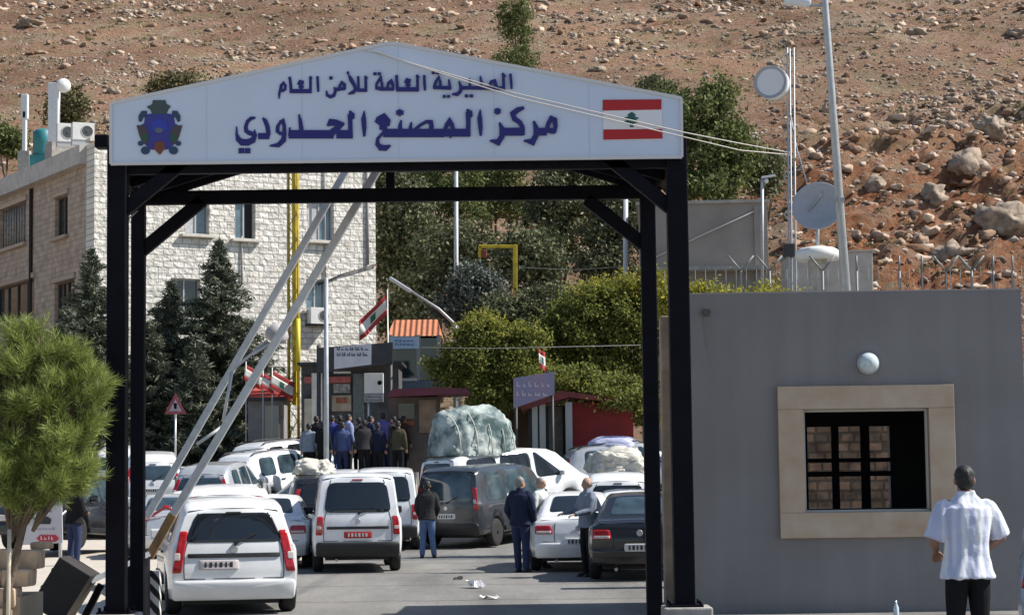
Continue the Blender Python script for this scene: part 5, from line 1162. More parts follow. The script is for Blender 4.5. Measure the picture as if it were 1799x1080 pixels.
# young pine in front, made of needle shoots
def young_pine():
    rs = np.random.RandomState(8); Y = 21.3; o = Vector((PX(14, Y), Y, 0.03)); t = empty("young_pine", o, 0, "young bright green pine with long needles at the left edge, beside the gate post", "tree")
    lobes = [px_lobe(84, 735, 96, 128, Y, o, 1.0), px_lobe(40, 680, 75, 80, Y, o, .5), px_lobe(125, 690, 58, 70, Y, o, .45), px_lobe(20, 800, 75, 85, Y, o, .5), px_lobe(75, 615, 44, 36, Y, o, .16), px_lobe(30, 600, 30, 26, Y, o, .09), px_lobe(112, 630, 26, 30, Y, o, .08), px_lobe(-40, 770, 80, 120, Y, o, .5), px_lobe(30, 870, 60, 30, Y, o, .25), px_lobe(70, 825, 95, 52, Y, o, .6), px_lobe(132, 770, 55, 75, Y, o, .35), px_lobe(0, 640, 60, 60, Y, o, .3), px_lobe(50, 846, 92, 34, Y, o, .5), px_lobe(112, 828, 58, 40, Y, o, .3)]
    Cs = []; Ds = []; Ls = []; ax = np.array([0, 0, 0])
    mb = MB(); root = Vector((0, 0, .9))
    for (c, r, w) in lobes:
        k = int(400 * w); d = unit(rs.standard_normal((k, 3))); rad = rs.rand(k, 1) ** .45; c = np.array(c); kc = max(4, k // 9); dc = unit(rs.standard_normal((kc, 3))); cc = c + dc * rs.rand(kc, 1) ** .4 * np.array(r); pos = cc[rs.randint(0, kc, k)] + rs.standard_normal((k, 3)) * .048; d = unit((pos - c) / np.array(r)) + 0 * d
        sd = unit(d * .7 + np.array([0, 0, .75]) + .3 * rs.standard_normal((k, 3)))
        for q in range(min(k, 26)):
            e = Vector(pos[q]); mb.tube([Vector(c) * .45 + Vector((0, 0, .4)), Vector(c).lerp(e, .5), e], [.018, .010, .004], 4)
        n = 42; sl = .15
        u = rs.rand(k, n, 1); base_p = pos[:, None, :] + sd[:, None, :] * (u - .4) * sl
        nd = unit(sd[:, None, :] * .75 + .62 * unit(rs.standard_normal((k, n, 3)))); L = rs.uniform(.08, .155, (k, n))
        Cs.append((base_p + nd * L[..., None] * .5).reshape(-1, 3)); Ds.append(nd.reshape(-1, 3)); Ls.append(L.ravel())
    C = np.concatenate(Cs); D = np.concatenate(Ds); L = np.concatenate(Ls)
    cards("crown", C, D, perp(D, rs), L, np.full(len(L), .0055), LM["young"], t)
    mb.tube([(0, 0, 0), (.0, 0, .6), Vector(lobes[0][0]) * .6 + Vector((0, 0, .2)), Vector(lobes[0][0])], [.05, .045, .035, .015], 8); mb.build("trunk", BARK, t)
    mb = MB(); mb.tube([(.04, -.12, 0), (.05, -.12, 1.25)], .022, 6); mb.build("stake", mat("pale_stake", (.55, .48, .38), .8), t)
young_pine()
# dry plants and scrub
def scrub():
    rs = np.random.RandomState(5); Cs = []
    for q in range(2800):
        Y = 90 + 200 * rs.rand(); x = (rs.rand() - .5) * .56 * Y
        if fbm(x, Y, 18, 21, 3) < .02: continue
        s = rs.uniform(.12, .42); n = int(26 + 60 * s); g = rs.standard_normal((n, 3)) * np.array([s, s, s * .45]); g[:, 2] = abs(g[:, 2])
        Cs.append(g + np.array([x, Y, hill_z(x, Y)]))
    C = np.concatenate(Cs); D = unit(rs.standard_normal(C.shape) + np.array([0, 0, .6])); L = rs.uniform(.12, .26, len(C))
    o = cards("hillside_scrub", C, D, perp(D, rs), L, L * .4, LM["scrub"]); tag(o, "dry scrub tufts dotted over the hillside", "scrub", kind="stuff")
    Cs = []
    for q in range(60):
        px = rs.uniform(235, 350); Y = rs.uniform(66.5, 70); c = base(px, Y); s = rs.uniform(.12, .3); n = 90
        g = rs.standard_normal((n, 3)) * np.array([s, s, s]); g[:, 2] = abs(g[:, 2]); Cs.append(g + np.array(c))
    C = np.concatenate(Cs); D = unit(rs.standard_normal(C.shape) * .6 + np.array([0, 0, 1])); L = rs.uniform(.10, .22, len(C))
    o = cards("dry_grass", C, D, perp(D, rs), L, L * .3, LM["decid_hi"]); tag(o, "dry yellow grass strip under the firs", "grass", kind="stuff")
scrub()
# ================================================================== vehicles
def paint(name, col, metal=0.0, rough=0.28): return mat("paint_" + name, col, rough, metal=metal, coat=0.6, var=0.07, scale=2.2, bump=0.0)
PW = paint("white", (0.78, 0.79, 0.80)); PS = paint("silver", (0.52, 0.54, 0.56), .35); PK = paint("black", (0.012, 0.012, 0.014)); PG = paint("dark_grey", (0.045, 0.05, 0.058), .2); PB = paint("pale_blue", (0.30, 0.36, 0.45), .3); PC = paint("cream", (0.62, 0.60, 0.54))
TRIM = mat("black_trim", (0.018, 0.018, 0.02), 0.55, var=.2, scale=6); TYRE = mat("tyre_rubber", (0.02, 0.02, 0.02), .85, var=.2, scale=10); RIM = mat("wheel_rim", (0.42, 0.43, 0.44), .4, metal=.5)
TAIL = mat("tail_red", (0.40, 0.012, 0.015), .15, spec=.7, var=.3, scale=14); TAILW = mat("tail_clear", (0.55, .50, .48), .2, var=.2, scale=20); TAILO = mat("tail_orange", (.45, .16, .05), .2)
PLATE_W = mat("plate_white", (.62, .63, .62), .5); PLATE_R = mat("plate_red", (.42, .02, .02), .5); INK = mat("plate_ink", (.03, .03, .04), .6)
CGLASS = mat("car_glass", (0.012, 0.016, 0.02), .06, spec=.8); CGLASS2 = mat("car_glass_blue", (0.04, 0.065, 0.08), .06, spec=1.0, var=.5, scale=2.5)
def interp(tab, x):
    if x <= tab[0][0]: return tab[0][1]
    for (a, va), (b, vb) in zip(tab[:-1], tab[1:]):
        if x <= b: return va + (vb - va) * (x - a) / max(1e-9, b - a)
    return tab[-1][1]
def smooth_interp(tab, x):
    if x <= tab[0][0]: return tab[0][1]
    for (a, va), (b, vb) in zip(tab[:-1], tab[1:]):
        if x <= b:
            t = (x - a) / max(1e-9, b - a); return va + (vb - va) * t
    return tab[-1][1]
SPECS = {
 'mpv': dict(L=4.45, W=1.74, belt=1.00, zb=0.30, wheels=(0.66, 3.55), R=0.315,
   top=[(0, 1.52), (.18, 1.63), (.8, 1.68), (1.6, 1.69), (2.3, 1.66), (2.65, 1.58), (3.45, 1.04), (4.25, .88), (4.45, .66)],
   hwt=[(0, .60), (.2, .63), (2.4, .62), (2.7, .60), (3.45, .70), (4.3, .66), (4.45, .58)], hw=[(0, .80), (.15, .845), (.5, .87), (3.6, .87), (4.3, .80), (4.45, .70)],
   rake=[(.25, .10), (.45, .0), (.7, .0), (1.0, .05), (1.3, .13), (1.52, .20), (1.7, .30)], side=[(.55, 1.25), (1.38, 2.2), (2.3, 2.95)]),
 'wagon': dict(L=4.45, W=1.74, belt=.90, zb=0.22, wheels=(0.66, 3.55), R=0.305,
   top=[(0, 1.38), (.18, 1.48), (.8, 1.52), (1.6, 1.53), (2.3, 1.50), (2.65, 1.43), (3.45, .95), (4.25, .80), (4.45, .60)],
   hwt=[(0, .60), (.2, .63), (2.4, .62), (2.7, .60), (3.45, .70), (4.3, .66), (4.45, .58)], hw=[(0, .80), (.15, .845), (.5, .87), (3.6, .87), (4.3, .80), (4.45, .70)],
   rake=[(.2, .10), (.36, .0), (.6, .0), (.9, .05), (1.18, .13), (1.38, .20), (1.55, .30)], side=[(.55, 1.25), (1.38, 2.2), (2.3, 2.95)]),
 'van': dict(L=4.70, W=1.70, belt=1.10, zb=0.34, wheels=(0.95, 3.55), R=0.33,
   top=[(0, 1.90), (.2, 1.96), (.9, 1.99), (2.8, 1.98), (3.5, 1.94), (3.75, 1.86), (4.4, 1.20), (4.6, 1.0), (4.70, .75)],
   hwt=[(0, .66), (.2, .69), (3.4, .69), (3.8, .67), (4.4, .70), (4.7, .62)], hw=[(0, .79), (.12, .835), (.4, .85), (4.0, .85), (4.5, .80), (4.7, .72)],
   rake=[(.3, .10), (.5, .0), (1.05, .0), (1.3, .05), (1.7, .13), (1.9, .19), (2.0, .28)], side=[(.4, 1.5), (1.6, 2.6), (2.75, 3.6)]),
 'minibus': dict(L=5.10, W=1.92, belt=1.12, zb=0.34, wheels=(0.95, 4.0), R=0.35,
   top=[(0, 1.90), (.2, 1.97), (.9, 2.0), (2.9, 2.0), (3.5, 1.93), (3.8, 1.82), (4.55, 1.18), (5.0, 1.0), (5.10, .75)],
   hwt=[(0, .74), (.2, .77), (3.4, .76), (3.8, .72), (4.5, .78), (5.1, .66)], hw=[(0, .88), (.12, .94), (.4, .96), (4.4, .96), (4.9, .88), (5.1, .76)],
   rake=[(.3, .10), (.5, .0), (1.05, .0), (1.3, .04), (1.7, .11), (1.9, .17), (2.0, .26)], side=[(.45, 1.55), (1.65, 2.75), (2.9, 3.75)]),
 'suv': dict(L=4.70, W=1.88, belt=1.10, zb=0.36, wheels=(0.85, 3.72), R=0.37,
   top=[(0, 1.62), (.2, 1.74), (.8, 1.82), (1.8, 1.83), (2.4, 1.80), (2.75, 1.70), (3.35, 1.18), (4.4, 1.02), (4.7, .80)],
   hwt=[(0, .64), (.2, .68), (2.4, .66), (2.75, .64), (3.35, .76), (4.4, .72), (4.7, .64)], hw=[(0, .85), (.15, .90), (.5, .94), (3.9, .94), (4.5, .86), (4.7, .76)],
   rake=[(.3, .08), (.5, .0), (.9, .0), (1.1, .05), (1.4, .17), (1.62, .26), (1.8, .36)], side=[(.6, 1.25), (1.38, 2.2), (2.3, 3.0)]),
 'sedan': dict(L=4.60, W=1.78, belt=.92, zb=0.28, wheels=(0.95, 3.68), R=0.32,
   top=[(0, .96), (.12, 1.01), (.62, 1.04), (1.35, 1.40), (1.75, 1.46), (2.4, 1.45), (2.7, 1.38), (3.45, .98), (4.3, .82), (4.6, .62)],
   hwt=[(0, .66), (.1, .69), (.62, .66), (1.35, .55), (2.5, .56), (2.75, .57), (3.45, .70), (4.3, .64), (4.6, .56)], hw=[(0, .80), (.15, .855), (.5, .88), (3.7, .885), (4.4, .80), (4.6, .70)],
   rake=[(.25, .10), (.45, .0), (.7, .0), (.9, .04), (1.0, .08)], side=[(1.05, 1.5), (1.58, 2.3), (2.4, 3.1)]),
}
class Car:
    def __init__(s, kind): s.S = SPECS[kind]; s.kind = kind
    def top(s, y): return smooth_interp(s.S['top'], y)
    def hwt(s, y): return interp(s.S['hwt'], y)
    def hw(s, y): return interp(s.S['hw'], y)
    def belt(s, y): return min(s.S['belt'] + .02 * y * 0, s.top(y) - .05)
    def zb(s, y):
        z = s.S['zb']; R_ = s.S['R'] + .055
        for w in s.S['wheels']:
            d = abs(y - w)
            if d < R_: z = max(z, s.S['R'] + math.sqrt(R_ * R_ - d * d))
        return z
    def half(s, y):
        """half section: (x, z) from the underside to the roof"""
        h, t, b, zb, z0 = s.hw(y), s.top(y), s.belt(y), s.zb(y), s.S['zb']; ht = s.hwt(y)
        low = min(.62 * s.S['belt'], b - .1); p3 = max(low, zb + .03); p4 = max(b - .07, p3 + .02)
        if t - b < .12: ht2 = lambda f: h + (ht - h) * min(1, f)
        q = [(0, z0), (h - .27, z0), (h - .27, zb), (h * .965, zb), (h * .985, zb + .02 if zb > z0 + .01 else min(zb + .14, p3 - .01)), (h, p3), (h * .99, p4), (h * .965, b)]
        g = t - b; hb = h * .945
        q += [(hb + (ht - hb) * .06, b + g * .06), (hb + (ht - hb) * .5, b + g * .5), (hb + (ht - hb) * .88, b + g * .86), (ht * .965, b + g * .955), (ht * .84, t - .012 * min(1, g * 3)), (ht * .45, t + .008), (0, t + .014)]
        return q
    def yr(s, z): return interp(s.S['rake'], z)
    def stations(s):
        ys = set([0.0, .03, .10] + [round(a, 3) for a, _ in s.S['top']] + [s.S['L']])
        for w in s.S['wheels']:
            R_ = s.S['R'] + .055
            for k in range(-6, 7): ys.add(round(w + R_ * math.sin(k * math.pi / 12), 3))
            ys.add(w - R_ - .02); ys.add(w + R_ + .02)
        for k in range(int(s.S['L'] / .22)): ys.add(round(k * .22 + .11, 3))
        return [y for y in sorted(ys) if 0 <= y <= s.S['L']]
    def body(s):
        ys = s.stations(); V = []; n = 15; mir = list(range(n)) ; V2 = []
        rows = []
        for y in ys:
            hs = s.half(y); row = []
            for x, z in hs:
                k = max(0.0, 1 - y / .5) if y < .5 else 0.0
                yy = y + s.yr(z) * max(0, 1 - y / .6); row.append((x, yy, z))
            for (x, yy, z) in list(reversed(row[1:-1])): row.append((-x, yy, z))
            rows.append(row)
        m_ = len(rows[0]); V = [v for r in rows for v in r]; F = []
        for j in range(len(rows) - 1):
            for i in range(m_): a = j * m_ + i; b = j * m_ + (i + 1) % m_; F.append((a, b, b + m_, a + m_))
        mb = MB(); mb.add(V, F, True)
        # rear and front caps with a slight bulge
        for j, sg in ((0, 1), (len(rows) - 1, -1)):
            r = rows[j]; k0 = len(mb.v); cols = 15; CV = []
            hh = s.half(ys[j])[3:]; NZ = 26
            for i in range(NZ):
                z = hh[0][1] + (hh[-1][1] - .012 - hh[0][1]) * i / (NZ - 1); x = interp([(p[1], p[0]) for p in hh], z); yy = ys[j] + (s.yr(z) if sg == 1 else 0)
                for c in range(cols):
                    t = -1 + 2 * c / (cols - 1); CV.append((t * x, yy - sg * .045 * (1 - t * t), z))
            CF = []
            for i in range(NZ - 1):
                for c in range(cols - 1): a = i * cols + c; f = (a, a + 1, a + cols + 1, a + cols); CF.append(f if sg == 1 else f[::-1])
            mb.add(CV, CF, True)
            x, yy, z = r[3]; mb.add([(-x, yy, z), (x, yy, z), (x, yy + sg * .3, z), (-x, yy + sg * .3, z)], [(0, 1, 2, 3)])
        return mb
    def cap(s, x, z, off=0.0):
        h = max(.2, interp([(p[1], p[0]) for p in s.half(0)[3:]], z)); t = max(-1, min(1, x / h)); return (x, s.yr(z) - .045 * (1 - t * t) - off, z)
    def capw(s, z): return interp([(p[1], p[0]) for p in s.half(0)[3:]], z)
    def side(s, y, z, sg, off=0.0):
        h = s.half(y); x = interp([(p[1], p[0]) for p in h[5:]], z); yy = y + s.yr(z) * max(0, 1 - y / .6); return (sg * (x + off), yy, z)
    def topp(s, y, f, off=0.0):
        ht = s.hwt(y); x = f * ht * .93; z = s.top(y) + .012 - .02 * f * f; k = (s.top(y + .02) - s.top(y - .02)) / .04; nn = math.sqrt(1 + k * k)
        yy = y + s.yr(s.top(y)) * max(0, 1 - y / .6); return (x, yy - off * k / nn, z + off / nn)
def patch(fn, outline, thick=.012, name="patch", m=None, parent=None, inset=0):
    """plate lying on a surface: fn(a, b, off); outline = list of (a,b) corners, rounded"""
    pts = []; n = len(outline)
    for i in range(n):
        a = Vector(outline[i - 1]); b = Vector(outline[i]); c = Vector(outline[(i + 1) % n]); r = min((a - b).length, (c - b).length) * .22
        p = b + (a - b).normalized() * r; q = b + (c - b).normalized() * r
        for t in (0, .33, .67, 1): pts.append(p * (1 - t) ** 2 + b * 2 * t * (1 - t) + q * t * t)
    sub_ = []
    for i, p in enumerate(pts):
        q = pts[(i + 1) % len(pts)]; k = max(1, int((q - p).length / .10)); sub_ += [p.lerp(q, j / k) for j in range(k)]
    pts = sub_
    cx = sum((p for p in pts), Vector((0, 0))) / len(pts)
    # rings towards the centre so that the plate follows the curve
    N = len(pts); V = [fn(p.x, p.y, -.02) for p in pts]; F = []
    for k, f in enumerate((1, .97, .7, .35)):
        V += [fn(*(cx + (p - cx) * f), thick * (.6 if k == 0 else 1)) for p in pts]
    V.append(fn(cx.x, cx.y, thick))
    for k in range(4):
        for i in range(N): j = (i + 1) % N; F.append((k * N + i, k * N + j, (k + 1) * N + j, (k + 1) * N + i))
    for i in range(N): F.append((4 * N + i, 4 * N + (i + 1) % N, 5 * N))
    mb = MB(); mb.add(V, F, True); return mb.build(name, m, parent, clean=False)
WHEELS = {}
def wheel(parent, x, y, R_, W=.2):
    key = round(R_, 3)
    if key not in WHEELS:
        mb = MB(); mb.lathe([(R_ * .62, -W / 2), (R_ * .9, -W / 2), (R_ * .985, -W / 2 + .03), (R_, 0), (R_ * .985, W / 2 - .03), (R_ * .9, W / 2), (R_ * .62, W / 2)], (0, 0, 0), (1, 0, 0), 26)
        w = mb.build("wheel", TYRE); mb = MB()
        mb.lathe([(R_ * .63, W / 2 - .02), (R_ * .6, W / 2 - .005), (R_ * .5, W / 2 - .03), (R_ * .2, W / 2 - .02), (R_ * .12, W / 2)], (0, 0, 0), (1, 0, 0), 20)
        mb.lathe([(R_ * .63, -W / 2 + .02), (R_ * .6, -W / 2 + .005), (R_ * .5, -W / 2 + .03), (R_ * .2, -W / 2 + .02), (R_ * .12, -W / 2)], (0, 0, 0), (1, 0, 0), 20)
        for k in range(5):
            t = k * 1.2566
            for sg in (1, -1): mb.box((sg * (W / 2 - .028), math.cos(t) * R_ * .36, math.sin(t) * R_ * .36), (.02, .06, .06))
        r = mb.build("rim", RIM); r.parent = w; WHEELS[key] = (w, r); w.parent = parent; w.location = (x, y, R_); return w
    w0, r0 = WHEELS[key]; w = w0.copy(); COL.objects.link(w); w.parent = parent; w.location = (x, y, R_); r = r0.copy(); COL.objects.link(r); r.parent = w; return w
def car(kind, px, Y, yaw, name, label, pm, cat="car", group="vehicles queuing at the checkpoint", rearwin=None, tails='tall', plate=PLATE_W, glass=CGLASS, bump=None, rails=False, cov=None, scale=1.0, z=None, trim_bar=None, wiper=True, mirrors=True):
    """vehicle whose tail stands at pixel column px, distance Y; yaw turns its nose to the left"""
    c = Car(kind); S = c.S; x = PX(px, Y)
    t = empty(name, (x, Y, zg(Y) if z is None else z), R(yaw), label, cat, group); t.scale = scale if isinstance(scale, tuple) else (scale,) * 3
    if zg(Y + 4) > zg(Y) and z is None: t.rotation_euler = (math.atan((zg(Y + 3) - zg(Y)) / 3), 0, R(yaw))
    b = c.body().build("body", pm, t, clean=True)
    sed = kind == 'sedan'; belt = S['belt']; zt = c.top(0)
    # rear window
    if sed:
        patch(lambda a, q, off: c.topp(q, a, off), [(-.86, .72), (.86, .72), (.80, 1.30), (-.80, 1.30)], .008, "rear_window", glass, t)
    else:
        z0, z1 = rearwin or (belt + .03, zt - .09); w0 = c.capw(z0) - .10; w1 = c.capw(z1) - .12
        patch(lambda a, q, off: c.cap(a, q, off), [(-w0, z0), (w0, z0), (w1, z1), (-w1, z1)], .010, "rear_window", glass, t)
        if wiper:
            mb = MB(); p0 = Vector(c.cap(0.02, z0 - .02, .03)); p1 = Vector(c.cap(.30, z0 + .12, .03)); mb.bar(p0, p1, .018, .02); mb.tube([p0 + Vector((0, .03, 0)), p0 - Vector((0, .01, 0))], .025, 8); mb.build("wiper", TRIM, t)
        mb = MB(); p = Vector(c.cap(0, zt - .05, .012)); mb.box(p, (.20, .02, .03), bev=.006); mb.build("brake_light", TAIL if kind == 'van' else TRIM, t)
    # windscreen and side windows
    ws = {'wagon': (2.72, 3.40), 'mpv': (2.72, 3.40), 'van': (3.80, 4.36), 'minibus': (3.85, 4.50), 'suv': (2.80, 3.30), 'sedan': (2.76, 3.40)}[kind]
    patch(lambda a, q, off: c.topp(q, a, off), [(-.88, ws[0]), (.88, ws[0]), (.94, ws[1]), (-.94, ws[1])], .008, "windscreen", glass, t)
    for sg in (1, -1):
        for i, (ya, yb) in enumerate(S['side']):
            zl = belt + .04; fr = i == len(S['side']) - 1
            zu = min(c.top(yb), c.top(ya), 9) - .11 if not fr else c.top(ya) - .13
            if sed and i == 0: o_ = [(ya, zl), (yb, zl), (yb, c.top(yb) - .10), (ya + .33, c.top(ya + .33) - .10)]
            elif fr:
                yu = yb
                while c.top(yu) - .12 < zu and yu > ya + .1: yu -= .02
                o_ = [(ya, zl), (yb + .18, zl), (yu, zu), (ya, zu)]
            else: o_ = [(ya, zl), (yb, zl), (yb, zu), (ya + .05, zu)]
            patch(lambda a, q, off, sg=sg: c.side(a, q, sg, off), o_, .006, "side_window", glass, t)
        for yy in ([1.27, 2.25] if kind != 'van' and kind != 'minibus' else [2.70]):
            p = Vector(c.side(yy + .18, belt - .10, sg, .012)); mb = MB(); mb.box(p, (.03, .16, .03), bev=.008); mb.build("door_handle", TRIM if pm in (PW, PC) else pm, t)
        if mirrors:
            ym = S['side'][-1][1] + .02; p = Vector(c.side(ym, belt + .10, sg, .12)); mb = MB(); mb.box(p, (.20, .10, .15), bev=.03); mb.box(p - Vector((sg * .11, 0, .05)), (.1, .05, .04)); mb.build("mirror", TRIM if kind == 'van' else pm, t)
        # lower side cladding
        mb = MB()
        for wa, wb in ((S['wheels'][0] + S['R'] + .08, S['wheels'][1] - S['R'] - .08),):
            q = [c.side(wa, .50, sg, .012), c.side(wb, .50, sg, .012)]; mb.bar((q[0][0] - sg * .012, wa, .44), (q[1][0] - sg * .012, wb, .44), .05, .13, bev=.01)
        mb.build("sill_trim", TRIM if kind in ('mpv', 'wagon', 'van', 'suv', 'minibus') else pm, t)
        for yy in S['wheels']: wheel(t, sg * (S['W'] / 2 - .115), yy, S['R'])
    # dark wheel-well and underside
    mb = MB(); mb.box((0, S['L'] / 2, S['zb'] - .03), (S['W'] - .5, S['L'] - .7, .12)); mb.build("underbody", TRIM, t)
    # bumper
    bm_ = bump or pm; zt_b = .46 if kind == 'wagon' else .62 if not sed else .54; zl_b = S['zb'] - .04; wb_ = c.capw(.5) + .005
    patch(lambda a, q, off: c.cap(a, q, off), [(-wb_, zl_b + .02), (wb_, zl_b + .02), (wb_, zt_b), (-wb_, zt_b)], .045, "rear_bumper", bm_, t)
    mb = MB(); p = Vector((0, S['L'] - .03, .46)); mb.box(p, (S['W'] - .24, .22, .30), bev=.08); mb.build("front_bumper", bm_, t)
    for sg in (1, -1):
        mb = MB(); mb.box((sg * (c.hw(S['L']) - .17), S['L'] - .04, .70 if kind not in ('van', 'minibus') else .82), (.30, .16, .15), bev=.04); mb.build("headlight", TAILW, t)
    # tail lights
    for sg in (1, -1):
        if tails == 'tall': zA, zB, wi = (.74, 1.22, .13) if kind != 'van' else (.76, 1.13, .13)
        elif tails == 'low': zA, zB, wi = (.56, 1.10, .12)
        elif tails == 'high': zA, zB, wi = (.95, 1.50, .11)
        else: zA, zB, wi = (.70, .86, .34)
        wA, wB = c.capw(zA) + .004, c.capw(zB) + .004
        o_ = [(sg * (wA - wi), zA), (sg * wA, zA), (sg * wB, zB), (sg * (wB - wi * .85), zB)]
        if sg < 0: o_ = o_[::-1]
        l_ = patch(lambda a, q, off: c.cap(a, q, off), o_, .022, "tail_light", TAIL, t)
        zm = zA + (zB - zA) * .30; zn = zA + (zB - zA) * .48; wm = c.capw(zm)
        if tails != 'wide':
            o_ = [(sg * (wm - wi * .8), zm), (sg * (wm - .015), zm), (sg * (c.capw(zn) - .015), zn), (sg * (c.capw(zn) - wi * .8), zn)]
        else: o_ = [(sg * (wA - wi * .9), zA + .015), (sg * (wA - .03), zA + .015), (sg * (wA - .03), zA + .06), (sg * (wA - wi * .9), zA + .06)]
        if sg < 0: o_ = o_[::-1]
        patch(lambda a, q, off: c.cap(a, q, off), o_, .028, "clear_lens", TAILW, l_)
    # number plate with its figures, trim strip
    zp = {'wagon': .66, 'mpv': .80, 'van': .76, 'minibus': .80, 'suv': .82, 'sedan': .56}[kind]; xo = -.20 if kind == 'wagon' else -.12 if kind == 'mpv' else 0
    pl = patch(lambda a, q, off: c.cap(a, q, off), [(xo - .26, zp - .065), (xo + .26, zp - .065), (xo + .26, zp + .065), (xo - .26, zp + .065)], .05 if sed else .018, "number_plate", plate, t)
    mb = MB()
    for k in range(6): mb.box(Vector(c.cap(xo - .17 + .066 * k, zp, .053 if sed else .0205)), (.028 + .012 * (k % 2), .006, .07), bev=0)
    mb.build("plate_figures", INK if plate is not PLATE_R else PLATE_W, pl)
    if trim_bar:
        wz = trim_bar[1]; patch(lambda a, q, off: c.cap(a, q, off), [(-wz, trim_bar[0] - .028), (wz, trim_bar[0] - .028), (wz, trim_bar[0] + .028), (-wz, trim_bar[0] + .028)], .02, "handle_strip", TRIM, t)
    # shut lines of the tailgate
    mb = MB(); zz0 = zt_b + .02; zz1 = (zt - .05) if not sed else .9
    for sg in (1, -1):
        prev = None
        for k in range(9):
            z_ = zz0 + (zz1 - zz0) * k / 8; w_ = c.capw(z_) - (.15 if not sed else .36); p = Vector(c.cap(sg * w_, z_, .002))
            if prev is not None: mb.bar(prev, p, .012, .006, up=(0, -1, 0))
            prev = p
    p, q = Vector(c.cap(-c.capw(zz0) + .15, zz0, .003)), Vector(c.cap(c.capw(zz0) - .15, zz0, .003)); m0 = Vector(c.cap(0, zz0, .003)); mb.bar(p, m0, .012, .008, up=(0, -1, 0)); mb.bar(m0, q, .012, .008, up=(0, -1, 0))
    so = mb.build("shut_line", TRIM, b); so["kind"] = "stuff" if False else "thing"; del so["kind"]
    mb = MB(); mb.lathe([(.055, 0), (.05, .012)], c.cap(0, (.86 if kind == 'wagon' else 1.0 if kind != 'sedan' else .80) + (.0 if kind != 'van' else .03), .004), (0, -1, 0), 16); mb.build("badge", FRAME, t)
    if kind in ('mpv', 'suv', 'minibus') and rails:
        for sg in (1, -1):
            pts_ = [Vector((sg * (c.hwt(y) - .06), y + .1, c.top(y) + (.05 if 0 < i < 4 else .0))) for i, y in enumerate((.35, .5, 1.3, 2.2, 2.35))]; MB().tube(pts_, .02, 6).build("roof_rail", TRIM, t)
    if kind == 'van' or kind == 'sedan':
        mb = MB(); mb.tube([(-.4, .25, S['zb'] - .08), (-.4, -.02, S['zb'] - .08)], .03, 8); mb.build("exhaust_pipe", RIM, t)
    return t, c
car('wagon', 411, 27.0, 12, "estate_car", "white estate car with a black tailgate strip, nearest the gate under the boom", PW, rearwin=(.95, 1.33), tails='low', plate=mat("plate_greyish", (.55, .5, .5), .5), trim_bar=(.78, .60))
car('van', 628, 38.6, 6, "minivan", "white high-roofed van with a red number plate in the middle of the road", PW, "van", plate=PLATE_R, rearwin=(1.20, 1.80), bump=TRIM, trim_bar=(.90, .58), glass=CGLASS, scale=(1, 1, .94))
car('mpv', 398, 32.6, 8, "estate_car", "white estate car with a roof rail, right ahead of the gate's nearest estate car", PW, tails='high', rails=True, rearwin=(1.1, 1.50))
car('sedan', 466, 40.6, 3, "saloon_car", "white saloon squeezed between the white estate cars and the high-roofed van", PW, tails='wide')
car('suv', 402, 61.0, -38, "off_road_car", "white off-road car turned right with a big dark rear window behind the rails", PW, tails='high', rails=True, glass=CGLASS2)
car('suv', 425, 65.6, -42, "off_road_car", "white off-road car whose roof shows just above the similar one before it", PW, tails='high', rails=True)
car('sedan', 480, 55.5, -40, "saloon_car", "silver saloon showing its roof and side glass beside the turned off-road car", PS, tails='wide', glass=CGLASS2)
car('suv', 268, 61.0, 10, "off_road_car", "white off-road car between the gate's left posts and the boom rails", PW, tails='high', glass=CGLASS2)
car('sedan', 292, 46.0, 8, "saloon_car", "silver saloon behind the lower end of the boom rails", PS, tails='tall', glass=CGLASS2)
car('suv', 570, 51.5, 8, "off_road_car", "black off-road car hidden behind the high-roofed van", PK, tails='high')
car('van', 676, 50.0, 3, "minivan", "white van seen between the red-plated high-roofed van and the dark minibus", PW, "van", rearwin=(1.2, 1.8), bump=TRIM)
MBUS = car('minibus', 785, 51.0, -24, "minibus", "dark grey minibus turned to the right with bluish windows and red tail lights", PG, "minibus", tails='high', rearwin=(1.15, 1.83), glass=CGLASS2, rails=False, bump=TRIM)
CVAN = car('minibus', 770, 57.0, -52, "minibus", "white minibus behind the dark one, carrying a big tarpaulin bundle on its roof", PW, "minibus", tails='tall', glass=CGLASS)
car('sedan', 1014, 38.0, 0, "saloon_car", "silver white saloon with wide red tail lights between the standing men", PW, tails='wide')
car('sedan', 1098, 43.2, -6, "saloon_car", "white saloon just behind the silver saloon's right shoulder", PW, tails='wide', glass=CGLASS2)
car('suv', 1085, 48.5, -3, "off_road_car", "white off-road car with a long dark rear window beneath the heaped sacks", PW, tails='tall')
car('sedan', 1122, 34.4, -4, "saloon_car", "black saloon with a pale number plate partly behind the gate's right posts", PK, tails='wide', plate=PLATE_W, glass=CGLASS2)
car('suv', 1005, 66.5, -38, "off_road_car", "silver off-road car in the shade before the red kiosk", PS, tails='high', glass=CGLASS2, rails=True) if False else car('suv', 990, 61.9, -80, "off_road_car", "silver off-road car in the shade before the red kiosk", PS, tails='high', glass=CGLASS2, rails=True)
car('mpv', 1088, 54.0, -3, "estate_car", "grey estate car with heaped sacks on its roof near the red kiosk", PS, tails='tall', glass=CGLASS2)
car('suv', 172, 52.0, 172, "off_road_car", "dark off-road car facing the gate beyond the young pine", PK, tails='high', glass=CGLASS2)
car('sedan', 160, 58.0, 8, "saloon_car", "pale blue saloon behind the dark off-road car at the left", PB, tails='wide', glass=CGLASS2)
car('mpv', 1956, 17.6, -18, "estate_car", "pale blue estate car, only its red tail light showing at the right edge", PB, tails='tall')

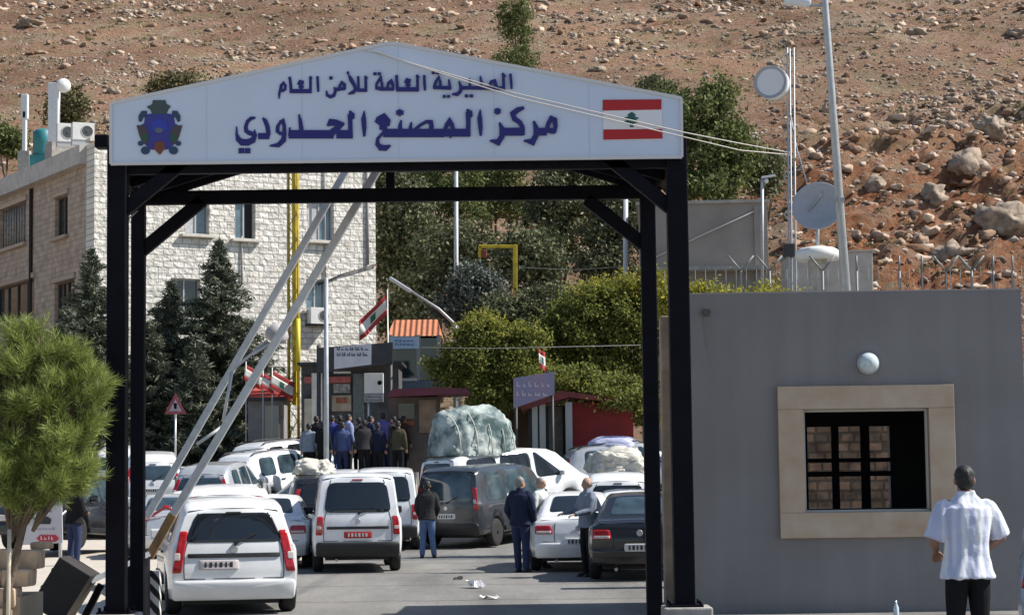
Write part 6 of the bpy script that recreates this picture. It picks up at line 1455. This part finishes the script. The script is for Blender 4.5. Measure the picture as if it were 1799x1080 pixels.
car('sedan', 335, 50.5, 6, "saloon_car", "white saloon deep in the queue, right of the boom rails' lower half", PW, tails='wide', glass=CGLASS2)
car('suv', 352, 56.5, -8, "off_road_car", "silver off-road car just behind the boom rails, left of the turned one", PS, tails='high', glass=CGLASS2)
car('sedan', 548, 57.5, -20, "saloon_car", "white saloon far back below the crowd's left end", PW, tails='wide', glass=CGLASS2)
car('mpv', 205, 66.0, 4, "estate_car", "white estate car far back behind the gate's left posts", PW, tails='tall', glass=CGLASS2)
# load on the roofs
def bundle(name, loc, size, m, label, seed, rope=True, rz=0, amp=.12):
    rs = random.Random(seed); bv, bf = ico(5); V_ = []
    for v in bv:
        q = Vector(v); r = 1 + amp * mnoise.fractal(q * 1.6 + Vector((seed, 0, 0)), 1, 2.1, 4) + amp * .35 * abs(mnoise.noise(q * 5 + Vector((seed, 3, 0)))) + amp * .3 * abs(mnoise.noise(q * 11 + Vector((seed, 8, 0))))
        x, y, z = q; px_ = (abs(x) ** .75) * (1 if x > 0 else -1); py_ = (abs(y) ** .75) * (1 if y > 0 else -1)
        V_.append((px_ * r * size[0] / 2, py_ * r * size[1] / 2, (max(z, -.3) + .3) * r * size[2] / 1.3))
    e = empty(name, loc, R(rz), label, "load", "loads tied on roofs"); mesh_obj("cover", np_mesh("cover", V_, bf, True), m, e)
    if rope:
        for k in range(5):
            a = -0.8 + .4 * k; mb = MB(); pts_ = []
            for j in range(15):
                th = math.pi * j / 14; pts_.append((math.cos(th) * size[0] * .53 * math.sqrt(max(.05, 1 - a * a * .6)), a * size[1] / 2, .02 + math.sin(th) ** .8 * size[2] * 1.04 * math.sqrt(max(.05, 1 - a * a * .5))))
            mb.tube(pts_, .018, 5); mb.build("rope", mat("pale_rope", (.55, .55, .48), .8), e)
    return e
tarp = mat("turquoise_tarpaulin", (0.055, 0.105, 0.11), .6, col2=(.46, .52, .49), scale=1.7, detail=15, bump=1.0, bscale=9, con=.10)
n, l = nodes_of(tarp); tcn = n.new("ShaderNodeTexCoord"); vo = n.new("ShaderNodeTexVoronoi"); vo.feature = 'DISTANCE_TO_EDGE'; vo.inputs["Scale"].default_value = 8.0; l.new(tcn.outputs["Object"], vo.inputs["Vector"])
r_ = n.new("ShaderNodeMapRange"); r_.inputs[1].default_value = 0.0; r_.inputs[2].default_value = .10; r_.inputs[3].default_value = .35; r_.inputs[4].default_value = 1.0; l.new(vo.outputs["Distance"], r_.inputs[0])
b_ = n["Principled BSDF"]; src = b_.inputs["Base Color"].links[0].from_socket; mu = n.new("ShaderNodeMix"); mu.data_type = 'RGBA'; mu.blend_type = 'MULTIPLY'; mu.inputs[0].default_value = .4
l.new(src, mu.inputs[6]); l.new(r_.outputs[0], mu.inputs[7]); l.new(mu.outputs[2], b_.inputs["Base Color"])
sack = mat("pale_sacking", (0.40, 0.38, 0.33), .8, col2=(.68, .65, .58), scale=4, bump=.8, bscale=6)
top = zg(57.4) + 1.98
bundle("roof_bundle", (PX(829, 57.8), 57.8, top), (1.85, 2.35, PZ(719, 57.8, 826) - top), tarp, "big bulging turquoise and white tarpaulin bundle roped on the white minibus's roof", 3, amp=.16, rz=-52)
bundle("roof_bundle", (PX(1086, 55.3), 55.3, zg(54) + 1.72), (1.5, 1.8, .62), sack, "heap of pale sacks on the grey estate car's roof near the red kiosk", 7, amp=.24)
bundle("roof_bundle", (PX(552, 52.9), 52.9, zg(51.5) + 1.86), (1.05, 1.4, .40), sack, "small crumpled white bundle on the roof of the hidden black off-road car", 9, rope=False, amp=.25)
bundle("roof_bundle", (PX(992, 61.9) + 1.5, 62.1, zg(61.9) + 1.80), (1.6, 1.3, .40), mat("pale_blue_cover", (.40, .42, .58), .6, var=.15, scale=3, bump=.4), "pale blue box-like cover on the silver off-road car in the shade", 12, rope=False, amp=.05)
# ================================================================== people
SKIN = [mat("skin_olive", (0.36, 0.20, 0.13), .6), mat("skin_tan", (0.42, 0.25, 0.17), .6), mat("skin_brown", (0.28, 0.15, 0.10), .6)]
HAIRK = mat("dark_hair", (0.012, 0.010, 0.010), .6, var=.3, scale=40); HAIRG = mat("grey_hair", (0.22, 0.21, 0.20), .7, var=.4, scale=40)
SHOE = mat("black_shoes", (0.015, 0.014, 0.013), .5); EYE = mat("eye_dark", (.02, .015, .012), .3)
def cloth_mat(name, col, var=.12): return mat("cloth_" + name, col, .9, var=var, scale=7, bump=.35, bscale=16, spec=.15)
WHT = cloth_mat("white_cotton", (.74, .76, .80), .05); NAVYC = cloth_mat("navy", (.02, .026, .055)); JEAN = cloth_mat("blue_denim", (.10, .16, .28)); JEAND = cloth_mat("dark_denim", (.03, .04, .09)); BLKC = cloth_mat("black", (.012, .012, .014)); GRYC = cloth_mat("grey_blue", (.20, .23, .29)); LBLUE = cloth_mat("light_blue", (.24, .28, .46)); BLUEC = cloth_mat("blue", (.05, .06, .22)); KHAKI = cloth_mat("khaki", (.20, .18, .13)); DKC = cloth_mat("charcoal", (.035, .033, .036)); WHG = cloth_mat("offwhite", (.62, .63, .60))
def ell_loft(mb, rings, n=18):
    V_ = []; F = []
    for (z, cx, cy, rx, ry) in rings:
        for k in range(n):
            t = 2 * math.pi * k / n; c, s_ = math.cos(t), math.sin(t)
            V_.append((cx + rx * math.copysign(abs(c) ** .85, c), cy + ry * math.copysign(abs(s_) ** .85, s_), z))
    for i in range(len(rings) - 1):
        for k in range(n): a = i * n + k; b = i * n + (k + 1) % n; F.append((a, b, b + n, a + n))
    F.append(tuple(reversed(range(n)))); F.append(tuple(range((len(rings) - 1) * n, len(rings) * n))); mb.add(V_, F, True)
def limb(mb, pts_, rs_):
    mb.tube(pts_, rs_, 12)
    for p, r in zip(pts_, rs_): mb.ball(p, r * .99, 10, 6)
def hand(mb, w, d, side, curl=.5):
    """palm and five fingers; w wrist, d direction of the forearm"""
    d = Vector(d).normalized(); up = Vector((0, -1, 0)) if abs(d.y) < .8 else Vector((0, 0, 1)); a = d.cross(up).normalized(); n = a.cross(d).normalized(); w = Vector(w)
    pc = w + d * .055
    for k in (-.024, -.008, .008, .024): limb(mb, [w + d * .01 + a * k * .7, w + d * .09 + a * k * 1.1], [.014, .0125])
    for i, k in enumerate((-.030, -.010, .010, .029)):
        L = (.060, .074, .070, .052)[i] if side > 0 else (.052, .070, .074, .060)[i]; b = w + d * .092 + a * k * 1.05
        p1 = b + d * L * .5 + n * (-.012 * curl * 2); p2 = p1 + d * L * .42 * (1 - .5 * curl) - n * L * .5 * curl; limb(mb, [b, p1, p2], [.0098, .009, .0075])
    t0 = w + d * .03 + a * side * .028; t1 = t0 + d * .035 + a * side * .026 - n * .012; t2 = t1 + d * .034 + a * side * .004 - n * .014; limb(mb, [t0, t1, t2], [.013, .0115, .009])
def human(px, Y, yaw, H, label, shirt, pants, skin=0, hair=HAIRK, arms=None, legs=None, sleeve='long', hem=.86, z=None, loose=0.0, group=None, bald=False, voxel=.012, folds=.006, lean=0.0, name="person", jacket=False, headturn=0.0):
    k = H / 1.75; base_z = (zg(Y) + (0.03 if PX(px, Y) < -4.72 else 0)) if z is None else z
    t = empty(name, (PX(px, Y), Y, base_z), R(yaw), label, "person", group); t.scale = (k, k, k)
    arms = arms or {1: ((.245, .02, 1.13), (.255, -.06, .90)), -1: ((-.245, .02, 1.13), (-.25, -.05, .90))}
    legs = legs or {1: ((.105, -.01, .50), (.115, .02, .085)), -1: ((-.105, -.01, .50), (-.12, .03, .085))}
    sh = {s: Vector((s * .185, .01, 1.425)) for s in (1, -1)}
    tors = [(.83, 0, .01, .155, .105), (.92, 0, .01, .168, .115), (1.02, 0, .0, .152, .105), (1.12, 0, 0, .15, .10), (1.24, 0, 0, .165, .112), (1.34, 0, .005, .178, .115), (1.41, 0, .01, .172, .10), (1.455, 0, .012, .12, .078), (1.485, 0, .014, .065, .06)]
    if lean: tors = [(z_, cx, cy - lean * (z_ - .9), rx, ry) for (z_, cx, cy, rx, ry) in tors]
    hs = Vector((0, -lean * .65, 0)); sh = {s: v + Vector((0, -lean * .52, 0)) for s, v in sh.items()}
    mb = MB(); ell_loft(mb, tors)
    q = Matrix.Rotation(R(headturn), 3, 'Z')
    def hp(x, y, z): return Vector(q @ Vector((x, y, 0))) + Vector((0, 0, z)) + hs
    limb(mb, [Vector((0, .015, 1.44)) + hs * .9, Vector((0, .005, 1.55)) + hs], [.058, .052])
    mb.ball(hp(0, 0, 1.645), (.074, .092, .100), 16, 12); mb.ball(hp(0, -.032, 1.585), (.054, .058, .058), 14, 10)
    limb(mb, [hp(0, -.088, 1.635), hp(0, -.108, 1.605)], [.010, .016]); limb(mb, [hp(-.022, -.086, 1.572), hp(.022, -.086, 1.572)], [.008, .008])
    for s in (1, -1):
        mb.ball(hp(s * .076, .006, 1.625), (.013, .022, .032), 8, 6)
        e, w = [Vector(v) + hs * (.4 if i == 0 else .2) for i, v in enumerate(arms[s])]
        limb(mb, [sh[s] - Vector((s * .03, 0, 0)), sh[s].lerp(e, .35), e, e.lerp(w, .3), w], [.055, .05, .040, .040, .027]); hand(mb, w, w - e, -s if False else s * (1 if True else 1))
        kn, an = [Vector(v) for v in legs[s]]; hpj = Vector((s * .092, .01, .88)); limb(mb, [hpj, hpj.lerp(kn, .4), kn, kn.lerp(an, .35), an], [.088, .080, .055, .056, .038])
        limb(mb, [an + Vector((0, .03, -.045)), an + Vector((s * .015, -.12, -.055))], [.035, .028])
    bo_ = mesh_obj("body", voxel_mesh(mb, voxel * .8, 3), SKIN[skin], t)
    # shirt or jacket
    mb = MB(); g = .018 + loose
    rings = [(z_, cx, cy, rx + g, ry + g) for (z_, cx, cy, rx, ry) in tors if z_ > hem + .03 and z_ < 1.42]
    r0 = tors[1]; rings = [(hem, 0, .008, r0[3] + g + .012 + loose * .4, r0[4] + g + .012 + loose * .4), (hem + .02, 0, .008, r0[3] + g + .012 + loose * .4, r0[4] + g + .012 + loose * .4)] + rings + [(1.452, 0, .012 - lean * .5, .15, .095), (1.485, 0, .012 - lean * .55, .105, .082), (1.515, 0, .012 - lean * .58, .074, .070), (1.545, 0, .010 - lean * .58, .068, .068)]
    ell_loft(mb, rings, 24)
    for s in (1, -1):
        e, w = [Vector(v) + hs * (.4 if i == 0 else .2) for i, v in enumerate(arms[s])]; a = sh[s] - Vector((s * .04, 0, .0))
        if sleeve == 'long': limb(mb, [a, sh[s].lerp(e, .3), e, e.lerp(w, .5), e.lerp(w, .97)], [.070 + loose * .6, .064 + loose * .6, .054 + loose * .5, .047 + loose * .4, .038 + loose * .3])
        else: fl = (e - sh[s]).normalized(); mb.tube([a + Vector((0, 0, -.02)), sh[s] + Vector((s * -.005, 0, -.012)), sh[s].lerp(e, .35), sh[s].lerp(e, .8), sh[s].lerp(e, .97)], [.075, .070 + loose * .3, .064 + loose * .8, .064 + loose * 1.0, .062 + loose * 1.1], 16); mb.ball(sh[s] + Vector((-s * .012, 0, -.014)), .068 + loose * .3)
    me = voxel_mesh(mb, voxel, 3)
    if folds:
        co = np.empty(len(me.vertices) * 3, dtype=np.float32); me.vertices.foreach_get("co", co); co = co.reshape(-1, 3); nn = np.empty_like(co).ravel(); me.vertices.foreach_get("normal", nn); nn = nn.reshape(-1, 3)
        sd = px * .013
        d = np.array([mnoise.noise(Vector((v[0] * 13 + sd, v[1] * 13, v[2] * 3.0 + 2 * v[0]))) + .6 * mnoise.noise(Vector((v[0] * 24, v[1] * 24 + sd, v[2] * 9))) for v in co]); co += nn * (d * folds)[:, None]
        me.vertices.foreach_set("co", co.ravel()); me.update()
    so = mesh_obj("jacket" if jacket else "shirt", me, shirt, t)
    # trousers
    mb = MB(); rings = [(.82, 0, .01, .165, .118), (.90, 0, .01, .178, .126), (.99, 0, .005, .168, .118), (1.01, 0, .005, .166, .117)]; ell_loft(mb, rings)
    for s in (1, -1):
        kn, an = [Vector(v) for v in legs[s]]; hpj = Vector((s * .090, .01, .86)); limb(mb, [hpj, hpj.lerp(kn, .45), kn, kn.lerp(an, .5), an + Vector((0, 0, .0))], [.098, .092, .074, .070, .062])
    mesh_obj("trousers", voxel_mesh(mb, voxel, 3), pants, t)
    for s in (1, -1):
        an = Vector(legs[s][1]); mb = MB(); limb(mb, [an + Vector((0, .045, -.045)), an + Vector((s * .01, -.06, -.045)), an + Vector((s * .02, -.145, -.055))], [.042, .043, .032]); mb.box(an + Vector((s * .01, -.055, -.075)), (.085, .26, .022), bev=.008)
        mesh_obj("shoe", voxel_mesh(mb, .010, 2), SHOE, t)
    if not bald:
        mb = MB(); mb.ball(hp(0, .014, 1.672), (.083, .090, .086), 16, 12); mb.ball(hp(0, .040, 1.635), (.078, .068, .088), 16, 12)
    else:
        mb = MB(); mb.ball(hp(0, .040, 1.628), (.080, .066, .070), 16, 12)
    hme = voxel_mesh(mb, .009, 2); co = np.empty(len(hme.vertices) * 3, dtype=np.float32); hme.vertices.foreach_get("co", co); co = co.reshape(-1, 3)
    co += np.array([mnoise.noise_vector(Vector(v) * 45)[:] for v in co]) * .004; hme.vertices.foreach_set("co", co.ravel()); hme.update(); mesh_obj("hair", hme, hair, t)
    if abs(((yaw + headturn + 180) % 360) - 180) < 110 and Y < 50:
        mb = MB()
        for s in (1, -1): mb.ball(hp(s * .031, -.083, 1.640), (.013, .009, .007), 8, 6); mb.bar(hp(s * .016, -.089, 1.660), hp(s * .046, -.080, 1.662), .008, .007)
        mb.build("eyes_and_brows", EYE, bo_)
    return t
# the man in the white shirt in front of the booth
shirtm = cloth_mat("shade_striped_white", (.72, .745, .80), .06); n, l = nodes_of(shirtm); tcn = n.new("ShaderNodeTexCoord"); mp = n.new("ShaderNodeMapping"); mp.inputs["Scale"].default_value = (16, 16, .4); l.new(tcn.outputs["Object"], mp.inputs[0])
q_ = n.new("ShaderNodeTexNoise"); q_.inputs["Scale"].default_value = 1; q_.inputs["Detail"].default_value = 2; l.new(mp.outputs[0], q_.inputs["Vector"]); rr_ = n.new("ShaderNodeValToRGB"); rr_.color_ramp.elements[0].position = .38; rr_.color_ramp.elements[1].position = .6; rr_.color_ramp.elements[0].color = (.66, .68, .86, 1); rr_.color_ramp.elements[1].color = (1, 1, 1, 1); l.new(q_.outputs["Fac"], rr_.inputs[0])  # bluish vertical shading put into the shirt colour as faint stripes
b_ = n["Principled BSDF"]; src = b_.inputs["Base Color"].links[0].from_socket; mu = n.new("ShaderNodeMix"); mu.data_type = 'RGBA'; mu.blend_type = 'MULTIPLY'; mu.inputs[0].default_value = 1; l.new(src, mu.inputs[6]); l.new(rr_.outputs[0], mu.inputs[7]); l.new(mu.outputs[2], b_.inputs["Base Color"])
human(1694, 17.3, 188, 1.80, "man in a loose white short-sleeved shirt seen from behind by the booth window", shirtm, BLKC, 2, HAIRK,
      arms={1: ((.275, .0, 1.15), (.19, -.20, 1.05)), -1: ((-.30, .0, 1.165), (-.17, -.20, 1.03))}, sleeve='short', hem=.84, loose=.020, voxel=.008, folds=.013, headturn=-14)
G_ = "men standing among the cars"
human(750, 45.5, 180, 1.70, "man in a dark jacket and faded blue jeans walking away beside the dark minibus", DKC, JEAN, 0, HAIRK, jacket=True, loose=.012, group=G_, legs={1: ((.10, -.03, .50), (.12, .02, .085)), -1: ((-.10, .0, .5), (-.15, .02, .085))},
      arms={1: ((.25, .0, 1.14), (.21, -.14, .97)), -1: ((-.25, .0, 1.14), (-.21, -.14, .97))})
human(914, 38.2, 158, 1.76, "grey-haired man in a navy sweatshirt standing left of the silver white saloon", NAVYC, JEAND, 0, HAIRG, jacket=False, loose=.015, group=G_, legs={1: ((.09, -.03, .50), (.08, -.06, .085)), -1: ((-.10, .02, .5), (-.13, .08, .085))},
      arms={1: ((.26, .03, 1.13), (.22, -.12, .95)), -1: ((-.26, .03, 1.13), (-.24, -.1, .92))}, headturn=-30)
human(950, 39.6, 60, 1.74, "man in a white shirt half hidden behind the man in the navy sweatshirt", WHG, DKC, 0, HAIRG, group=G_, loose=.012)
human(1031, 36.2, -62, 1.74, "balding man in a grey-blue shirt reaching an arm over the silver white saloon", GRYC, BLKC, 1, HAIRG, group=G_, loose=.015, bald=True,
      arms={1: ((.22, -.10, 1.16), (.20, -.36, 1.10)), -1: ((-.23, -.08, 1.17), (-.21, -.35, 1.12))}, sleeve='long')
human(131, 43.0, 140, 1.76, "man in a black jacket and dark blue jeans standing by the banner at the left", BLKC, JEAND, 0, HAIRK, group=G_, jacket=True, loose=.02,
      arms={1: ((.25, -.05, 1.16), (.10, -.22, 1.16)), -1: ((-.25, -.02, 1.14), (-.14, -.2, 1.10))})
# raised concrete platform of the checkpoint and the crowd on it
PYm = 62.2; pz = 1.94
mb = MB(); xa, xb = PX(528, PYm), PX(735, PYm)
for k in range(5): mb.box(((xa + xb) / 2, PYm - 1.3 - .3 * k + .0, (pz - .18 * (k + 1)) / 2 + .0), (xb - xa, .3, pz - .18 * (k + 1)))
mb.box(((xa + xb) / 2, PYm + .65, pz / 2), (xb - xa, 3.6, pz)); o = mb.build("checkpoint_platform", CONC2); tag(o, "raised concrete platform with steps that the crowd stands on", "platform")
G2 = "crowd waiting at the checkpoint"
crowd = [(543, 60.9, 175, 1.66, "crowd man in a grey-blue top at the far left of the group", GRYC, BLKC, -.42), (556, 62.2, 170, 1.74, "crowd man all in black next to the grey post", BLKC, BLKC, 0), (584, 61.3, 160, 1.72, "crowd man in a deep blue jacket right of the grey post", BLUEC, JEAN, 0), (597, 62.6, 190, 1.76, "dark-haired crowd man wearing black behind the blue jackets", BLKC, BLKC, 0),
         (613, 61.2, 120, 1.75, "crowd man in a light blue shirt with sun on his shoulder", LBLUE, DKC, 0), (630, 62.4, 220, 1.68, "crowd man in black in the middle of the group", DKC, BLKC, 0), (652, 61.5, 120, 1.70, "crowd man in dark navy beside the violet-blue shirt", NAVYC, BLKC, 0), (673, 62.0, 185, 1.80, "crowd man in a violet-blue shirt at the right of the group", cloth_mat("violet_blue", (.13, .12, .34)), NAVYC, 0),
         (692, 61.0, 240, 1.66, "crowd man in charcoal before the canopy booth", DKC, DKC, 0), (710, 62.2, 140, 1.70, "crowd man in dark brown clothes at the far right of the group", cloth_mat("dark_brown", (.06, .035, .03)), BLKC, 0)]
crowd += [(568, 60.75, 150, 1.72, "crowd man in black standing a step lower, just left of the deep blue jacket", BLKC, BLKC, -.3), (640, 60.8, 200, 1.74, "crowd man in charcoal standing a step lower in the middle of the group", DKC, BLKC, -.3), (664, 60.9, 170, 1.66, "crowd man in blue-black standing low before the violet-blue shirt", cloth_mat("blue_black", (.015, .018, .04)), BLKC, -.3), (700, 60.8, 160, 1.7, "crowd man in dark khaki standing low by the canopy booth", cloth_mat("dark_khaki", (.07, .06, .04)), BLKC, -.3), (602, 60.9, 170, 1.68, "crowd man in faded denim blue standing low between the blue jackets", cloth_mat("faded_blue", (.07, .09, .20)), JEAND, -.3)]
for (px, Y, yw, H, lb, s1, s2, dz) in crowd:
    human(px, Y, yw, H, lb, s1, s2, 0, HAIRK, z=pz if dz == 0 else pz - .18, group=G2, voxel=.018, folds=0, loose=.012)

# ================================================================== small things
# banner on the left
Y = 29.0; o = Vector((PX(66, Y), Y, .03)); t = empty("roadside_banner", o, 0, "white roadside banner with red script, a black picture and a red badge", "banner")
ban = mat("banner_vinyl", (.60, .58, .62), .5, var=.08, scale=3)
mb = MB(); quad(mb, [(33, 957), (110, 953), (108, 866), (26, 872)], Y, .03, o); b_ = mb.build("sheet", ban, t, clean=True)
textlines("red_script", 38, 868, 94, 890, Y, o, mat("banner_red_ink", (.40, .03, .06), .5), b_, 1, 21); textlines("blue_script", 42, 888, 90, 903, Y, o, mat("banner_blue_ink", (.08, .09, .25), .5), b_, 1, 22)
textlines("grey_script", 62, 925, 96, 932, Y, o, mat("banner_grey_ink", (.25, .25, .3), .5), b_, 1, 23)
mb = MB(); quad(mb, [(64, 920), (88, 920), (90, 912), (84, 907), (68, 907), (62, 913)], Y - .012, .01, o); mb.build("picture", mat("banner_black_ink", (.03, .03, .04), .5), b_, clean=True)
mb = MB(); quad(mb, [(64, 945), (70, 951), (98, 951), (104, 945), (98, 939), (70, 939)], Y - .012, .01, o); mb.build("badge", mat("banner_badge", (.50, .04, .07), .5), b_, clean=True); textlines("badge_script", 72, 940, 96, 950, Y - .014, o, mat("banner_white_ink", (.7, .6, .6), .5), b_, 1, 24)
mb = MB()
for px in (34, 106): mb.tube([P(px, 868, Y + .05) - o, (P(px, 868, Y).x - o.x, .05, 0)], .025, 8); mb.build("pole", FRAME, t); mb = MB()
# stone planter wall at the lower left
Y = 22.4; pst = stone_mat("planter_stone", (0.50, 0.40, 0.30), (0.36, 0.28, 0.21), (0.24, .20, .16), 0.42, 0.26, 0.03, 1.0)
rs_ = random.Random(4); t = empty("planter_wall", (PX(10, Y), Y, 0.03), 0, "low stepped wall of rough tan stone blocks round the young pine", "planter")
blk = mat("tan_block", (.50, .37, .26), .9, var=.3, scale=5, bump=.8, bscale=14)
for (px, py, w, h, dy) in ((34, 985, 42, 34, .5), (-8, 985, 40, 36, .5), (24, 1016, 46, 30, .25), (-22, 1018, 44, 30, .25), (10, 1048, 44, 34, 0), (-34, 1050, 42, 34, 0), (4, 1084, 44, 38, -.1), (-42, 1084, 42, 38, -.1), (40, 962, 30, 14, .9)):
    sc = Y / FPX; p = P(px, py, Y) - t.location; mb = MB(); mb.box((0, 0, 0), (w * sc, .42, h * sc), bev=.03)
    V_ = [Vector(v) * (1 + .10 * mnoise.noise(Vector(v) * 9 + Vector((px, py, 0)))) for v in mb.v]; mb.v = V_; ob = mb.build("stone_block", blk, t); ob.location = (p.x, dy, p.z)
mb = MB(); mb.box((PX(0, Y) - t.location.x - .2, .45, .25), (.9, 1.1, .5)); mb.build("soil_core", earth, t)
# triangular road sign
Y = 66.0; o = base(308, Y); t = empty("triangular_sign", o, 0, "faded triangular warning sign with a red border before the firs", "road sign")
mb = MB(); tri = [(289, 727), (327, 727), (308, 690)]; quad(mb, tri, Y, .02, o); b_ = mb.build("plate", mat("faded_red", (.28, .06, .07), .6, var=.3, scale=6), t, clean=True)
mb = MB(); quad(mb, [(297, 722), (319, 722), (308, 701)], Y - .012, .01, o); mb.build("field", mat("faded_white", (.34, .31, .33), .6, var=.2, scale=6), b_, clean=True); mb = MB(); quad(mb, [(306, 718), (310, 718), (311, 708), (305, 708)], Y - .02, .006, o); mb.build("symbol", BLK, b_, clean=True)
mb = MB(); mb.tube([P(308, 712, Y + .04) - o, (0, .04, 0)], .035, 8); mb.build("pole", FRAME, t)
# litter on the road
def litter(px, Yl, sx, sy, m, label, h=.06, rz=0):
    V_ = []; n = 5
    rs = random.Random(px)
    for j in range(n):
        for i in range(n): V_.append(((i / (n - 1) - .5) * sx, (j / (n - 1) - .5) * sy, .01 + h * rs.random() * (1 if 0 < j else .4)))
    F = [(j * n + i, j * n + i + 1, (j + 1) * n + i + 1, (j + 1) * n + i) for j in range(n - 1) for i in range(n - 1)]
    ob = mesh_obj("litter", np_mesh("litter", V_, F), m, None, (PX(px, Yl), Yl, zg(Yl)), R(rz)); s = ob.modifiers.new("t", 'SOLIDIFY'); s.thickness = .004; tag(ob, label, "litter", "litter on the road")
PAP = mat("white_paper", (.80, .80, .80), .8); 
def ydist(py): return 1.75 * FPX * 1.0034 / (py - 838)
litter(833, ydist(1030), .20, .45, PAP, "crumpled white paper lying on the open road, the larger of the two scraps", .13, 20); litter(858, ydist(1049), .17, .25, PAP, "smaller white scrap of paper nearer the gate", .06, 60); litter(803, ydist(1015), .16, .2, TRIM, "small black scrap on the road behind the white papers", .06)
Y = 24.6; mb = MB(); mb.lathe([(.03, 0), (.033, .01), (.033, .15), (.013, .20), (.013, .235)], n=14); ob = mb.build("water_bottle", mat("clear_plastic", (.55, .66, .72), .15, spec=.8), None, (PX(1568, Y), Y, 0)); tag(ob, "small clear plastic bottle standing at the foot of the booth wall", "bottle")
